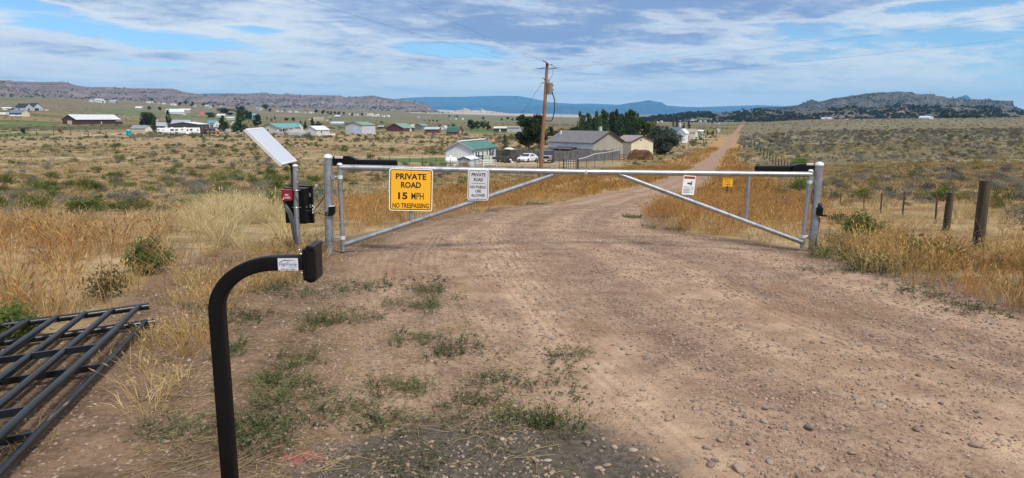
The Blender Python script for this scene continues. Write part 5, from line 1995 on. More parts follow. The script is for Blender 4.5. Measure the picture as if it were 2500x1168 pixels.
def far_car(label, uc, v, wpx, hpx, col='car_white', cat='car', name='parked_car', group=None):
    b, k, rv, av = frame_at(uc, v)
    L, h = wpx * k, hpx * k
    t = thing(name, label, cat, b, math.atan2(rv.y, rv.x), group)
    w = L * 0.4
    prof = [(-.5, .2), (.5, .2), (.49, .55), (.28, .6), (.15, 1.0), (-.22, 1.0), (-.36, .62), (-.5, .58)]
    MB().prism([(x * L, -w / 2, z * h) for x, z in prof], (0, w, 0)).build('body', M[col], t, world=False)
    MB().prism([(x * L, -w / 2 - .02, z * h) for x, z in ((-.3, .66), (.2, .66), (.13, .93), (-.2, .93))], (0, w + .04, 0)).build('side_window', M['glass'], t, world=False)
    for x in (-.3, .3):
        MB().lathe((x * L, -w / 2 - .03, .17 * h), [(.17 * h, 0), (.17 * h, w + .06)], 10, Vector((0, 1, 0))).build('wheel', M['tyre'], t, world=False)
    return t


def trailer(label, uc, v, wpx, hpx, nose=True, wins=(), door=None, name='camper_trailer', dep=2.6):
    b, k, rv, av = frame_at(uc, v)
    L, h = wpx * k, hpx * k
    t = thing(name, label, 'trailer', b, math.atan2(rv.y, rv.x))
    prof = [(-.5, .50 if nose else .2), (-.36 if nose else -.49, .22), (.49, .22), (.5, .28), (.5, .97), (.49, 1.0), (-.40, 1.0), (-.47, .85)]
    MB().prism([(x * L, -dep / 2, z * h) for x, z in prof], (0, dep, 0)).build('body', M['white'], t, world=False)
    MB().box((.06 * L, 0, .2 * h), (.84 * L, dep * .9, .12 * h)).build('chassis', M['black_plastic'], t, world=False)
    for (x0, x1, z0, z1) in wins:
        f_ = MB().box(((x0 + x1) / 2 * L, -dep / 2 - .02, (z0 + z1) / 2 * h), ((x1 - x0) * L, .08, (z1 - z0) * h)).build('window', M['vinyl'], t, world=False)
        MB().box(((x0 + x1) / 2 * L, -dep / 2 - .05, (z0 + z1) / 2 * h), ((x1 - x0) * L * .88, .06, (z1 - z0) * h * .85)).build('pane', M['glass'], f_, world=False)
    if door:
        x0, x1 = door
        d_ = MB().box(((x0 + x1) / 2 * L, -dep / 2 - .03, .52 * h), ((x1 - x0) * L, .1, .80 * h)).build('door', M['white'], t, world=False)
        MB().box(((x0 + x1) / 2 * L, -dep / 2 - .07, .66 * h), ((x1 - x0) * L * .4, .06, .3 * h)).build('pane', M['glass'], d_, world=False)
    MB().box((.02 * L, -dep / 2 - .015, .36 * h), (.9 * L, .04, .05 * h)).build('stripe', M['conduit'], t, world=False)
    for x in (.16, .24):
        MB().lathe((x * L, -dep / 2 - .04, .11 * h), [(.11 * h, 0), (.11 * h, .3)], 12, Vector((0, 1, 0))).build('wheel', M['tyre'], t, world=False)
    for x in (-.2, .12):
        MB().box((x * L, 0, 1.03 * h), (.06 * L, 1.0, .08 * h)).build('roof_vent', M['vinyl'], t, world=False)
    return t


trailer('long white fifth wheel camper before the charcoal metal building', 441, 329.5, 88, 17, True, ((-.44, -.40, .62, .75), (-.25, -.15, .56, .84), (-.13, -.05, .58, .82), (.02, .08, .66, .84), (.24, .31, .56, .86), (.43, .46, .5, .8)), (.14, .225))
trailer('white camper partly hidden behind the long fifth wheel', 397, 325, 34, 12, True, ((-.3, -.2, .5, .8),))
trailer('white travel trailer on the skyline, right of the road', 2017, 293.5, 25, 6.5, True, ((-.1, .1, .5, .75),))
trailer('white motorhome at the far left edge', 8, 282, 24, 7, False, ((-.2, -.1, .5, .75), (.2, .4, .55, .8)), None, 'motorhome')
trailer('white flat roofed camper top beside the red brown shed', 1535, 371, 24, 9, False, ((-.2, .2, .45, .65),))
trailer('pale boat or trailer under the white tall shed', 1664, 351, 20, 4, False, ())

# ------------------------------------------------------------------ the grey shop and its neighbours
gs, gsb, gsd, gput = house('workshop', 'large workshop with a grey roof behind the privacy fence', 1447, 388, 116, 75, 40, 25, 'R', (0.58, 0.62, 0.72), (0.145, 0.135, 0.14), [], phi=44, cat='workshop', gwall=(0.30, 0.28, 0.245),
                           fascia=(0.06, 0.05, 0.05), over=0.5)
L_, W2, H_, RS_, k_ = gsd
pm = MB()
pm.prism([(-L_ / 2, -W2 / 2 - 0.02, H_ * .52), (-L_ / 2, -W2 / 2 - 2.4, H_ * .38), (-L_ / 2, -W2 / 2 - 2.4, H_ * .42), (-L_ / 2, -W2 / 2 - 0.02, H_ * .57)], (L_, 0, 0))
gput(pm, 'porch_roof', wallmat((0.10, 0.085, 0.08)), gs)
pm = MB()
for x in np.linspace(-L_ / 2 + .2, L_ / 2 - .2, 6):
    gput(MB().box((x, -W2 / 2 - 2.2, H_ * .17), (.14, .14, H_ * .5)), 'porch_post', M['deck'], gs)
gput(MB().box((-L_ * .05, -W2 / 2 - 1.1, H_ * .60), (L_ * .42, 2.2, .10), (R(8), 0, 0)), 'canopy', wallmat((0.09, 0.08, 0.078)), gs)
gput(MB().box((L_ * .30, W2 * .04, H_ + RS_ + .15), (.5, .5, 1.5)), 'chimney', wallmat((0.40, 0.42, 0.43)), gs)
gput(MB().box((-L_ * .42, -W2 * .2, H_ + RS_ * .8), (.3, .2, .9)), 'vent_pipe', M['vinyl'], gs)
house('workshop', 'tan gabled workshop with a brown roof, right of the grey one', 1540, 383, 42, 54, 36, 13, 'R', CREAM, (0.25, 0.205, 0.195), [('R', 'window', .40, .46, 1.02, 1.12, (.2, .2, .2))], phi=42, cat='workshop', gwall=(0.58, 0.53, 0.39),
      fascia=(0.03, 0.025, 0.025), over=0.4)
house('garden_shed', 'red brown gambrel shed between the grey and the tan workshops', 1535, 378, 14, 19, 17, 9, 'R', (0.10, 0.055, 0.06), (0.30, 0.25, 0.24), [], phi=48, kind='gambrel', cat='shed', gwall=(0.32, 0.10, 0.03), over=0.15, fascia=(.05, .03, .02))
house('shed', 'tall white shed with a pale sloped roof behind the grey green tree', 1672, 350, 17.5, 8, 24, 10, 'L', (0.60, 0.63, 0.69), (0.58, 0.62, 0.72), [('L', 'window', .15, .6, .60, .75, (.1, .1, .1))], phi=12, kind='gable', cat='shed')
house('barn', 'cream shed with a brown roof, right of the tall white shed', 1697, 341, 24, 6, 17, 8, 'R', CREAM, (0.30, 0.25, 0.23), [('L', 'door', .1, .4, 0, .5, DARKW)], phi=10, cat='barn', over=.2)
house('barn', 'cream gabled shed with a dark green roof, right of the cream shed', 1714, 340, 15, 6, 11, 8, 'L', (0.52, 0.47, 0.38), GREENR, [('L', 'window', .5, .7, .4, .7, WHITE)], phi=20, cat='barn', over=.3)
house('house', 'slate roofed house mostly hidden behind the grey green tree', 1658, 333, 32, 10, 12, 9, 'R', WHITE, (0.09, 0.13, 0.16), [('L', 'window', .6, .75, .3, .7, WHITE)], phi=16)
b_, k_, rv_, av_ = frame_at(1659, 330)
silo = thing('silo', 'slim grey silo behind the tall white shed', 'silo', b_)
MB().lathe(b_ - Vector((0, 0, .5)), [(3.2 * k_, 0), (3.2 * k_, 26 * k_), (2.2 * k_, 29 * k_), (.2, 31 * k_)], 14).build('tower', wallmat((0.42, 0.42, 0.43)), silo)
house('barn', 'low dark shed with a white roof beyond the green roofed shed', 1716, 325, 17, 6, 4, 3, 'R', (0.05, 0.05, 0.06), (0.7, 0.72, 0.74), phi=14, cat='barn')
house('cabin', 'small cream box building beside the far road', 1752, 323, 7, 5, 6, 1.5, 'L', (0.55, 0.50, 0.43), (0.5, 0.46, 0.4), phi=35, cat='cabin')
far_car('white car parked before the cream sheds', 1701, 341.5, 17, 7)
far_car('white car beside the thin pole at the right roadside sheds', 1724, 333.5, 5, 3)

# rusty heap beside the tan workshop
b_, k_, rv_, av_ = frame_at(1563, 391)
heap = thing('brush_pile', 'large rust brown heap before the tan workshop', 'heap', b_)
mb = MB()
nu, nv = 26, 9
W_m, H_m, D_m = 68 * k_, 27 * k_, 4.5
for i in range(nu + 1):
    for j in range(nv + 1):
        a, c = i / nu * 2 - 1, j / nv * 2 - 1
        prof = max(0, 1 - abs(a) ** 5) * max(0, 1 - abs(c) ** 2.4)
        skew = 1 if a > -.55 else .8
        z = H_m * prof * skew * (0.82 + 0.35 * float(fbm(np.array([i * .45]), np.array([j * .6]), 61, 3)[0]))
        mb.v.append(tuple(b_ + rv_ * (a * W_m / 2) + av_ * ((c + 1) * D_m / 2) + Vector((0, 0, z - .25))))
mb.f = [(i * (nv + 1) + j, (i + 1) * (nv + 1) + j, (i + 1) * (nv + 1) + j + 1, i * (nv + 1) + j + 1) for i in range(nu) for j in range(nv)]
mb.sm = [True] * len(mb.f)
mb.build('soil', M['rust_mound'], heap)
tw = MB()
for _ in range(900):
    a, c = random.uniform(-.95, .95), random.uniform(-1, .6)
    prof = max(0, 1 - abs(a) ** 5) * max(0, 1 - abs(c) ** 2.4)
    p = b_ + rv_ * (a * W_m / 2) + av_ * ((c + 1) * D_m / 2) + Vector((0, 0, H_m * prof * .9 - .2))
    d = Vector((random.uniform(-1, 1), random.uniform(-1, .3), random.uniform(.1, 1))).normalized() * random.uniform(.15, .45)
    s = Vector((random.uniform(-.04, .04), 0, random.uniform(-.02, .02)))
    tw.face([p - s, p + s, p + d])
o = tw.build('dry_stalks', principled('rust_stalks', (0.17, 0.085, 0.05), 0.95, 0, .3, 1.0), heap, recalc=False)
o['kind'] = 'stuff'
rail_fence('board_fence', 'short reddish board fence beside the rust brown heap', gp((1513, 394), (1526, 394.5)), 1.3, {0.35: .14, .75: .14, 1.15: .14}, 1.1, principled('red_board', (0.22, 0.12, 0.1), .8))

# dark deck and yard clutter by the mobile home
b_, k_, rv_, av_ = frame_at(1224, 396)
dk = thing('deck', 'dark wooden deck with railings at the mobile home door', 'deck', b_)
MB().box(b_ + Vector((0, 0, .75)), (3.2, 2.2, .16)).build('floor', M['deck'], dk)
for x in (-1.5, -.5, .5, 1.5):
    MB().box(b_ + Vector((x, -1.0, .9)), (.12, .12, 1.9)).build('post', M['deck'], dk)
for z in (1.2, 1.5, 1.8):
    MB().box(b_ + Vector((0, -1.07, z)), (3.1, .04, .10)).build('rail', M['deck'], dk)
for q in range(3):
    MB().box(b_ + Vector((2.0 + .3 * q, -.4, .55 - .22 * q)), (.34, 1.2, .2)).build('step', M['deck'], dk)
b_, k_, rv_, av_ = frame_at(1243, 393)
tb2 = thing('patio_table', 'round white topped table by the fence, left of the sedan', 'table', b_)
MB().lathe(b_, [(.12, 0), (.06, .1), (.06, 2.0)], 10).build('leg', M['deck'], tb2)
MB().lathe(b_ + Vector((0, 0, 2.0)), [(.9, 0), (.92, .05), (.5, .22), (.02, .26)], 18).build('top', M['vinyl'], tb2)
b_, k_, rv_, av_ = frame_at(1234, 399)
jk = thing('scrap_pile', 'pile of pale and brown boards beside the dark deck', 'pile', b_)
for q in range(16):
    MB().box(b_ + Vector((random.uniform(-2.2, 2.4), random.uniform(-.6, .8), random.uniform(.08, .5))), (random.uniform(.5, 1.7), random.uniform(.1, .4), random.uniform(.06, .3)),
             (random.uniform(-.4, .4), random.uniform(-.5, .5), random.uniform(0, 3))).build('board', random.choice([M['deck'], M['vinyl'], M['rust_mound'], M['deck'], M['twig']]), jk)
b_, k_, rv_, av_ = frame_at(1170, 401)
ch = thing('rack', 'dark slatted rack standing against the mobile home wall', 'rack', b_)
for s in (-.5, .5):
    MB().box(b_ + Vector((s, -.2, .65)), (.1, .1, 1.3)).build('leg', M['deck'], ch)
for z in (.35, .6, .85, 1.1, 1.28):
    MB().box(b_ + Vector((0, -.2, z)), (1.0, .06, .14)).build('slat', M['deck'], ch)
b_, k_, rv_, av_ = frame_at(1191, 402)
gl = thing('leaning_sheets', 'pale green sheets leaning on the mobile home', 'sheets', b_)
for q in range(3):
    MB().box(b_ + Vector((-.4 + .45 * q, -.1 * q, .75)), (.4, .04, 1.6 - .2 * q), (R(-14), 0, R(8 * q))).build('sheet', wallmat((.36, .40, .33)), gl)

# ------------------------------------------------------------------ buildings across the left plain
hs, hsb, hsd, _p = house('house', 'white house with a black roof on the left slope', 62, 270.5, 20, 17, 8, 9, 'R', (0.42, 0.45, 0.5), (0.02, 0.022, 0.03), [('R', 'window', .3, .55, .1, .8, WHITE), ('L', 'window', .3, .5, .2, .7, WHITE)], phi=40, over=.5)
house('', '', 82, 270.5, 14, 20, 8, 10, 'R', (0.48, 0.52, 0.56), (0.02, 0.022, 0.03), [('R', 'garage_door', .12, .56, 0, .75, (.03, .03, .035)), ('R', 'window', .7, .85, .3, .7, WHITE)], phi=40, parent=hs, over=.5)
house('shed', 'cream shed with a slate blue roof under the black roofed house', 53, 285, 25, 17, 9, 7, 'R', (0.10, 0.11, 0.13), SLATE, [], phi=42, cat='shed', gwall=CREAM)  # side walls darkened as painted shade, the gable keeps its cream
house('shed', 'open carport with a pale roof at the far left', 27, 269, 19, 6, 4, 2.5, 'R', (0.12, 0.12, 0.13), (0.55, 0.58, 0.62), phi=15, cat='carport')
for (u, v, w, h, lb) in ((32, 284.5, 15, 5, 'white car before the slate blue shed, leftmost'), (48, 285, 12, 5, 'white car right before the cream gable of the slate blue shed'), (114, 270.5, 9, 3, 'white car right of the black roofed house'),
                         (12, 269, 9, 4, 'pinkish car left of the pale carport')):
    far_car(lb, u, v, w, h)
house('barn', 'long maroon riding barn with a pale lavender roof', 186, 304.5, 28, 99, 13, 11, 'L', MAROON, LAV, [('L', 'garage_door', .36, .70, 0, .72, (.42, .40, .38)), ('R', 'door', .55, .57, .1, .5, WHITE)], phi=42, cat='barn', over=1.0)
house('barn', 'low maroon lean to at the right end of the riding barn', 286, 304, 6, 12, 7, 3, 'L', MAROON, (0.16, 0.13, 0.14), phi=30, cat='barn')
house('house', 'white hilltop house with a dark doorway', 246, 251.5, 15, 10, 6, 4, 'R', (.62, .62, .64), (0.45, 0.43, 0.42), [('R', 'door', .3, .6, 0, .8, DARKW)], phi=45)
house('shed', 'blue grey roofed shed right of the hilltop house', 282, 252, 13, 6, 5, 2.5, 'R', (0.40, 0.42, 0.45), (0.33, 0.40, 0.47), [('R', 'garage_door', .2, .8, 0, .8, DARKW)], phi=30, cat='shed')
house('shed', 'pale flat shed left of the hilltop house', 223, 250, 5, 4, 4, 1.5, 'L', (.55, .55, .55), (.6, .6, .62), phi=40, cat='shed')
house('shed', 'cream shed with a blue grey roof beside the teal portable toilet', 354, 322, 31, 16, 8, 7, 'R', (0.52, 0.48, 0.38), (0.20, 0.24, 0.28), [('R', 'garage_door', .3, .7, 0, .8, (.62, .62, .6))], phi=40, cat='shed', gwall=(.62, .6, .52))
house('house', 'tan gabled house behind the wide dark tree on the left plain', 372, 300, 8, 14, 9, 8, 'R', (0.36, 0.31, 0.26), (0.06, 0.05, 0.05), [], phi=50)
house('shed', 'blue grey roofed shed between the narrow tree and the camper', 403, 315, 22, 8, 7, 8, 'R', (0.03, 0.032, 0.04), (0.28, 0.33, 0.40), phi=25, cat='shed', gwall=(.62, .64, .66))
house('barn', 'wide blue grey roof behind the charcoal building', 462, 312, 40, 10, 10, 8, 'R', (0.3, 0.33, 0.36), (0.26, 0.31, 0.38), [], phi=14, cat='barn')
house('metal_building', 'large charcoal metal building behind the white camper', 487, 328.5, 70, 24, 24, 5.5, 'L', (0.052, 0.046, 0.05), (0.56, 0.58, 0.61), [('R', 'door', .3, .34, 0, .9, (.2, .2, .2)), ('R', 'door', .68, .71, 0, .9, (.2, .2, .2))], phi=24, cat='building', over=.3)
house('house', 'white house with a teal roof, right of the charcoal building', 524, 311, 16, 11, 10, 7, 'R', WHITE, TEALR, [('L', 'garage_door', .4, .8, 0, .7, (.2, .12, .12)), ('R', 'window', .3, .6, .2, .6, WHITE)], phi=40)
house('barn', 'long white barn with rounded roof in the far field', 449, 279, 40, 5, 5, 7, 'R', (.50, .54, .60), (.55, .6, .68), phi=8, kind='gable', cat='barn')
house('barn', 'tan barn behind the long white far barn', 464, 277, 26, 6, 7, 4, 'R', (0.36, 0.30, 0.28), (0.52, 0.48, 0.46), phi=12, cat='barn')
house('shed', 'shed with a red roof in the left mid field', 492, 286, 10, 8, 5, 6, 'L', (0.35, 0.3, 0.28), (0.45, 0.10, 0.07), phi=40, cat='shed')
house('shed', 'white roofed shed left of the far left field trees', 346, 268, 14, 5, 4, 3, 'R', (.3, .3, .3), (.6, .62, .64), phi=15, cat='shed')
house('house', 'white roofed house under the dark mid field trees', 548, 288, 18, 6, 5, 4, 'R', (.42, .42, .42), (.52, .52, .52), phi=20)
house('house', 'pale blue roofed house before the bright green trees', 570, 293, 16, 6, 4, 3, 'R', (.45, .48, .5), (.45, .52, .56), phi=20)
house('house', 'white house with a cyan roof behind the bright green trees', 625, 293, 21, 8, 8, 6, 'R', (.55, .55, .55), (0.14, 0.38, 0.42), [('L', 'window', .3, .5, .3, .7, WHITE)], phi=25)
house('house', 'small white cottage between the two bright green trees', 570, 308, 7, 5, 6, 4, 'L', WHITE, (.4, .38, .36), phi=40)
rh, rhb, rhd, rput = house('house', 'long white ranch house with a teal roof behind the solar panel', 677, 327, 34, 56, 16, 9, 'L', (0.50, 0.50, 0.46), TEALR, [('L', 'window', .28, .48, .45, .72, WHITE), ('R', 'window', .12, .3, .3, .75, WHITE), ('R', 'window', .36, .5, .3, .75, WHITE),
             ('R', 'door', .56, .64, 0, .75, DARKW)], phi=42, over=.6, fascia=(.04, .05, .05))
L_, W2, H_, RS_, k_ = rhd
rput(MB().box((L_ / 2 + 1.0, -W2 * .16, H_ * .86), (2.2, W2 * .58, .15)), 'porch_roof', wallmat((.66, .68, .7)), rh)
for y in (-.42, -.16, .1):
    rput(MB().box((L_ / 2 + 1.9, W2 * y, H_ * .42), (.15, .15, H_ * .85)), 'porch_post', M['vinyl'], rh)
house('', '', 726, 323, 17, 14, 14, 8, 'R', (0.56, 0.57, 0.55), TEALR, [('R', 'window', .4, .6, .3, .7, WHITE)], phi=40, parent=rh, over=.5)
house('garage', 'white garage with a pale roof in front of the ranch house', 773, 330.5, 27, 31, 13, 9, 'L', (0.52, 0.52, 0.50), (0.56, 0.60, 0.70), [('L', 'garage_door', .18, .82, 0, .82, (.54, .57, .64)), ('R', 'window', .30, .45, .35, .75, WHITE)], phi=42, cat='garage', over=.4)
house('metal_building', 'white metal building with a green roof and pale blue door', 885, 329, 41, 32, 23, 7.5, 'L', (0.44, 0.47, 0.53), (0.16, 0.24, 0.19), [('L', 'garage_door', .35, .99, 0, .76, (.46, .53, .66))], phi=38, cat='building', gwall=None, over=.35, fascia=(.05, .07, .08))
house('house', 'low pale blue roofed house left of the white metal building', 838, 306, 30, 5, 4, 4, 'R', (.25, .28, .34), (.42, .48, .54), phi=10)
house('barn', 'maroon barn with a green roof and a lean to', 985, 321, 42, 28, 8, 11, 'L', (0.115, 0.040, 0.034), (0.15, 0.24, 0.20), [('R', 'door', .55, .7, 0, .9, WHITE)], phi=36, cat='barn', over=.5)
house('house', 'grey house with a grey green roof behind the maroon barns', 1031, 315, 19, 15, 7, 5, 'L', (0.20, 0.21, 0.21), (0.17, 0.22, 0.22), [('L', 'window', .5, .65, .4, .75, WHITE)], phi=40)
house('house', 'small white house between the maroon barn and the grey house', 1009, 314, 9, 6, 5, 4, 'R', WHITE, (.45, .5, .48), [('L', 'window', .4, .6, .3, .7, WHITE)], phi=35)
house('barn', 'long low maroon barn with a pale blue roof', 1071, 325, 34, 5, 9, 5, 'R', (0.13, 0.045, 0.036), (0.33, 0.40, 0.44), [], phi=8, cat='barn', over=.4)
house('barn', 'maroon gambrel barn with a dark green roof', 1118, 328.5, 28, 12, 7, 12, 'R', (0.15, 0.055, 0.045), (0.05, 0.12, 0.10), [('R', 'door', .35, .6, 0, 1.1, (.5, .42, .38))], phi=30, kind='gambrel', cat='barn', over=.4, gwall=(.17, .07, .05))
house('shed', 'small white arched shed behind the long low maroon barn', 1087, 317, 12, 5, 4, 5, 'L', (.6, .61, .62), (.6, .61, .62), phi=25, kind='arch', cat='shed')
house('barn', 'dark open barn with a white strip roof left of the big dark tree', 1236, 322, 31, 5, 8, 4, 'R', (0.05, 0.04, 0.045), (.50, .48, .47), [('L', 'door', .45, .55, 0, .8, WHITE)], phi=10, cat='barn')
house('barn', 'plain grey building touching the big dark tree', 1268, 324, 30, 4, 12, 3, 'R', (0.40, 0.41, 0.44), (.26, .23, .22), phi=8, cat='barn')
house('shed', 'small dark shed right of the white metal building', 936, 314, 14, 6, 4, 3, 'R', (.07, .06, .06), (.3, .3, .3), phi=25, cat='shed')
house('barn', 'two toned far shed, pale blue and tan', 790, 295, 24, 3, 5, 2, 'R', (.38, .33, .29), (.42, .37, .33), phi=7, cat='barn')
house('house', 'lone grey house standing in the far field', 829, 289, 12, 5, 4, 3.5, 'R', (.2, .2, .24), (.45, .45, .48), phi=25)
for (u, v, w, h, lb) in ((805, 287.3, 6, 2, 'white car left of the lone grey far house'), (799, 295, 6, 2.5, 'white car right of the two toned far shed'), (756, 293.5, 7, 2.6, 'white car left of the two toned far shed'), (822, 314, 5, 2.4, 'white car in the field left of the white metal building'),
                         (451, 281.5, 8, 3, 'white car under the long white far barn')):
    far_car(lb, u, v, w, h)

# portable toilet
b_, k_, rv_, av_ = frame_at(314.5, 331)
pt = thing('portable_toilet', 'teal portable toilet standing alone by the field track', 'portable toilet', b_)
w2, h2 = 10 * k_, 13 * k_
MB().box(b_ + Vector((0, 0, h2 * .45)), (w2 * .9, w2 * .9, h2 * .9)).build('cabin', M['teal'], pt)
MB().box(b_ + Vector((0, -w2 * .46, h2 * .44)), (w2 * .5, .06, h2 * .78)).build('door', M['teal'], pt)
MB().lathe(b_ + Vector((0, 0, h2 * .9)), [(w2 * .52, 0), (w2 * .5, .15), (w2 * .3, .4), (.05, .5)], 12).build('roof', wallmat((.35, .5, .5)), pt)

# farm machines beside the charcoal building
for (u, v, mt, lb) in ((508, 328, 'yellow_machine', 'yellow loader parked right of the charcoal building'), (527, 327.5, 'red_machine', 'red and yellow tractor, rightmost by the charcoal building'), (518, 328, 'blue_machine', 'small blue tractor between the yellow and red machines')):
    b_, k_, rv_, av_ = frame_at(u, v)
    t_ = thing('tractor', lb, 'tractor', b_, math.atan2(rv_.y, rv_.x))
    MB().prism([(-1.2, -.5, .7), (1.2, -.5, .7), (1.3, -.5, 1.3), (.2, -.5, 1.5), (-.2, -.5, 1.6), (-1.2, -.5, 1.4)], (0, 1, 0)).build('body', M[mt], t_, world=False)
    MB().box((-.6, 0, 2.0), (1.1, 1.0, 1.0)).build('cab', M['glass'], t_, world=False)
    MB().box((-.6, 0, 2.55), (1.3, 1.2, .12)).build('roof', M[mt], t_, world=False)
    for (x, r_) in ((-.8, .75), (.95, .5)):
        for s in (-1, 1):
            MB().lathe((x, s * .55, r_), [(r_, 0), (r_, .35)], 14, Vector((0, s, 0))).build('wheel', M['tyre'], t_, world=False)
    MB().box((2.0, 0, .55), (.5, 1.5, .6), (0, .4, 0)).build('bucket', M['yellow_machine'], t_, world=False)
    for s in (-1, 1):
        MB().box((1.4, s * .5, .95), (1.3, .1, .14), (0, .35, 0)).build('arm', M['yellow_machine'], t_, world=False)

# far villages: small houses, each with its own roof colour
vill = [(352, 247, 7), (361, 252, 10), (369, 252, 9), (386, 254, 8), (399, 255, 9), (421, 258, 14), (428, 258, 7), (474, 261.5, 8), (505, 263, 12), (512, 263.5, 8), (538, 264, 10), (596, 268, 8), (630, 270, 16), (676, 273, 8), (688, 274, 9),
        (706, 275, 10), (722, 275, 9), (730, 276, 7), (742, 277, 9), (756, 277, 9), (764, 276, 8), (788, 278, 7), (850, 281, 8), (862, 282, 7), (871, 282.5, 8), (892, 283, 14), (905, 284, 12), (914, 285, 10), (922, 285, 9), (935, 286, 9), (947, 286.5, 8),
        (1021, 288, 7), (1038, 288.5, 6), (1046, 288.5, 5), (1097, 292, 8), (1110, 292.5, 9), (1128, 293, 7),
        (1603, 300, 6), (1614, 300, 7), (1672, 296, 8), (1681, 297, 8), (1690, 298, 9), (1698, 298, 8), (1708, 299, 8), (1660, 298, 6), (1720, 299, 8), (1745, 304, 6), (1754, 303.5, 6), (1776, 297.5, 6), (1800, 298, 9), (1790, 297.5, 5), (1830, 297.5, 5), (1820, 297.5, 5)]
walls = [(.66, .66, .66), (.5, .47, .42), (.62, .64, .68), (.45, .42, .38), (.7, .69, .66)]
roofs = [(.45, .47, .5), (.2, .2, .2), (.3, .22, .18), (.62, .63, .65), (.2, .28, .3)]
names = ['left village', 'centre village', 'village at the road end']
for i, (u, v, w) in enumerate(vill):
    ga_ = names[0] if u < 640 else (names[1] if u < 1300 else names[2])
    random.seed(100 + i)
    wi, ri = random.randrange(5), random.randrange(5)
    lab_ = ('wide ' if w > 10 else 'tiny ') + ['white', 'beige', 'bluish white', 'tan', 'cream white'][wi] + ' house with a ' + ['slate', 'black', 'brown', 'pale', 'green grey'][ri] + ' roof in the ' + ga_
    house('far_house', lab_, u + w * .3, v, w * .65, w * .35, w * .24 + .8, w * .18 + .5, random.choice('LR'), walls[wi], roofs[ri], phi=random.uniform(25, 50), group='houses of the ' + ga_, over=.3)
house('quonset_hut', 'pale grey domed hut on the right skyline', 2268, 291.5, 22, 10, 1.5, 6, 'R', (.45, .5, .53), (.48, .54, .58), phi=25, kind='arch', cat='hut')
far_car('small pale car left of the orange machine on the right skyline', 2068, 293, 8, 3)
b_, k_, rv_, av_ = frame_at(2075, 294)
om = thing('tractor', 'small orange machine on the right skyline', 'machine', b_)
MB().box(b_ + Vector((0, 0, 3 * k_)), (5 * k_, 3 * k_, 3 * k_)).build('body', principled('orange_paint', (.5, .12, .04), .5), om)
MB().box(b_ + Vector((-1 * k_, 0, 5 * k_)), (2.2 * k_, 2 * k_, 2 * k_)).build('cab', M['glass'], om)
for s in (-1, 1):
    MB().lathe(b_ + Vector((s * 1.8 * k_, -1.2 * k_, 1 * k_)), [(1 * k_, 0), (1 * k_, 2.4 * k_)], 10, Vector((0, 1, 0))).build('wheel', M['tyre'], om)

# small poles along the far road
for (u, v, h, lb) in ((1717, 353, 45, 'tall slim pole before the green roofed shed'), (1748, 340, 38, 'slim pole by the cream box building'), (1764, 323, 17, 'short dark topped pole by the far road'), (1775, 325, 19, 'thin pole nearest the far road')):
    b_, k_, rv_, av_ = frame_at(u, v)
    t_ = thing('roadside_pole', lb, 'pole', b_)
    MB().tube([b_ - Vector((0, 0, .5)), b_ + Vector((0, 0, h * k_))], [.14, .10], 8).build('shaft', M['pole_wood'], t_)
    MB().box(b_ + Vector((0, 0, h * k_ * .93)), (1.4, .1, .12)).build('crossarm', M['pole_wood'], t_)
    for s in (-.6, .6):
        MB().lathe(b_ + Vector((s, 0, h * k_ * .93 + .06)), [(.05, 0), (.06, .12), (.02, .18)], 6).build('insulator', M['porcelain'], t_)


# ------------------------------------------------------------------ trees
LEAF = {
    'dark': leafy('dark_leaves', (0.018, 0.034, 0.015), (0.055, 0.078, 0.030), .25, .2),
    'green': leafy('green_leaves', (0.03, 0.055, 0.018), (0.085, 0.115, 0.038), .25, .25),
    'bright': leafy('yellow_green_leaves', (0.05, 0.085, 0.02), (0.15, 0.17, 0.04), .25, .25),
    'olive': leafy('grey_olive_leaves', (0.040, 0.055, 0.045), (0.13, 0.15, 0.12), .25, .2),
    'poplar': leafy('poplar_leaves', (0.030, 0.060, 0.024), (0.095, 0.125, 0.050), .25, .25),
    'rust': leafy('rusty_twigs', (0.10, 0.06, 0.035), (0.19, 0.12, 0.06), .25, .15),
    'juniper': leafy('juniper_foliage', (0.016, 0.021, 0.014), (0.048, 0.052, 0.034), .3, .1),
}


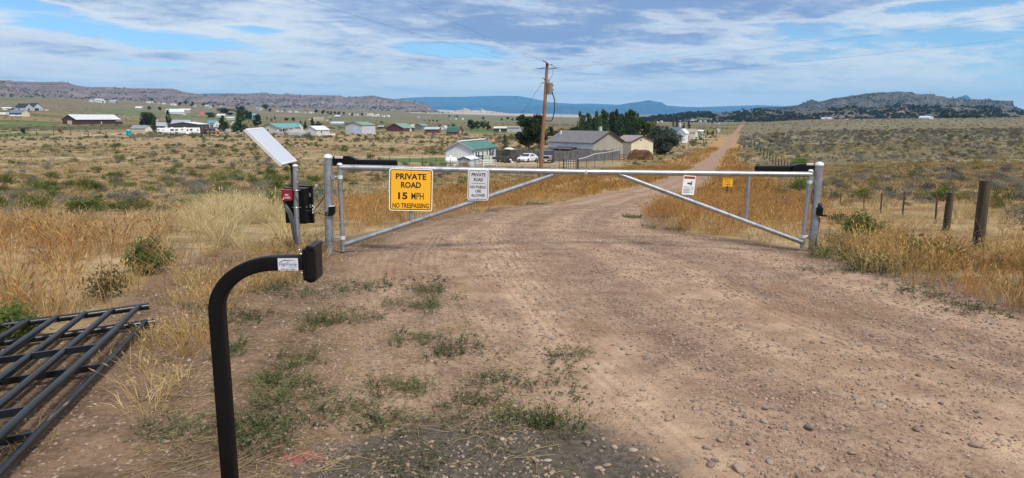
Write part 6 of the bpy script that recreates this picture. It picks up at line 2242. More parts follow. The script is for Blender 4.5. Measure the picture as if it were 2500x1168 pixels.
def crown_data(form, n, seed, leaf, mat):
    """leaf clumps spread through a crown of unit height and unit width"""
    rs = random.Random(seed)
    blobs = []
    if form == 'round':
        for _ in range(15):
            a, h = rs.uniform(0, 6.28), rs.uniform(.30, .88)
            rr = .30 * math.sin(math.pi * min(1, max(.05, (h - .12) / .88))) ** .6
            blobs.append((rr * math.cos(a) * rs.uniform(.4, 1.1), rr * math.sin(a) * rs.uniform(.4, 1.1), h, rs.uniform(.10, .20)))
    elif form == 'wide':
        for _ in range(20):
            a = rs.uniform(0, 6.28)
            d = rs.uniform(.0, .36)
            blobs.append((d * math.cos(a), d * math.sin(a), rs.uniform(.12, .86 - d * .6), rs.uniform(.12, .19)))
    elif form == 'column':
        for _ in range(16):
            h = rs.uniform(.1, .92)
            rr = .24 * math.sin(math.pi * (.15 + .8 * h)) ** .5
            a = rs.uniform(0, 6.28)
            blobs.append((rr * math.cos(a), rr * math.sin(a), h, rs.uniform(.13, .22) * (1.15 - .5 * h)))
    elif form == 'cone':
        for _ in range(22):
            h = rs.uniform(.06, .96)
            rr = .40 * (1 - h) + .03
            a = rs.uniform(0, 6.28)
            d = rr * rs.uniform(.4, 1.0)
            blobs.append((d * math.cos(a), d * math.sin(a), h, .06 + .14 * (1 - h)))
    elif form == 'poplar':
        for s in range(4):
            a = rs.uniform(0, 6.28)
            x0, y0, top = .22 * math.cos(a + s * 1.6), .22 * math.sin(a + s * 1.6), rs.uniform(.78, 1.0)
            for q in range(7):
                f = .12 + .83 * q / 6
                blobs.append((x0 * (1.15 - .2 * f) + rs.uniform(-.06, .06), y0 + rs.uniform(-.06, .06), f * top, .25 * (1 - f * .80) + .025))
    mb = MB()
    for _ in range(n):
        bx_, by_, bz_, br_ = rs.choice(blobs)
        # mostly near the outside of each clump
        u_ = Vector((rs.gauss(0, 1), rs.gauss(0, 1), rs.gauss(0, 1))).normalized() * br_ * (rs.random() ** .35) * 1.05
        p = Vector((bx_, by_, bz_)) + u_
        if p.z < .015:
            continue
        s = leaf * rs.uniform(.6, 1.4)
        a = Vector((rs.gauss(0, 1), rs.gauss(0, 1), rs.gauss(0, 1))).normalized()
        b = a.cross(Vector((rs.gauss(0, 1), rs.gauss(0, 1), rs.gauss(0, 1)))).normalized()
        mb.face([p - a * s, p + b * s * .6, p + a * s, p - b * s * .55])
    return mb.data('crown', mat, recalc=False)


_tree_cache = {}


def tree(label, u, v, wpx, hpx, form, leafk, n=900, leaf=.035, seed=0, group=None, name='tree', Y=None, trunk=.12, cat='tree'):
    b, k, rv, av = frame_at(u, v, Y)
    W_, H_ = wpx * k, hpx * k
    t = thing(name, label, cat, b - Vector((0, 0, .1)), random.uniform(0, 6.28) if form != 'wide' else 0.4, group)
    key = (form, leafk, n, leaf, seed)
    if key not in _tree_cache:
        _tree_cache[key] = crown_data(form, n, seed, leaf, LEAF[leafk])
    c = bpy.data.objects.new('crown', _tree_cache[key])
    COL.objects.link(c)
    c.parent = t
    c.scale = (W_, W_, H_)
    rs = random.Random(seed)
    mb = MB()
    r0 = max(.08, H_ * .028)
    mb.tube([(0, 0, -.4), (.01 * W_, 0, H_ * .3), (0, .01 * W_, H_ * .75)], [r0 * 1.2, r0 * .8, r0 * .2], 7)
    for q in range(5):
        a = q * 1.257 + rs.uniform(-.3, .3)
        h0 = H_ * rs.uniform(trunk, .4)
        d = W_ * .3
        mb.tube([(0, 0, h0), (d * .5 * math.cos(a), d * .5 * math.sin(a), h0 + H_ * .14), (d * math.cos(a), d * math.sin(a), h0 + H_ * .34)], [r0 * .6, r0 * .4, r0 * .12], 5)
    mb.build('trunk', M['bark'], t, world=False)
    return t


# near trees round the workshops
tree('big dense dark tree just left of the utility pole', 1291, 369, 84, 88, 'round', 'dark', 5200, .034, 1)
tree('dense dark tree crown behind the utility pole', 1316, 366, 50, 86, 'round', 'dark', 3200, .036, 2)
tree('small yellow green tree behind the mobile home roof', 1232, 366, 27, 38, 'cone', 'green', 900, .035, 3)
tree('large grey green olive tree beside the tan workshop', 1613, 378, 98, 78, 'wide', 'olive', 6500, .028, 4)
pops = [(1427, 60, 30), (1446, 46, 24), (1463, 60, 28), (1482, 62, 30), (1500, 66, 28), (1516, 56, 26), (1532, 64, 30), (1547, 60, 28)]
for i, (u, h, w) in enumerate(pops):
    tree(['leftmost tall poplar behind the grey workshop roof', 'short poplar, second from the left behind the workshop', 'third poplar from the left behind the workshop', 'fourth poplar from the left behind the workshop',
          'tallest poplar behind the workshop, fifth from the left', 'sixth poplar from the left, shorter', 'seventh poplar from the left behind the workshops', 'rightmost poplar behind the workshops'][i],
         u, 336, w * 1.6, h + 5, 'poplar', 'poplar', 2600, .036, 20 + i % 4, 'poplars behind the workshops')
tree('broad green tree right of the poplars behind the tan workshop', 1566, 340, 52, 50, 'round', 'green', 2600, .04, 6)
tree('yellow green tree behind the large grey green tree', 1588, 338, 36, 46, 'round', 'bright', 1800, .045, 7)
for i, (u, w, h, kd, lb) in enumerate(((1345, 22, 22, 'dark', 'small dark tree right of the utility pole'), (1368, 30, 22, 'rust', 'low rusty brush left of the poplars'), (1398, 34, 26, 'green', 'low olive brush under the first poplar'),
                                       (1412, 26, 18, 'rust', 'reddish brush behind the workshop roof'), (1450, 58, 40, 'green', 'green underbrush below the poplars, left'), (1490, 62, 43, 'green', 'green underbrush below the poplars, centre'), (1530, 58, 42, 'green', 'green underbrush below the poplars, right'))):
    tree(lb, u, 333, w * 1.25, h * 1.15, 'wide', kd, 1500, .05, 40 + i, name='brush')
for (u, v, w, h, lb) in ((1652, 318, 14, 34, 'tall dark conifer before the far right village'), (1643, 316, 10, 24, 'dark conifer left of the tall one by the far right village'), (1669, 324, 11, 26, 'dark conifer left above the cream shed'), (1681, 322, 16, 26, 'broad dark conifer above the cream shed'),
                         (1727, 331, 9, 14, 'small dark conifer right of the green roofed shed'), (1740, 330, 14, 12, 'dark bush tree beside the cream box building'), (1598, 300, 13, 13, 'dark round tree at the far valley edge'), (1699, 322, 8, 10, 'small green tree between the cream sheds')):
    tree(lb, u, v, w, h, 'cone', 'dark', 420, .05, 60)
tree('bright yellow green bush before the cream shed', 1699, 347, 9, 11, 'round', 'bright', 300, .06, 61, name='bush', cat='bush')
# plain on the left
for i, (u, v, w, h, fm, lf, n, lb) in enumerate((
        (358, 314, 46, 38, 'round', 'dark', 1500, 'wide dark tree beside the cream shed on the left plain'), (377, 326, 15, 36, 'column', 'dark', 600, 'narrow dark tree at the right end of the cream shed'),
        (413, 310, 15, 40, 'column', 'dark', 800, 'columnar dark tree left of the charcoal building'), (546, 321, 32, 38, 'cone', 'green', 1100, 'bright conical tree, left of the taller pair'),
        (588, 323, 40, 56, 'cone', 'green', 1800, 'tallest bright green tree on the left plain'), (608, 300, 24, 30, 'round', 'dark', 500, 'dark tree behind the tallest bright green tree'), (628, 314, 26, 34, 'round', 'dark', 900, 'dark round tree left of the solar panel top'),
        (512, 287, 26, 14, 'wide', 'dark', 500, 'low dark tree clump in the left mid field'), (550, 281, 42, 18, 'wide', 'dark', 700, 'broad dark tree clump above the white roofed house'), (590, 280, 30, 20, 'wide', 'dark', 500, 'dark trees behind the tallest bright tree, broad'),
        (735, 320, 14, 25, 'cone', 'dark', 500, 'dark conifer behind the white vinyl fence, left of two'), (746, 318, 12, 22, 'cone', 'dark', 450, 'dark conifer behind the white vinyl fence, right of two'), (763, 314, 16, 24, 'cone', 'dark', 500, 'dark conifer left of the white garage roof'),
        (780, 312, 22, 16, 'wide', 'dark', 500, 'dark round bush tree above the white garage'), (700, 298, 14, 11, 'round', 'dark', 300, 'round dark field tree, left of a pair above the ranch house'), (717, 297, 12, 10, 'round', 'dark', 300, 'round dark field tree, right of a pair above the ranch house'),
        (664, 297, 9, 8, 'round', 'olive', 260, 'small grey green tree above the ranch house roof'), (671, 293, 7, 11, 'cone', 'green', 220, 'small pointed tree above the ranch house roof'), (652, 292, 6, 8, 'cone', 'dark', 200, 'tiny dark conifer at the top of the solar panel'),
        (365, 270, 12, 11, 'round', 'dark', 300, 'round tree in the far left green field, left'), (392, 272, 12, 11, 'round', 'dark', 300, 'round tree in the far left green field, right'), (408, 274, 6, 9, 'cone', 'dark', 200, 'small conifer at the end of the long white barn'),
        (808, 296, 7, 6, 'round', 'dark', 160, 'small dark tree right of the two toned far shed'), (932, 302, 9, 6, 'round', 'dark', 200, 'dark bush right of the white metal building roof'),
        (1150, 319, 24, 26, 'round', 'dark', 800, 'leftmost tree of the dark row above the mobile home'), (1166, 318, 24, 22, 'round', 'dark', 700, 'second tree of the dark row above the mobile home'), (1180, 317, 20, 22, 'round', 'dark', 700, 'third tree of the dark row above the mobile home'),
        (1193, 318, 13, 20, 'column', 'dark', 400, 'single column tree right of the dark row'), (1107, 314, 12, 13, 'round', 'green', 300, 'green tree behind the gambrel barn roof'), (1073, 312, 10, 8, 'round', 'dark', 200, 'dark bush tree behind the long low maroon barn'), (1096, 313, 7, 9, 'round', 'green', 200, 'small tree left of the gambrel barn'),
        (1097, 289, 8, 8, 'round', 'dark', 150, 'dark far tree, left of the lone farm group'), (1110, 290, 8, 6, 'round', 'dark', 150, 'dark far tree in the middle of the lone farm group'), (1116, 290, 9, 8, 'round', 'dark', 150, 'dark far tree, right of the lone farm group'),
        (57, 328, 13, 17, 'round', 'olive', 400, 'lone grey green tree in the green strip at far left'), (148, 326, 16, 14, 'wide', 'rust', 300, 'bare rusty bush in the left field'), (287, 283, 6, 5, 'round', 'dark', 120, 'tiny dark tree right above the riding barn'))):
    tree(lb, u, v, w * 1.15, h * 1.03, fm, lf, int(n * 1.5), .06 if n < 700 else .045, 80 + i % 9)
# line of trees below the mesas
rowt = [(354, 248, 9), (362, 249, 12), (372, 250, 11), (440, 258, 11), (453, 258, 13), (470, 260, 14), (497, 261, 10), (506, 262, 12), (521, 263, 8), (578, 266, 9), (649, 271, 19), (660, 273, 10), (694, 274, 7), (745, 276, 8), (772, 278, 12), (790, 279, 13), (800, 280, 10), (808, 280, 10),
        (818, 281, 10), (828, 281, 11), (840, 282, 9), (860, 283, 9), (884, 284, 9), (770, 276, 9), (1036, 297, 5), (1048, 297.5, 6), (1058, 298, 6), (1068, 298.5, 7), (1180, 294, 9), (1225, 294.5, 8), (1240, 294.5, 10), (1252, 295, 9), (1262, 295, 9),
        (1690, 300, 5), (1730, 301, 8), (1740, 302, 9), (1795, 296, 12), (1803, 297, 9), (1833, 297, 6)]
for i, (u, v, w) in enumerate(rowt):
    g_ = 'trees of the left village' if u < 640 else ('trees of the centre village' if u < 1000 else ('scattered far valley trees' if u < 1400 else 'trees at the far end of the road'))
    tree('small dark tree among the ' + g_, u, v, w, w * .9, 'wide' if i % 2 else 'round', 'dark', 260, .095, 100 + i % 4, g_)
for (u, w, h, lf, lb) in ((2312, 40, 13, 'dark', 'dark green tree right of the domed hut'), (2335, 20, 11, 'green', 'lighter tree between two dark ones on the right skyline'), (2356, 36, 13, 'dark', 'middle dark tree on the right skyline'), (2350, 16, 9, 'bright', 'small bright tree on the right skyline'),
                          (2384, 30, 12, 'dark', 'rightmost dark tree on the right skyline'), (2245, 12, 8, 'dark', 'small dark tree left of the domed hut')):
    tree(lb, u, 290, w, h, 'wide', lf, 500, .05, 120)


# ------------------------------------------------------------------ small plants: shapes
GRASS = {
    'straw': leafy('straw_grass', (0.30, 0.21, 0.105), (0.52, 0.41, 0.23), .25, .3),
    'pale': leafy('pale_bunch_grass', (0.42, 0.33, 0.17), (0.60, 0.50, 0.29), .18, .3),
    'orange': leafy('rusty_grass', (0.26, 0.135, 0.052), (0.50, 0.295, 0.120), .25, .3),
    'rusty': leafy('rusty_far_grass', (0.24, 0.13, 0.045), (0.45, 0.27, 0.10), .25, .3),
    'gold': leafy('golden_seed_grass', (0.35, 0.215, 0.078), (0.60, 0.43, 0.19), .25, .3),
    'green': leafy('green_weed', (0.048, 0.068, 0.026), (0.150, 0.165, 0.072), .25, .25),
    'weed': leafy('dusty_weed', (0.060, 0.068, 0.038), (0.175, 0.170, 0.095), .25, .2),
    'sage': leafy('sagebrush_leaf', (0.098, 0.096, 0.080), (0.235, 0.222, 0.185), .25, .15),
    'shrub': leafy('green_shrub_leaf', (0.058, 0.082, 0.024), (0.160, 0.180, 0.056), .25, .25),
    'feather': leafy('feathery_green_leaf', (0.080, 0.115, 0.030), (0.190, 0.230, 0.070), .15, .3),
    'olive': leafy('olive_shrub_leaf', (0.10, 0.088, 0.035), (0.22, 0.185, 0.075), .25, .2),
    'brown': leafy('brown_stalks', (0.20, 0.115, 0.06), (0.36, 0.22, 0.115), .25, .2),
}


def blades(n, h, spread, lean, width, seed, mat, name, heads=0.0, leafn=0, leafs=0.02):
    rs = random.Random(seed)
    mb = MB()
    for _ in range(n):
        a = rs.uniform(0, 6.283)
        d = spread * math.sqrt(rs.random())
        bx_, by_ = d * math.cos(a), d * math.sin(a)
        az = a + rs.uniform(-1.1, 1.1)
        hh = h * rs.uniform(.45, 1.1)
        ln = lean * rs.uniform(.3, 1.5)
        w = width * rs.uniform(.7, 1.3)
        ox, oy = math.cos(az), math.sin(az)
        wa = rs.uniform(0, 6.283)
        wx, wy = math.cos(wa) * w / 2, math.sin(wa) * w / 2

        def pt(t):
            return Vector((bx_ + ox * ln * hh * t * t, by_ + oy * ln * hh * t * t, hh * t * (1 - .22 * ln * t)))
        p0, p1, p2 = pt(0), pt(.55), pt(1)
        W0, W1 = Vector((wx, wy, 0)), Vector((wx, wy, 0)) * .8
        mb.face([p0 - W0, p0 + W0, p1 + W1, p1 - W1])
        mb.face([p1 - W1, p1 + W1, p2])
        if rs.random() < heads:
            dd = (p2 - p1).normalized()
            s = Vector((wx, wy, 0)) * 2.6
            mb.face([p2 - dd * h * .14, p2 - dd * h * .06 + s, p2 + dd * h * .05, p2 - dd * h * .06 - s])
            s2 = Vector((-wy, wx, 0)) * 2.6
            mb.face([p2 - dd * h * .14, p2 - dd * h * .06 + s2, p2 + dd * h * .05, p2 - dd * h * .06 - s2])
        for q in range(leafn):
            t = rs.uniform(.2, 1)
            c = pt(t)
            v = Vector((rs.gauss(0, 1), rs.gauss(0, 1), rs.gauss(0, .6))).normalized() * leafs * rs.uniform(.6, 1.4)
            s = v.cross(Vector((rs.gauss(0, 1), rs.gauss(0, 1), rs.gauss(0, 1)))).normalized() * leafs * .3
            mb.face([c, c + v * .5 + s, c + v, c + v * .5 - s])
    return mb.data(name, mat, recalc=False)


def shrub_data(n, seed, leaf, mat, name, flat=.55, twigs=14, mat2=None):
    """a rounded bush of unit width: stems from one foot, leaf clusters toward the outside"""
    rs = random.Random(seed)
    mb = MB()
    tips = []
    for _ in range(twigs):
        a = rs.uniform(0, 6.283)
        d = .46 * math.sqrt(rs.random())
        z = flat * math.sqrt(max(.05, 1 - (d / .5) ** 2)) * rs.uniform(.6, 1.0)
        tips.append(Vector((d * math.cos(a), d * math.sin(a), z)))
        p, q = Vector((0, 0, 0)), tips[-1]
        s = Vector((rs.uniform(-1, 1), rs.uniform(-1, 1), 0)).normalized() * .008
        m_ = p.lerp(q, .5) + Vector((0, 0, .04))
        mb.face([p - s, p + s, m_ + s * .7, m_ - s * .7])
        mb.face([m_ - s * .7, m_ + s * .7, q])
    for _ in range(n):
        t = rs.choice(tips)
        c = t * rs.uniform(.55, 1.0) + Vector((rs.gauss(0, 1), rs.gauss(0, 1), rs.gauss(0, .8))) * .065
        if c.z < .01:
            c.z = rs.uniform(.01, .06)
        v = Vector((rs.gauss(0, .8), rs.gauss(0, .8), rs.uniform(.1, 1.4))).normalized() * leaf * rs.uniform(.6, 1.5)
        s = v.cross(Vector((rs.gauss(0, 1), rs.gauss(0, 1), rs.gauss(0, 1)))).normalized() * leaf * .28
        mb.face([c - v * .3, c + s, c + v, c - s])
    return mb.data(name, mat, recalc=False)


def stone_data(seed, sub=1):
    rs = random.Random(seed)
    bm = bmesh.new()
    bmesh.ops.create_icosphere(bm, subdivisions=sub, radius=.5)
    for v in bm.verts:
        v.co *= rs.uniform(.80, 1.06)
    ax = [Vector((rs.gauss(0, 1), rs.gauss(0, 1), rs.gauss(0, 1))).normalized() for _ in range(5)]
    for v in bm.verts:
        for a in ax:
            q = v.co.dot(a)
            if q > .33:
                v.co -= a * (q - .33)
    sx, sy, sz = rs.uniform(.8, 1.15), rs.uniform(.6, .95), rs.uniform(.38, .6)
    for v in bm.verts:
        v.co.x *= sx
        v.co.y *= sy
        v.co.z *= sz
    me = bpy.data.meshes.new('stone')
    bm.to_mesh(me)
    bm.free()
    me.polygons.foreach_set('use_smooth', [sub > 1] * len(me.polygons))
    return me


def stone_mat():
    m = bpy.data.materials.new('river_stone')
    m.use_nodes = True
    t = NT(m.node_tree)
    b = t.n['Principled BSDF']
    b.inputs['Roughness'].default_value = .85
    b.inputs['Specular IOR Level'].default_value = .25
    oi = t.n.new('ShaderNodeObjectInfo').outputs['Random']
    cr = t.n.new('ShaderNodeValToRGB')
    el = cr.color_ramp.elements
    cols = [(0.0, (0.20, 0.135, 0.10)), (.22, (0.30, 0.215, 0.165)), (.42, (0.235, 0.165, 0.125)), (.60, (0.31, 0.235, 0.185)), (.74, (0.12, 0.105, 0.10)), (.88, (0.15, 0.105, 0.085)), (1.0, (0.38, 0.32, 0.27))]
    el[0].position, el[0].color = 0.0, (*cols[0][1], 1)
    el[1].position, el[1].color = 1.0, (*cols[-1][1], 1)
    for p, c in cols[1:-1]:
        e = el.new(p)
        e.color = (*c, 1)
    t.put(cr.inputs[0], oi)
    tc = t.n.new('ShaderNodeTexCoord').outputs['Object']
    n = t.noise(tc, 5, 5, .65)
    c = t.mix(t.ss(n, .3, .7, 0, .35), cr.outputs[0], (0.27, 0.19, 0.135))
    t.put(b.inputs['Base Color'], c)
    return m


STONE = stone_mat()


# ------------------------------------------------------------------ scattering: one object per kind of ground cover
def scatter(name, protos, xyz, rz, scl, idx, tilt=None):
    pc = bpy.data.collections.new(name + '_kinds')
    for i, me in enumerate(protos):
        o = bpy.data.objects.new('%s_kind_%02d' % (name, i), me)
        pc.objects.link(o)
    n = len(xyz)
    me = bpy.data.meshes.new(name)
    me.vertices.add(n)
    me.vertices.foreach_set('co', np.asarray(xyz, np.float32).ravel())
    rot = np.zeros((n, 3), np.float32)
    rot[:, 2] = rz
    if tilt is not None:
        rot[:, :2] = tilt
    a = me.attributes.new('rot', 'FLOAT_VECTOR', 'POINT')
    a.data.foreach_set('vector', rot.ravel())
    s = np.asarray(scl, np.float32)
    if s.ndim == 1:
        s = np.repeat(s[:, None], 3, 1)
    a = me.attributes.new('scl', 'FLOAT_VECTOR', 'POINT')
    a.data.foreach_set('vector', np.ascontiguousarray(s).ravel())
    a = me.attributes.new('pick', 'INT', 'POINT')
    a.data.foreach_set('value', np.asarray(idx, np.int32))
    o = bpy.data.objects.new(name, me)
    o['kind'] = 'stuff'
    COL.objects.link(o)
    g = bpy.data.node_groups.new(name + '_scatter', 'GeometryNodeTree')
    g.interface.new_socket('Geometry', in_out='INPUT', socket_type='NodeSocketGeometry')
    g.interface.new_socket('Geometry', in_out='OUTPUT', socket_type='NodeSocketGeometry')
    N, L = g.nodes, g.links
    gi_, go = N.new('NodeGroupInput'), N.new('NodeGroupOutput')
    ci = N.new('GeometryNodeCollectionInfo')
    ci.inputs['Collection'].default_value = pc
    ci.inputs['Separate Children'].default_value = True
    ci.inputs['Reset Children'].default_value = True
    io = N.new('GeometryNodeInstanceOnPoints')
    io.inputs['Pick Instance'].default_value = True

    def at(nm, ty):
        q = N.new('GeometryNodeInputNamedAttribute')
        q.data_type = ty
        q.inputs['Name'].default_value = nm
        return q.outputs['Attribute']
    er = N.new('FunctionNodeEulerToRotation')
    L.new(at('rot', 'FLOAT_VECTOR'), er.inputs[0])
    L.new(gi_.outputs[0], io.inputs['Points'])
    L.new(ci.outputs[0], io.inputs['Instance'])
    L.new(at('pick', 'INT'), io.inputs['Instance Index'])
    L.new(er.outputs[0], io.inputs['Rotation'])
    L.new(at('scl', 'FLOAT_VECTOR'), io.inputs['Scale'])
    L.new(io.outputs[0], go.inputs[0])
    md = o.modifiers.new('scatter', 'NODES')
    md.node_group = g
    return o


def fan(n, y0, y1, k=0.86):
    """points spread evenly over the part of the plain in view between two distances"""
    y = np.sqrt(rng.uniform(y0 * y0, y1 * y1, n))
    x = rng.uniform(-1, 1, n) * (k * y + 0.6)
    return x, y


def dens(y0, y1, per_m2, k=0.86):
    return int(per_m2 * k * (y1 * y1 - y0 * y0))


TALL = [(-900, 560), (300, 545), (400, 575), (470, 625), (440, 700), (345, 792), (200, 800), (-100, 860), (-900, 900)]
PALE = [(455, 520), (560, 490), (690, 520), (700, 590), (600, 612), (470, 590)]
SHORTL = [(330, 800), (430, 710), (500, 640), (700, 590), (790, 610), (760, 690), (620, 720), (540, 800), (510, 960), (400, 1020), (300, 1010)]
VERGE = [(300, 1010), (520, 960), (545, 780), (760, 690), (800, 620), (1000, 580), (1130, 620), (1160, 760), (1250, 900), (1420, 1000), (1480, 1180), (100, 1200)]
RUSTB = [(812, 470), (1000, 432), (1400, 424), (1580, 436), (1600, 455), (1480, 476), (1330, 492), (1130, 522), (960, 565), (840, 610), (812, 590)]
RUSTR = [(1545, 545), (1560, 520), (1660, 480), (1730, 440), (1770, 405), (1960, 415), (2010, 470), (1985, 630), (1900, 606), (1760, 585), (1620, 566)]
VERGER = [(1990, 634), (2005, 598), (2200, 604), (2420, 628), (2600, 645), (2900, 690), (2900, 880), (2500, 772), (2300, 722), (2140, 668)]

PR = {}
PR['straw'] = [blades(34, .24, .13, .8, .006, 200 + i, GRASS['straw'], 'straw_tuft', .15) for i in range(3)]
PR['orange'] = [blades(40, .40, .17, .6, .005, 210 + i, GRASS['orange'], 'rusty_tuft', .55) for i in range(4)]
PR['gold'] = [blades(36, .38, .15, .65, .005, 220 + i, GRASS['gold'], 'golden_tuft', .7) for i in range(3)]
PR['pale'] = [blades(110, .50, .16, .75, .005, 230 + i, GRASS['pale'], 'bunch_grass', .1) for i in range(2)]
PR['brown'] = [blades(14, .60, .12, .55, .006, 240 + i, GRASS['brown'], 'brown_stalk_tuft', .3, 3, .03) for i in range(3)]
PR['greeng'] = [blades(22, .34, .14, .6, .008, 250 + i, GRASS['green'], 'green_tuft', .1, 4, .03) for i in range(3)]
PR['weedg'] = [blades(18, .16, .14, 1.0, .006, 260 + i, GRASS['weed'], 'weed_tuft', 0, 4, .025) for i in range(3)]
# coarser shapes for the middle distance
PR['olive_far'] = [blades(22, .30, .42, .9, .028, 290 + i, GRASS['olive'], 'olive_patch') for i in range(3)]
PR['sage_far'] = [blades(24, .26, .42, .9, .030, 295 + i, GRASS['sage'], 'sage_patch') for i in range(3)]
PR['straw_far'] = [blades(20, .26, .32, .8, .022, 270 + i, GRASS['straw'], 'straw_patch') for i in range(3)]
PR['orange_far'] = [blades(20, .48, .36, .45, .022, 280 + i, GRASS['rusty'], 'rusty_patch', .4) for i in range(3)]


def bundle(spec):
    """spec: list of (kind, xs, ys, scale lo, scale hi, height stretch)"""
    protos, X, Y_, SC, ID = [], [], [], [], []
    off = {}
    for kind, x, y, lo, hi, hz in spec:
        if len(x) == 0:
            continue
        if kind not in off:
            off[kind] = len(protos)
            protos += PR[kind]
        n = len(x)
        s = rng.uniform(lo, hi, n)
        X.append(x)
        Y_.append(y)
        SC.append(np.stack([s, s, s * hz * rng.uniform(.85, 1.15, n)], 1))
        ID.append(off[kind] + rng.integers(0, len(PR[kind]), n))
    X, Y_ = np.concatenate(X), np.concatenate(Y_)
    return protos, np.stack([X, Y_, T(X, Y_) - .01], 1), rng.uniform(0, 6.28, len(X)), np.concatenate(SC), np.concatenate(ID)


def pick(x, y, m):
    return x[m], y[m]


def info(x, y):
    z = T(x, y)
    u, v = project(x, y, z)
    lat, arc = road_coords(x, y)
    return u, v, lat


spec_near, spec_mid, spec_road = [], [], []
# 2.4 to 10 m
x, y = fan(dens(2.6, 10.5, 16), 2.6, 10.5, 1.0)
u, v, lat = info(x, y)
clump = fbm(x / .55, y / .55, 91, 3)
off = (np.abs(lat) > .98)
rnd = rng.random(len(x))
du_, dv_ = (fbm(x / .8, y / .8, 97, 3) - .44) * 190, (fbm(x / .8, y / .8, 98, 3) - .44) * 110
tall = zone(u + du_, v + dv_, TALL) > 0
lowp = (u > 215) & (u < 470) & (v > 640)
spec_near.append(('orange', *pick(x, y, tall & ~lowp & (rnd < .62) & (clump > .36)), .6, 1.3, 1.0))
spec_near.append(('orange', *pick(x, y, tall & lowp & (rnd < .4) & (clump > .40)), .3, .7, 1.0))
spec_near.append(('gold', *pick(x, y, tall & (rnd > .62) & (rnd < .72)), .5, 1.1, 1.0))
tall = tall & ~(lowp & (rng.random(len(x)) < .6))
spec_near.append(('brown', *pick(x, y, tall & (rnd > .72) & (rnd < .75)), .6, 1.2, 1.0))
spec_near.append(('straw', *pick(x, y, tall & (rnd > .75) & (rnd < .93)), .9, 1.5, 1.0))
spec_near.append(('greeng', *pick(x, y, tall & (rnd > .95) & (clump > .5)), .8, 1.2, 1.0))
sh = zone(u, v, SHORTL) > 0
spec_near.append(('straw', *pick(x, y, sh & (rnd < .55) & (clump > .33)), .5, 1.1, .9))
spec_near.append(('gold', *pick(x, y, sh & (rnd > .55) & (rnd < .85) & (clump > .36)), .35, .8, .85))
spec_near.append(('weedg', *pick(x, y, sh & (rnd > .93)), .6, 1.1, .8))
vg = (zone(u, v, VERGE) > 0) & (lat < -.9)
spec_near.append(('straw', *pick(x, y, vg & (rnd < .17) & (clump > .40)), .30, .70, .55))
spec_near.append(('weedg', *pick(x, y, vg & (rnd > .91) & (clump > .50)), .35, .8, .6))
pz = zone(u, v, PALE) > 0
spec_near.append(('pale', *pick(x, y, pz & (rnd < .22)), .7, 1.25, 1.0))
vr = (zone(u, v, VERGER) > 0)
xv, yv = fan(dens(4.5, 12, 60), 4.5, 12, 1.0)
uv_, vv_, lv_ = info(xv, yv)
jit = (fbm(xv / .6, yv / .6, 99, 3) - .44) * 70
mv = (zone(uv_, vv_ + jit, VERGER) > 0) & (lv_ > 0)
xv, yv, vv_, uv_ = xv[mv], yv[mv], vv_[mv], uv_[mv]
c2, c3, rv_n = fbm(xv / .8, yv / .8, 95, 3), fbm(xv / .5, yv / .5, 96, 3), rng.random(len(xv))
spec_near.append(('orange', *pick(xv, yv, (rv_n < .34) & (c2 < .50)), .45, 1.0, 1.0))
spec_near.append(('gold', *pick(xv, yv, (rv_n > .34) & (rv_n < .62) & (c2 > .36)), .45, 1.05, 1.0))
spec_near.append(('greeng', *pick(xv, yv, (rv_n > .62) & (rv_n < .78) & (c3 > .44)), .45, .95, 1.0))
spec_near.append(('weedg', *pick(xv, yv, (rv_n > .78) & (rv_n < .92) & (c3 > .40)), .8, 1.5, 1.0))
spec_near.append(('straw', *pick(xv, yv, (rv_n > .92)), .7, 1.3, 1.0))
xs_, ys_ = fan(dens(3.4, 9.5, 70), 3.4, 9.5, 1.0)
us_, vs_, ls_ = info(xs_, ys_)
j1, j2 = (fbm(xs_ / .5, ys_ / .5, 161, 3) - .44) * 150, (fbm(xs_ / .5, ys_ / .5, 162, 3) - .44) * 90
c4, r4 = fbm(xs_ / .45, ys_ / .45, 163, 3), rng.random(len(xs_))
m4 = (zone(us_ + j1, vs_ + j2, SHORTL) > 0) & (ls_ < -.95) & (c4 > .37)
spec_near.append(('gold', *pick(xs_, ys_, m4 & (r4 < .34)), .28, .75, .85))
spec_near.append(('straw', *pick(xs_, ys_, m4 & (r4 > .34) & (r4 < .62)), .4, 1.0, .8))
spec_near.append(('orange', *pick(xs_, ys_, m4 & (r4 > .62) & (r4 < .72)), .28, .65, .85))
m5 = (zone(us_, vs_, VERGE) > 0) & ~((vs_ > 1060) & (us_ > 820)) & (ls_ < -.95) & (c4 > .44)
spec_near.append(('straw', *pick(xs_, ys_, m5 & (r4 < .28)), .25, .62, .40))
spec_near.append(('gold', *pick(xs_, ys_, m5 & (r4 > .97)), .2, .5, .6))
PANEL = [(-200, 830), (355, 795), (340, 860), (70, 1168), (-300, 1168)]
pn = zone(u, v, PANEL) > 0
spec_near.append(('straw', *pick(x, y, pn & (rnd < .16)), .5, 1.1, .8))
spec_near.append(('gold', *pick(x, y, pn & (rnd > .16) & (rnd < .26)), .3, .6, .8))
rest = off & ~tall & ~sh & ~vg & ~pz & ~vr & (np.abs(lat) > 1.12) & (v < 640)
spec_near.append(('straw', *pick(x, y, rest & (rnd < .42)), .6, 1.2, .9))
spec_near.append(('orange', *pick(x, y, rest & (rnd > .9) & (clump > .45)), .5, .9, .9))
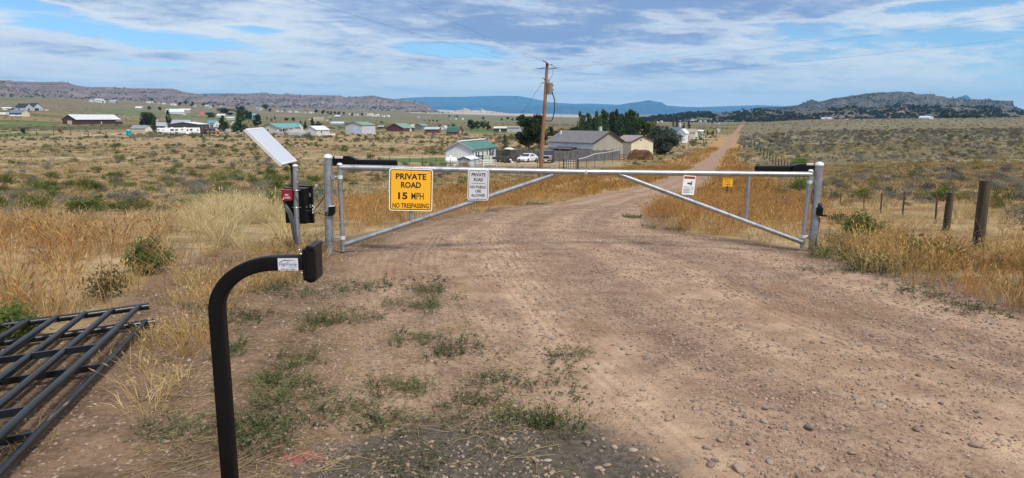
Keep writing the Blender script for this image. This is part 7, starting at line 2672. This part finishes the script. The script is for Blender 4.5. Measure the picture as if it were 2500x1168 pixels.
# 10 to 34 m
x, y = fan(dens(10.5, 34, 7), 10.5, 34)
u, v, lat = info(x, y)
clump = fbm(x / 1.3, y / 1.3, 101, 3)
rnd = rng.random(len(x))
off = np.abs(lat) > 1.05
rb = ((zone(u, v, RUSTB) > 0) | (zone(u, v, RUSTR) > 0)) & off
spec_mid.append(('orange', *pick(x, y, rb & (rnd < .80)), .6, 1.2, 1.0))
spec_mid.append(('gold', *pick(x, y, rb & (rnd > .80) & (rnd < .97)), .6, 1.1, 1.0))
pz = zone(u, v, PALE) > 0
spec_mid.append(('pale', *pick(x, y, pz & (rnd < .4)), .8, 1.3, 1.0))
fl = off & ~rb & ~pz & ((u < 1960) | (v > 600) | (rnd < .35) | ((rnd > .55) & (rnd < .75)))
lft = u < 1250
spec_mid.append(('straw', *pick(x, y, fl & (rnd < .52) & (clump > .36)), .8, 1.5, .9))
spec_mid.append(('orange', *pick(x, y, fl & (rnd > .52) & (rnd < np.where(lft, .68, .75)) & (clump > .40)), .35, .75, .85))
spec_mid.append(('pale', *pick(x, y, fl & (rnd > .985)), .4, .9, .8))
spec_mid.append(('weedg', *pick(x, y, fl & (rnd > .93) & (rnd < .985)), .9, 1.6, 1.0))
# 34 to 95 m
x, y = fan(dens(34, 95, 2.6), 34, 95)
u, v, lat = info(x, y)
clump = fbm(x / 3.0, y / 3.0, 111, 3)
rnd = rng.random(len(x))
off = np.abs(lat) > 1.15
rb = off & (np.abs(lat) < np.where(lat < 0, 6.5, 3.6)) & (rnd < .85)
spec_mid.append(('orange_far', *pick(x, y, rb & (clump > .34)), .7, 1.3, .9))
fl = off & ~rb
spec_mid.append(('straw_far', *pick(x, y, fl & (rnd < np.where(u > 1900, .45, .55)) & (clump > .38)), .8, 1.6, .9))
spec_mid.append(('orange_far', *pick(x, y, fl & (rnd > np.where(u > 1900, .45, .80)) & (clump > .42)), .5, .95, .75))
c6 = fbm(x / 6.0, y / 6.0, 171, 3)
spec_mid.append(('olive_far', *pick(x, y, fl & (c6 > .46) & (rng.random(len(x)) < .34)), .7, 1.5, .8))
spec_mid.append(('sage_far', *pick(x, y, fl & (c6 < .44) & (rng.random(len(x)) < .22)), .7, 1.4, .8))
# 95 to 190 m
x, y = fan(dens(95, 190, .42), 95, 190)
u, v, lat = info(x, y)
rnd = rng.random(len(x))
off = np.abs(lat) > 1.3
lawn = zone(u, v, [(920, 380), (1520, 380), (1520, 412), (1100, 412), (920, 398)]) > 0
rb = off & (np.abs(lat) < np.where(lat < 0, 5.0, 3.0))
spec_mid.append(('orange_far', *pick(x, y, rb), 1.2, 2.2, .7))
spec_mid.append(('straw_far', *pick(x, y, off & ~rb & ~lawn & (rnd < .6)), 1.2, 2.4, .7))
c6 = fbm(x / 12.0, y / 12.0, 173, 3)
spec_mid.append(('olive_far', *pick(x, y, off & ~rb & ~lawn & (c6 > .46) & (rng.random(len(x)) < .5)), 1.1, 2.3, .7))
spec_mid.append(('sage_far', *pick(x, y, off & ~rb & ~lawn & (c6 < .44) & (rng.random(len(x)) < .4)), 1.1, 2.2, .7))
scatter('dry_grass', *bundle(spec_near))
scatter('field_grass', *bundle(spec_mid))


# ------------------------------------------------------------------ shrubs one can tell apart, and the rest of the brush
SH = {
    'sage': [shrub_data(640, 300 + i, .045, GRASS['sage'], 'sage_foliage', .55, 16) for i in range(3)],
    'shrub': [shrub_data(700, 310 + i, .050, GRASS['shrub'], 'green_foliage', .55, 16) for i in range(3)],
    'olive': [shrub_data(560, 320 + i, .050, GRASS['olive'], 'olive_foliage', .5, 16) for i in range(3)],
    'weed': [blades(150, .26, .40, 1.1, .010, 330 + i, GRASS['weed'], 'weed_foliage', 0, 3, .045) for i in range(4)],
    'green': [blades(150, .30, .38, 1.0, .011, 340 + i, GRASS['green'], 'green_weed_foliage', 0, 3, .050) for i in range(4)],
}
SH['feather'] = [shrub_data(3400, 350, .042, GRASS['feather'], 'feathery_foliage', .7, 40)]
SH['pale'] = PR['pale']


def plant(name, label, cat, x, y, w, h, kind, group=None, i=0):
    me = SH[kind][i % len(SH[kind])]
    o = bpy.data.objects.new(name, me)
    z0 = .39 if kind == 'feather' else {'sage': .55, 'shrub': .55, 'olive': .5, 'weed': .28, 'green': .30, 'pale': .5}[kind]
    k = .62 if kind == 'pale' else 1.0
    zf = .7 if kind == 'feather' else z0
    o.scale = (w / k, w / k, h / zf)
    o.rotation_euler = (0, 0, random.uniform(0, 6.28))
    o.location = (x, y, Tz(x, y) - .02)
    COL.objects.link(o)
    tag(o, label, cat, group)
    return o


def plant_px(name, label, cat, u, v, wpx, hpx, kind, group=None, i=0):
    g = Gb(u, v)
    k = (g.y * math.cos(PITCH) - (g.z - EYE) * math.sin(PITCH)) / F
    return plant(name, label, cat, g.x, g.y, wpx * k, hpx * k * 1.05, kind, group, i)


for q in (('feathery bright green bush behind the dry stalks, left of the keypad', 365, 668, 125, 92, 'feather'), ('green bush at the left edge above the pipe panels', 30, 830, 150, 100, 'feather'),
          ('dark green feathery bush between the right gate post and the wood posts', 2105, 582, 112, 66, 'feather'), ('green bush below the right gate opener arm, behind the gate', 1952, 470, 58, 36, 'feather'),
          ('round green bush just above the right gate opener', 1954, 408, 48, 24, 'feather'), ('light green bush right of the right gate post', 2045, 545, 70, 34, 'shrub'), ('green weed thicket below the shorter wood post', 2270, 640, 130, 70, 'green'),
          ('grey green bush beside the white car end of the fence, left of the gate opener', 930, 399, 30, 18, 'olive'), ('dark bush on the field track left of the gate opener', 905, 388, 26, 16, 'shrub'),
          ('olive brush with bare stalks before the green feathery bush', 250, 735, 150, 90, 'olive'), ('low dark bush in the left field beside the solar post foot', 588, 470, 40, 20, 'sage')):
    plant_px('bush', q[0], 'bush', *q[1:])

# weeds on the dirt verge, each one visible in the photograph
wd = [(1050, 705, 115, 42, 'weed', 'grey green weed mat at the road side, topmost of the verge weeds'), (1035, 750, 115, 42, 'green', 'green weed below the topmost weed mat'), (790, 795, 75, 36, 'green', 'bright green weed near the keypad, right of the post'),
      (905, 775, 90, 26, 'weed', 'flat weed right of the bright green one'), (1000, 822, 100, 26, 'green', 'low green weed left of the rounded grey green one'), (1100, 858, 118, 62, 'weed', 'rounded grey green weed at the road edge'),
      (990, 938, 125, 52, 'green', 'dark green weed alone in the middle of the bare verge'), (1200, 920, 105, 38, 'weed', 'grey weed right of the dark green one on the verge'), (1140, 975, 90, 36, 'weed', 'small grey weed below the dark green one on the verge'),
      (1325, 1030, 125, 85, 'green', 'tall dark green weed at the gravel edge, lower centre'), (735, 880, 110, 40, 'green', 'green weed patch among straw, right of the post'), (690, 935, 150, 40, 'green', 'long green weed patch beside the post'),
      (715, 1015, 85, 40, 'weed', 'small green weed, lower right of the post'), (605, 1050, 160, 60, 'green', 'large green weed patch touching the post'), (640, 985, 70, 40, 'green', 'green weed between the two patches by the post'),
      (1010, 1135, 210, 60, 'weed', 'wide grey green weed mat at the bottom of the photo'), (650, 1090, 80, 30, 'weed', 'small weed below the patch at the post'), (1250, 1020, 90, 50, 'weed', 'grey stalky weed left of the tall dark green weed'),
      (2280, 722, 75, 32, 'weed', 'grey weed on the right road edge'), (2400, 755, 90, 26, 'weed', 'weed at the right edge of the road, nearest'), (2060, 664, 90, 16, 'weed', 'flat weed at the foot of the right gate post'),
      (1545, 531, 70, 20, 'green', 'low green patch where the road bends behind the gate'), (1650, 560, 80, 20, 'weed', 'low grey green patch below the right diagonal brace'), (425, 1050, 65, 42, 'weed', 'grey green weed between post and pipe panels'),
      (565, 862, 40, 24, 'green', 'tiny bright green weed right against the post'), (1180, 515, 60, 14, 'weed', 'flat weed at the far road edge under the small sign'), (1310, 500, 60, 10, 'weed', 'flat weed at the far road edge behind the gate'),
      (870, 990, 50, 36, 'weed', 'thin weed in the middle of the verge'), (955, 1035, 70, 34, 'weed', 'thin grey weed above the bottom weed mat'), (1380, 870, 60, 18, 'weed', 'sparse weed on the gravel, right of the verge'),
      (680, 700, 60, 34, 'weed', 'small weed under the keypad arm'), (770, 715, 70, 24, 'weed', 'small weed right below the keypad'), (880, 700, 60, 20, 'weed', 'flat grey weed left of the road mats'), (620, 780, 60, 30, 'weed', 'grey weed in the bend of the pedestal')]
MATS = []
for i, q in enumerate(wd):
    gq = Gb(q[0], q[1])
    kq = (gq.y * math.cos(PITCH) - (gq.z - EYE) * math.sin(PITCH)) / F
    for _ in range(6):
        MATS.append((gq.x + random.gauss(0, .55) * q[2] * kq, gq.y + random.gauss(0, .4) * q[2] * kq, random.uniform(.2, .6), q[4]))
    o = plant_px('weed', q[5], 'weed', q[0], q[1], q[2] * .74, q[3] * .64, q[4], 'weeds on the dirt verge', i)

mx_ = np.array([m[0] for m in MATS])
my_ = np.array([m[1] for m in MATS])
mk2 = np.array([m[3] == 'weed' for m in MATS])
scatter('ground_weeds', *bundle([('weedg', mx_[mk2], my_[mk2], .5, 1.25, .6), ('greeng', mx_[~mk2], my_[~mk2], .3, .6, .7)]))

# shrubs of the two fields
fields = [('left', 14, 34, 46), ('left', 34, 62, 88), ('left', 62, 105, 105), ('right', 11, 30, 26), ('right', 30, 75, 34)]
kinds_l = [('sage', 'sagebrush', 'grey sagebrush', .40), ('shrub', 'rabbitbrush', 'green rabbitbrush', .38), ('olive', 'olive_shrub', 'olive shrub', .14), ('pale', 'bunch_grass', 'pale straw bunchgrass', .08)]
kinds_r = [('sage', 'sagebrush', 'grey sagebrush', .62), ('shrub', 'rabbitbrush', 'green rabbitbrush', .18), ('olive', 'olive_shrub', 'olive shrub', .20)]
where = {('left', 14): 'in the near part of the left field', ('left', 34): 'in the middle of the left field', ('left', 62): 'far across the left field', ('right', 11): 'in the right field just behind the post row', ('right', 30): 'farther out in the right field'}
for side, y0, y1, n in fields:
    placed = 0
    tries = 0
    while placed < n and tries < 6000:
        tries += 1
        yy = math.sqrt(random.uniform(y0 * y0, y1 * y1))
        xx = random.uniform(-.76, -.05) * yy if side == 'left' else random.uniform(.38, .78) * yy
        zz = Tz(xx, yy)
        uu, vv = project(xx, yy, zz)
        lat_, _a = road_coords([xx], [yy])
        if (1980 < uu < 2420 and vv > 505) or abs(lat_[0]) < 2.2 or uu < -40 or uu > 2540 or (side == 'left' and (uu > 1180 or (uu > 800 and vv > 455))):
            continue
        nzv = float(fbm(np.array([xx / 9.0]), np.array([yy / 9.0]), 121, 3)[0])
        ks = kinds_l if side == 'left' else kinds_r
        kd = random.choices(ks, [k_[3] * (2.2 if (k_[0] in ('shrub', 'olive')) == (nzv > .46) else .6) for k_ in ks])[0]
        w = random.uniform(.45, 1.0) * (1 + (yy > 30) * .45) * (1.35 if kd[0] == 'shrub' else 1)
        if kd[0] == 'pale':
            w *= .7
        h = w * random.uniform(.38, .62)
        if side == 'left':
            pl_ = 'at the left edge' if uu < 200 else ('between the left edge and the solar panel' if uu < 480 else ('just left of the solar panel post' if uu < 730 else 'behind the left gate leaf'))
        else:
            pl_ = 'behind the gate post' if uu < 2150 else ('behind the two wood posts' if uu < 2380 else 'at the right edge')
        sz_ = 'large ' if w > .95 else 'small '
        gph = sz_ + kd[2] + ' clumps ' + where[(side, y0)] + ' ' + pl_
        plant(kd[1], (sz_ + kd[2] + ' ' + where[(side, y0)].replace('in the near part of', 'near in').replace('in the middle of', 'midway in').replace('in the right field just behind the post row', 'near in the right field') + ' ' + pl_), 'shrub', xx, yy, w, h, kd[0], gph, placed)
        placed += 1

# the countless rest
x, y = fan(dens(16, 60, .62), 16, 60)
u, v, lat = info(x, y)
ok = (np.abs(lat) > np.where(lat < 0, 3.0, 2.4)) & ~((u > 800) & (u < 2000) & (v > 440)) & ~((u > 1980) & (u < 2420) & (v > 500)) & ((fbm(x / 5, y / 5, 133, 3) > .42) | (rng.random(len(x)) < .35))
x, y = x[ok], y[ok]
xa, ya = fan(dens(60, 330, .14), 60, 330)
u, v, lat = info(xa, ya)
nz = fbm(xa / 16, ya / 16, 131, 3)
yard = zone(u, v, [(1060, 384), (1530, 384), (1530, 420), (1060, 412)]) > 0
tracks = ((u < 335) & (v > 384) & (v < 389.5)) | ((u > 735) & (u < 1092) & (v > 381.5) & (v < 397))
ok = (np.abs(lat) > np.where(lat < 0, 4.5, 2.6)) & ~yard & ~tracks & ((nz > np.where(rng.random(len(nz)) < .5, .38, .50)) | (u > 1800))
x, y = np.concatenate([x, xa[ok]]), np.concatenate([y, ya[ok]])
u, v, lat = info(x, y)
protos = SH['sage'] + SH['shrub'] + SH['olive']
r_ = rng.random(len(x))
nz = fbm(x / 12, y / 12, 121, 3)
right = (u > 1750) & (lat > 0)
psage = np.where(right, .74, np.where(nz > .46, .25, .55))
pgreen = np.where(right, .04, np.where(nz > .46, .50, .22))
kd = np.where(r_ < psage, 0, np.where(r_ < psage + pgreen, 1, 2))
w = np.clip(.48 * np.exp(rng.normal(0, .48, len(x))), .2, 1.7) * (1 + np.clip((y - 60) / 170, 0, 1) * 1.1)
scatter('brush', protos, np.stack([x, y, T(x, y) - .02], 1), rng.uniform(0, 6.28, len(x)), np.stack([w, w, w * rng.uniform(.7, 1.15, len(x))], 1), kd * 3 + rng.integers(0, 3, len(x)))
# brush bands and pasture clumps farther out
x, y = fan(dens(330, 1000, .009), 330, 1000, .80)
u, v, lat = info(x, y)
nz = fbm(x / 45, y / 22, 141, 3)
ok = (np.abs(lat) > 3) & ((nz > .50) | ((u > 1840) & (rng.random(len(x)) < .8)) | (zone(u, v, [(-100, 308), (640, 305), (640, 316), (150, 320), (-100, 324)]) > 0)) & (v > 262)
x, y, u = x[ok], y[ok], u[ok]
w = rng.uniform(1.2, 3.2, len(x)) * np.where(u > 1840, .7, 1.0)
kd = np.where(rng.random(len(x)) < np.where(u > 1840, .6, .2), 0, np.where(rng.random(len(x)) < .6, 1, 2))
scatter('far_brush', protos, np.stack([x, y, T(x, y) - .1], 1), rng.uniform(0, 6.28, len(x)), np.stack([w, w, w * rng.uniform(.5, .8, len(x))], 1), kd * 3 + rng.integers(0, 3, len(x)))


# ------------------------------------------------------------------ junipers on the slopes
JUN = [crown_data('round', 90, 400 + i, .13, LEAF['juniper']) for i in range(3)]


def on_ridge(V, n, tmax, keep=None, seed=0):
    r = np.random.default_rng(seed)
    nt, nu = V.shape[:2]
    a, b = r.uniform(0, tmax * 33, n), r.uniform(0, nu - 1.001, n)
    i, j = a.astype(int), b.astype(int)
    fa, fb = (a - i)[:, None], (b - j)[:, None]
    p = (V[i, j] * (1 - fb) + V[i, j + 1] * fb) * (1 - fa) + (V[i + 1, j] * (1 - fb) + V[i + 1, j + 1] * fb) * fa
    m = fbm(p[:, 0] / 60 + 7, p[:, 1] / 60, seed, 4)
    return p[m > (keep if keep is not None else 0)]


ps = [on_ridge(RIDGES[9][0], 9000, 1.0, .40, 5), on_ridge(RIDGES[8][0], 3000, 1.0, .50, 6), on_ridge(RIDGES[5][0], 2200, .9, .50, 7), on_ridge(RIDGES[6][0], 2200, .9, .50, 8), on_ridge(RIDGES[7][0], 1200, 1.0, .45, 9)]
sz = np.concatenate([np.full(len(p), s) for p, s in zip(ps, (4.6, 5.2, 5.0, 5.4, 4.2))])
ps = np.concatenate(ps)
w = sz * rng.uniform(.6, 1.5, len(ps))
scatter('juniper_woodland', JUN, ps, rng.uniform(0, 6.28, len(ps)), np.stack([w * 1.15, w * 1.15, w * .85], 1), rng.integers(0, 3, len(ps)))

# ------------------------------------------------------------------ gravel and stones
SM = [stone_data(500 + i, 1) for i in range(8)]
for me in SM:
    me.materials.append(STONE)
gx, gy_, gs_ = [], [], []
for (y0, y1, d, lo, hi) in ((2.5, 4.2, 1300, .009, .036), (4.2, 7, 900, .011, .040), (7, 11, 420, .014, .046), (11, 22, 95, .020, .058)):
    x, y = fan(dens(y0, y1, d, .8), y0, y1, .8)
    lat, _a = road_coords(x, y)
    nz = fbm(x / .7, y / .7, 151, 3) * .6 + fbm(lat * 3.2, _a * .12, 153, 3) * .6
    verge = (lat < -.95) & (lat > -2.0) & (y < 9)
    keep = (np.abs(lat) < 1.15) & (nz > .48) | verge & (rng.random(len(x)) < .30) | (np.abs(lat) < 1.1) & (rng.random(len(x)) < .07)
    x, y = x[keep], y[keep]
    gx.append(x)
    gy_.append(y)
    gs_.append(lo + (hi - lo) * rng.random(len(x)) ** 2.0)
gx, gy_, gs_ = np.concatenate(gx), np.concatenate(gy_), np.concatenate(gs_)
scatter('gravel', SM, np.stack([gx, gy_, T(gx, gy_) + gs_ * .08], 1), rng.uniform(0, 6.28, len(gx)), gs_, rng.integers(0, 8, len(gx)), rng.uniform(-.35, .35, (len(gx), 2)))

SB = [stone_data(520 + i, 2) for i in range(8)]
for me in SB:
    me.materials.append(STONE)
cnt = 0
hand = [(2382, 1088, 45), (2148, 998, 36), (1975, 1050, 40), (1805, 1150, 46), (1870, 790, 16), (1575, 875, 18), (1373, 820, 20), (2150, 998, 30), (1600, 1125, 34), (1545, 1100, 30), (1650, 1020, 24), (1700, 1000, 26), (1760, 1080, 30), (1735, 1140, 38), (1500, 1090, 28),
        (1868, 1002, 26), (2240, 1052, 36), (2330, 900, 22), (2100, 848, 18), (2010, 840, 18), (1520, 850, 20), (1440, 905, 20), (1640, 880, 18), (1715, 1000, 30), (1990, 770, 14), (1460, 1140, 26), (2005, 1148, 34), (1880, 1130, 26), (2080, 1110, 28), (1130, 1050, 22), (860, 1065, 20), (1110, 945, 14),
        (1290, 1015, 20), (405, 1080, 26), (390, 1030, 24), (850, 1120, 24), (1160, 880, 15), (1325, 870, 15)]
pts = [(u, v, w) for u, v, w in hand]
while len(pts) < 300:
    v = random.uniform(690, 1166)
    u = random.uniform(1150 if random.random() < .85 else 350, 2500)
    g = Gb(u, v)
    lat_, a_ = road_coords([g.x], [g.y])
    if v < 760 and u > 2150:
        continue
    nzv = float(fbm(np.array([lat_[0] * 3.0]), np.array([a_[0] * .3]), 157, 3)[0])
    if random.random() > np.clip((nzv - .32) * 4, .05, 1):
        continue
    pts.append((u, v, random.uniform(9, 15) + random.random() ** 3 * 18 * (v - 600) / 560))
for i, (u, v, wpx) in enumerate(pts):
    g = Gb(u, v)
    k = (g.y * math.cos(PITCH) - (g.z - EYE) * math.sin(PITCH)) / F
    o = bpy.data.objects.new('stone', SB[i % 8])
    s = wpx * k * .92
    o.scale = (s, s, s * random.uniform(.8, 1.2))
    o.rotation_euler = (random.uniform(-.25, .25), random.uniform(-.25, .25), random.uniform(0, 6.28))
    o.location = (g.x, g.y, Tz(g.x, g.y) + s * .09)
    COL.objects.link(o)
    o.parent = ROAD_OBJ

# straw and dead stalks lying on the verge
st_ = MB()
for _ in range(3000):
    v = random.uniform(640, 1166)
    u = random.uniform(330, 1500)
    if u > 1150 + (v - 640) * .55 or (v > 1060 and u > 820 and random.random() < .8):
        continue
    g = Gb(u, v)
    L = random.uniform(.04, .22) * (1.0 if v > 750 else 1.2)
    a = random.uniform(0, 6.28)
    r = random.uniform(.0008, .0017)
    b = random.uniform(-.6, .6)
    pts_ = []
    for q in range(4):
        f_ = q / 3
        px_, py_ = g.x + L * f_ * math.cos(a + b * f_), g.y + L * f_ * math.sin(a + b * f_)
        pts_.append(Vector((px_, py_, Tz(px_, py_) + .004 + .012 * math.sin(3.14 * f_) * random.random())))
    st_.tube(pts_, r, 3, False, False)
so = st_.build('straw_litter', GRASS['straw'], recalc=False)
so['kind'] = 'stuff'
# tall dead stalks leaning over the left grass
ds = MB()
for _ in range(70):
    u, v = random.uniform(-60, 560), random.uniform(600, 800)
    if random.random() < .25:
        u, v = random.uniform(2080, 2500), random.uniform(590, 660)
    g = Gb(u, v)
    h = random.uniform(.4, .95)
    a = random.uniform(0, 6.28)
    ln = random.uniform(.1, .8)
    base = Vector((g.x, g.y, Tz(g.x, g.y)))
    pts_ = [base + Vector((math.cos(a) * ln * h * f_ * f_, math.sin(a) * ln * h * f_ * f_, h * f_ * (1 - .3 * ln * f_))) for f_ in (0, .35, .7, 1)]
    ds.tube(pts_, [.004, .0034, .0026, .0014], 4, False, False)
    for q in range(5):
        f_ = random.uniform(.35, .95)
        p = pts_[0].lerp(pts_[3], f_)
        a2 = random.uniform(0, 6.28)
        e_ = p + Vector((math.cos(a2), math.sin(a2), random.uniform(.4, 1.3))) * random.uniform(.06, .18)
        ds.tube([p, e_], [.0022, .001], 3, False, False)
do = ds.build('dead_stalks', GRASS['brown'], recalc=False)
do['kind'] = 'stuff'


# ------------------------------------------------------------------ haze in the air
def build_haze():
    x0, x1, y0, y1, z0, z1 = -22000, 22000, -400, 20500, -260, 700
    mb = MB().box(((x0 + x1) / 2, (y0 + y1) / 2, (z0 + z1) / 2), (x1 - x0, y1 - y0, z1 - z0))
    m = bpy.data.materials.new('thin_air_haze')
    m.use_nodes = True
    t = NT(m.node_tree)
    t.n.clear()
    out = t.n.new('ShaderNodeOutputMaterial')
    v = t.n.new('ShaderNodeVolumePrincipled')
    v.inputs['Color'].default_value = (0.24, 0.60, 1.0, 1)
    v.inputs['Density'].default_value = 0.00006
    v.inputs['Anisotropy'].default_value = 0.0
    t.l.new(v.outputs[0], out.inputs['Volume'])
    o = mb.build('haze', m)
    o['kind'] = 'stuff'


build_haze()
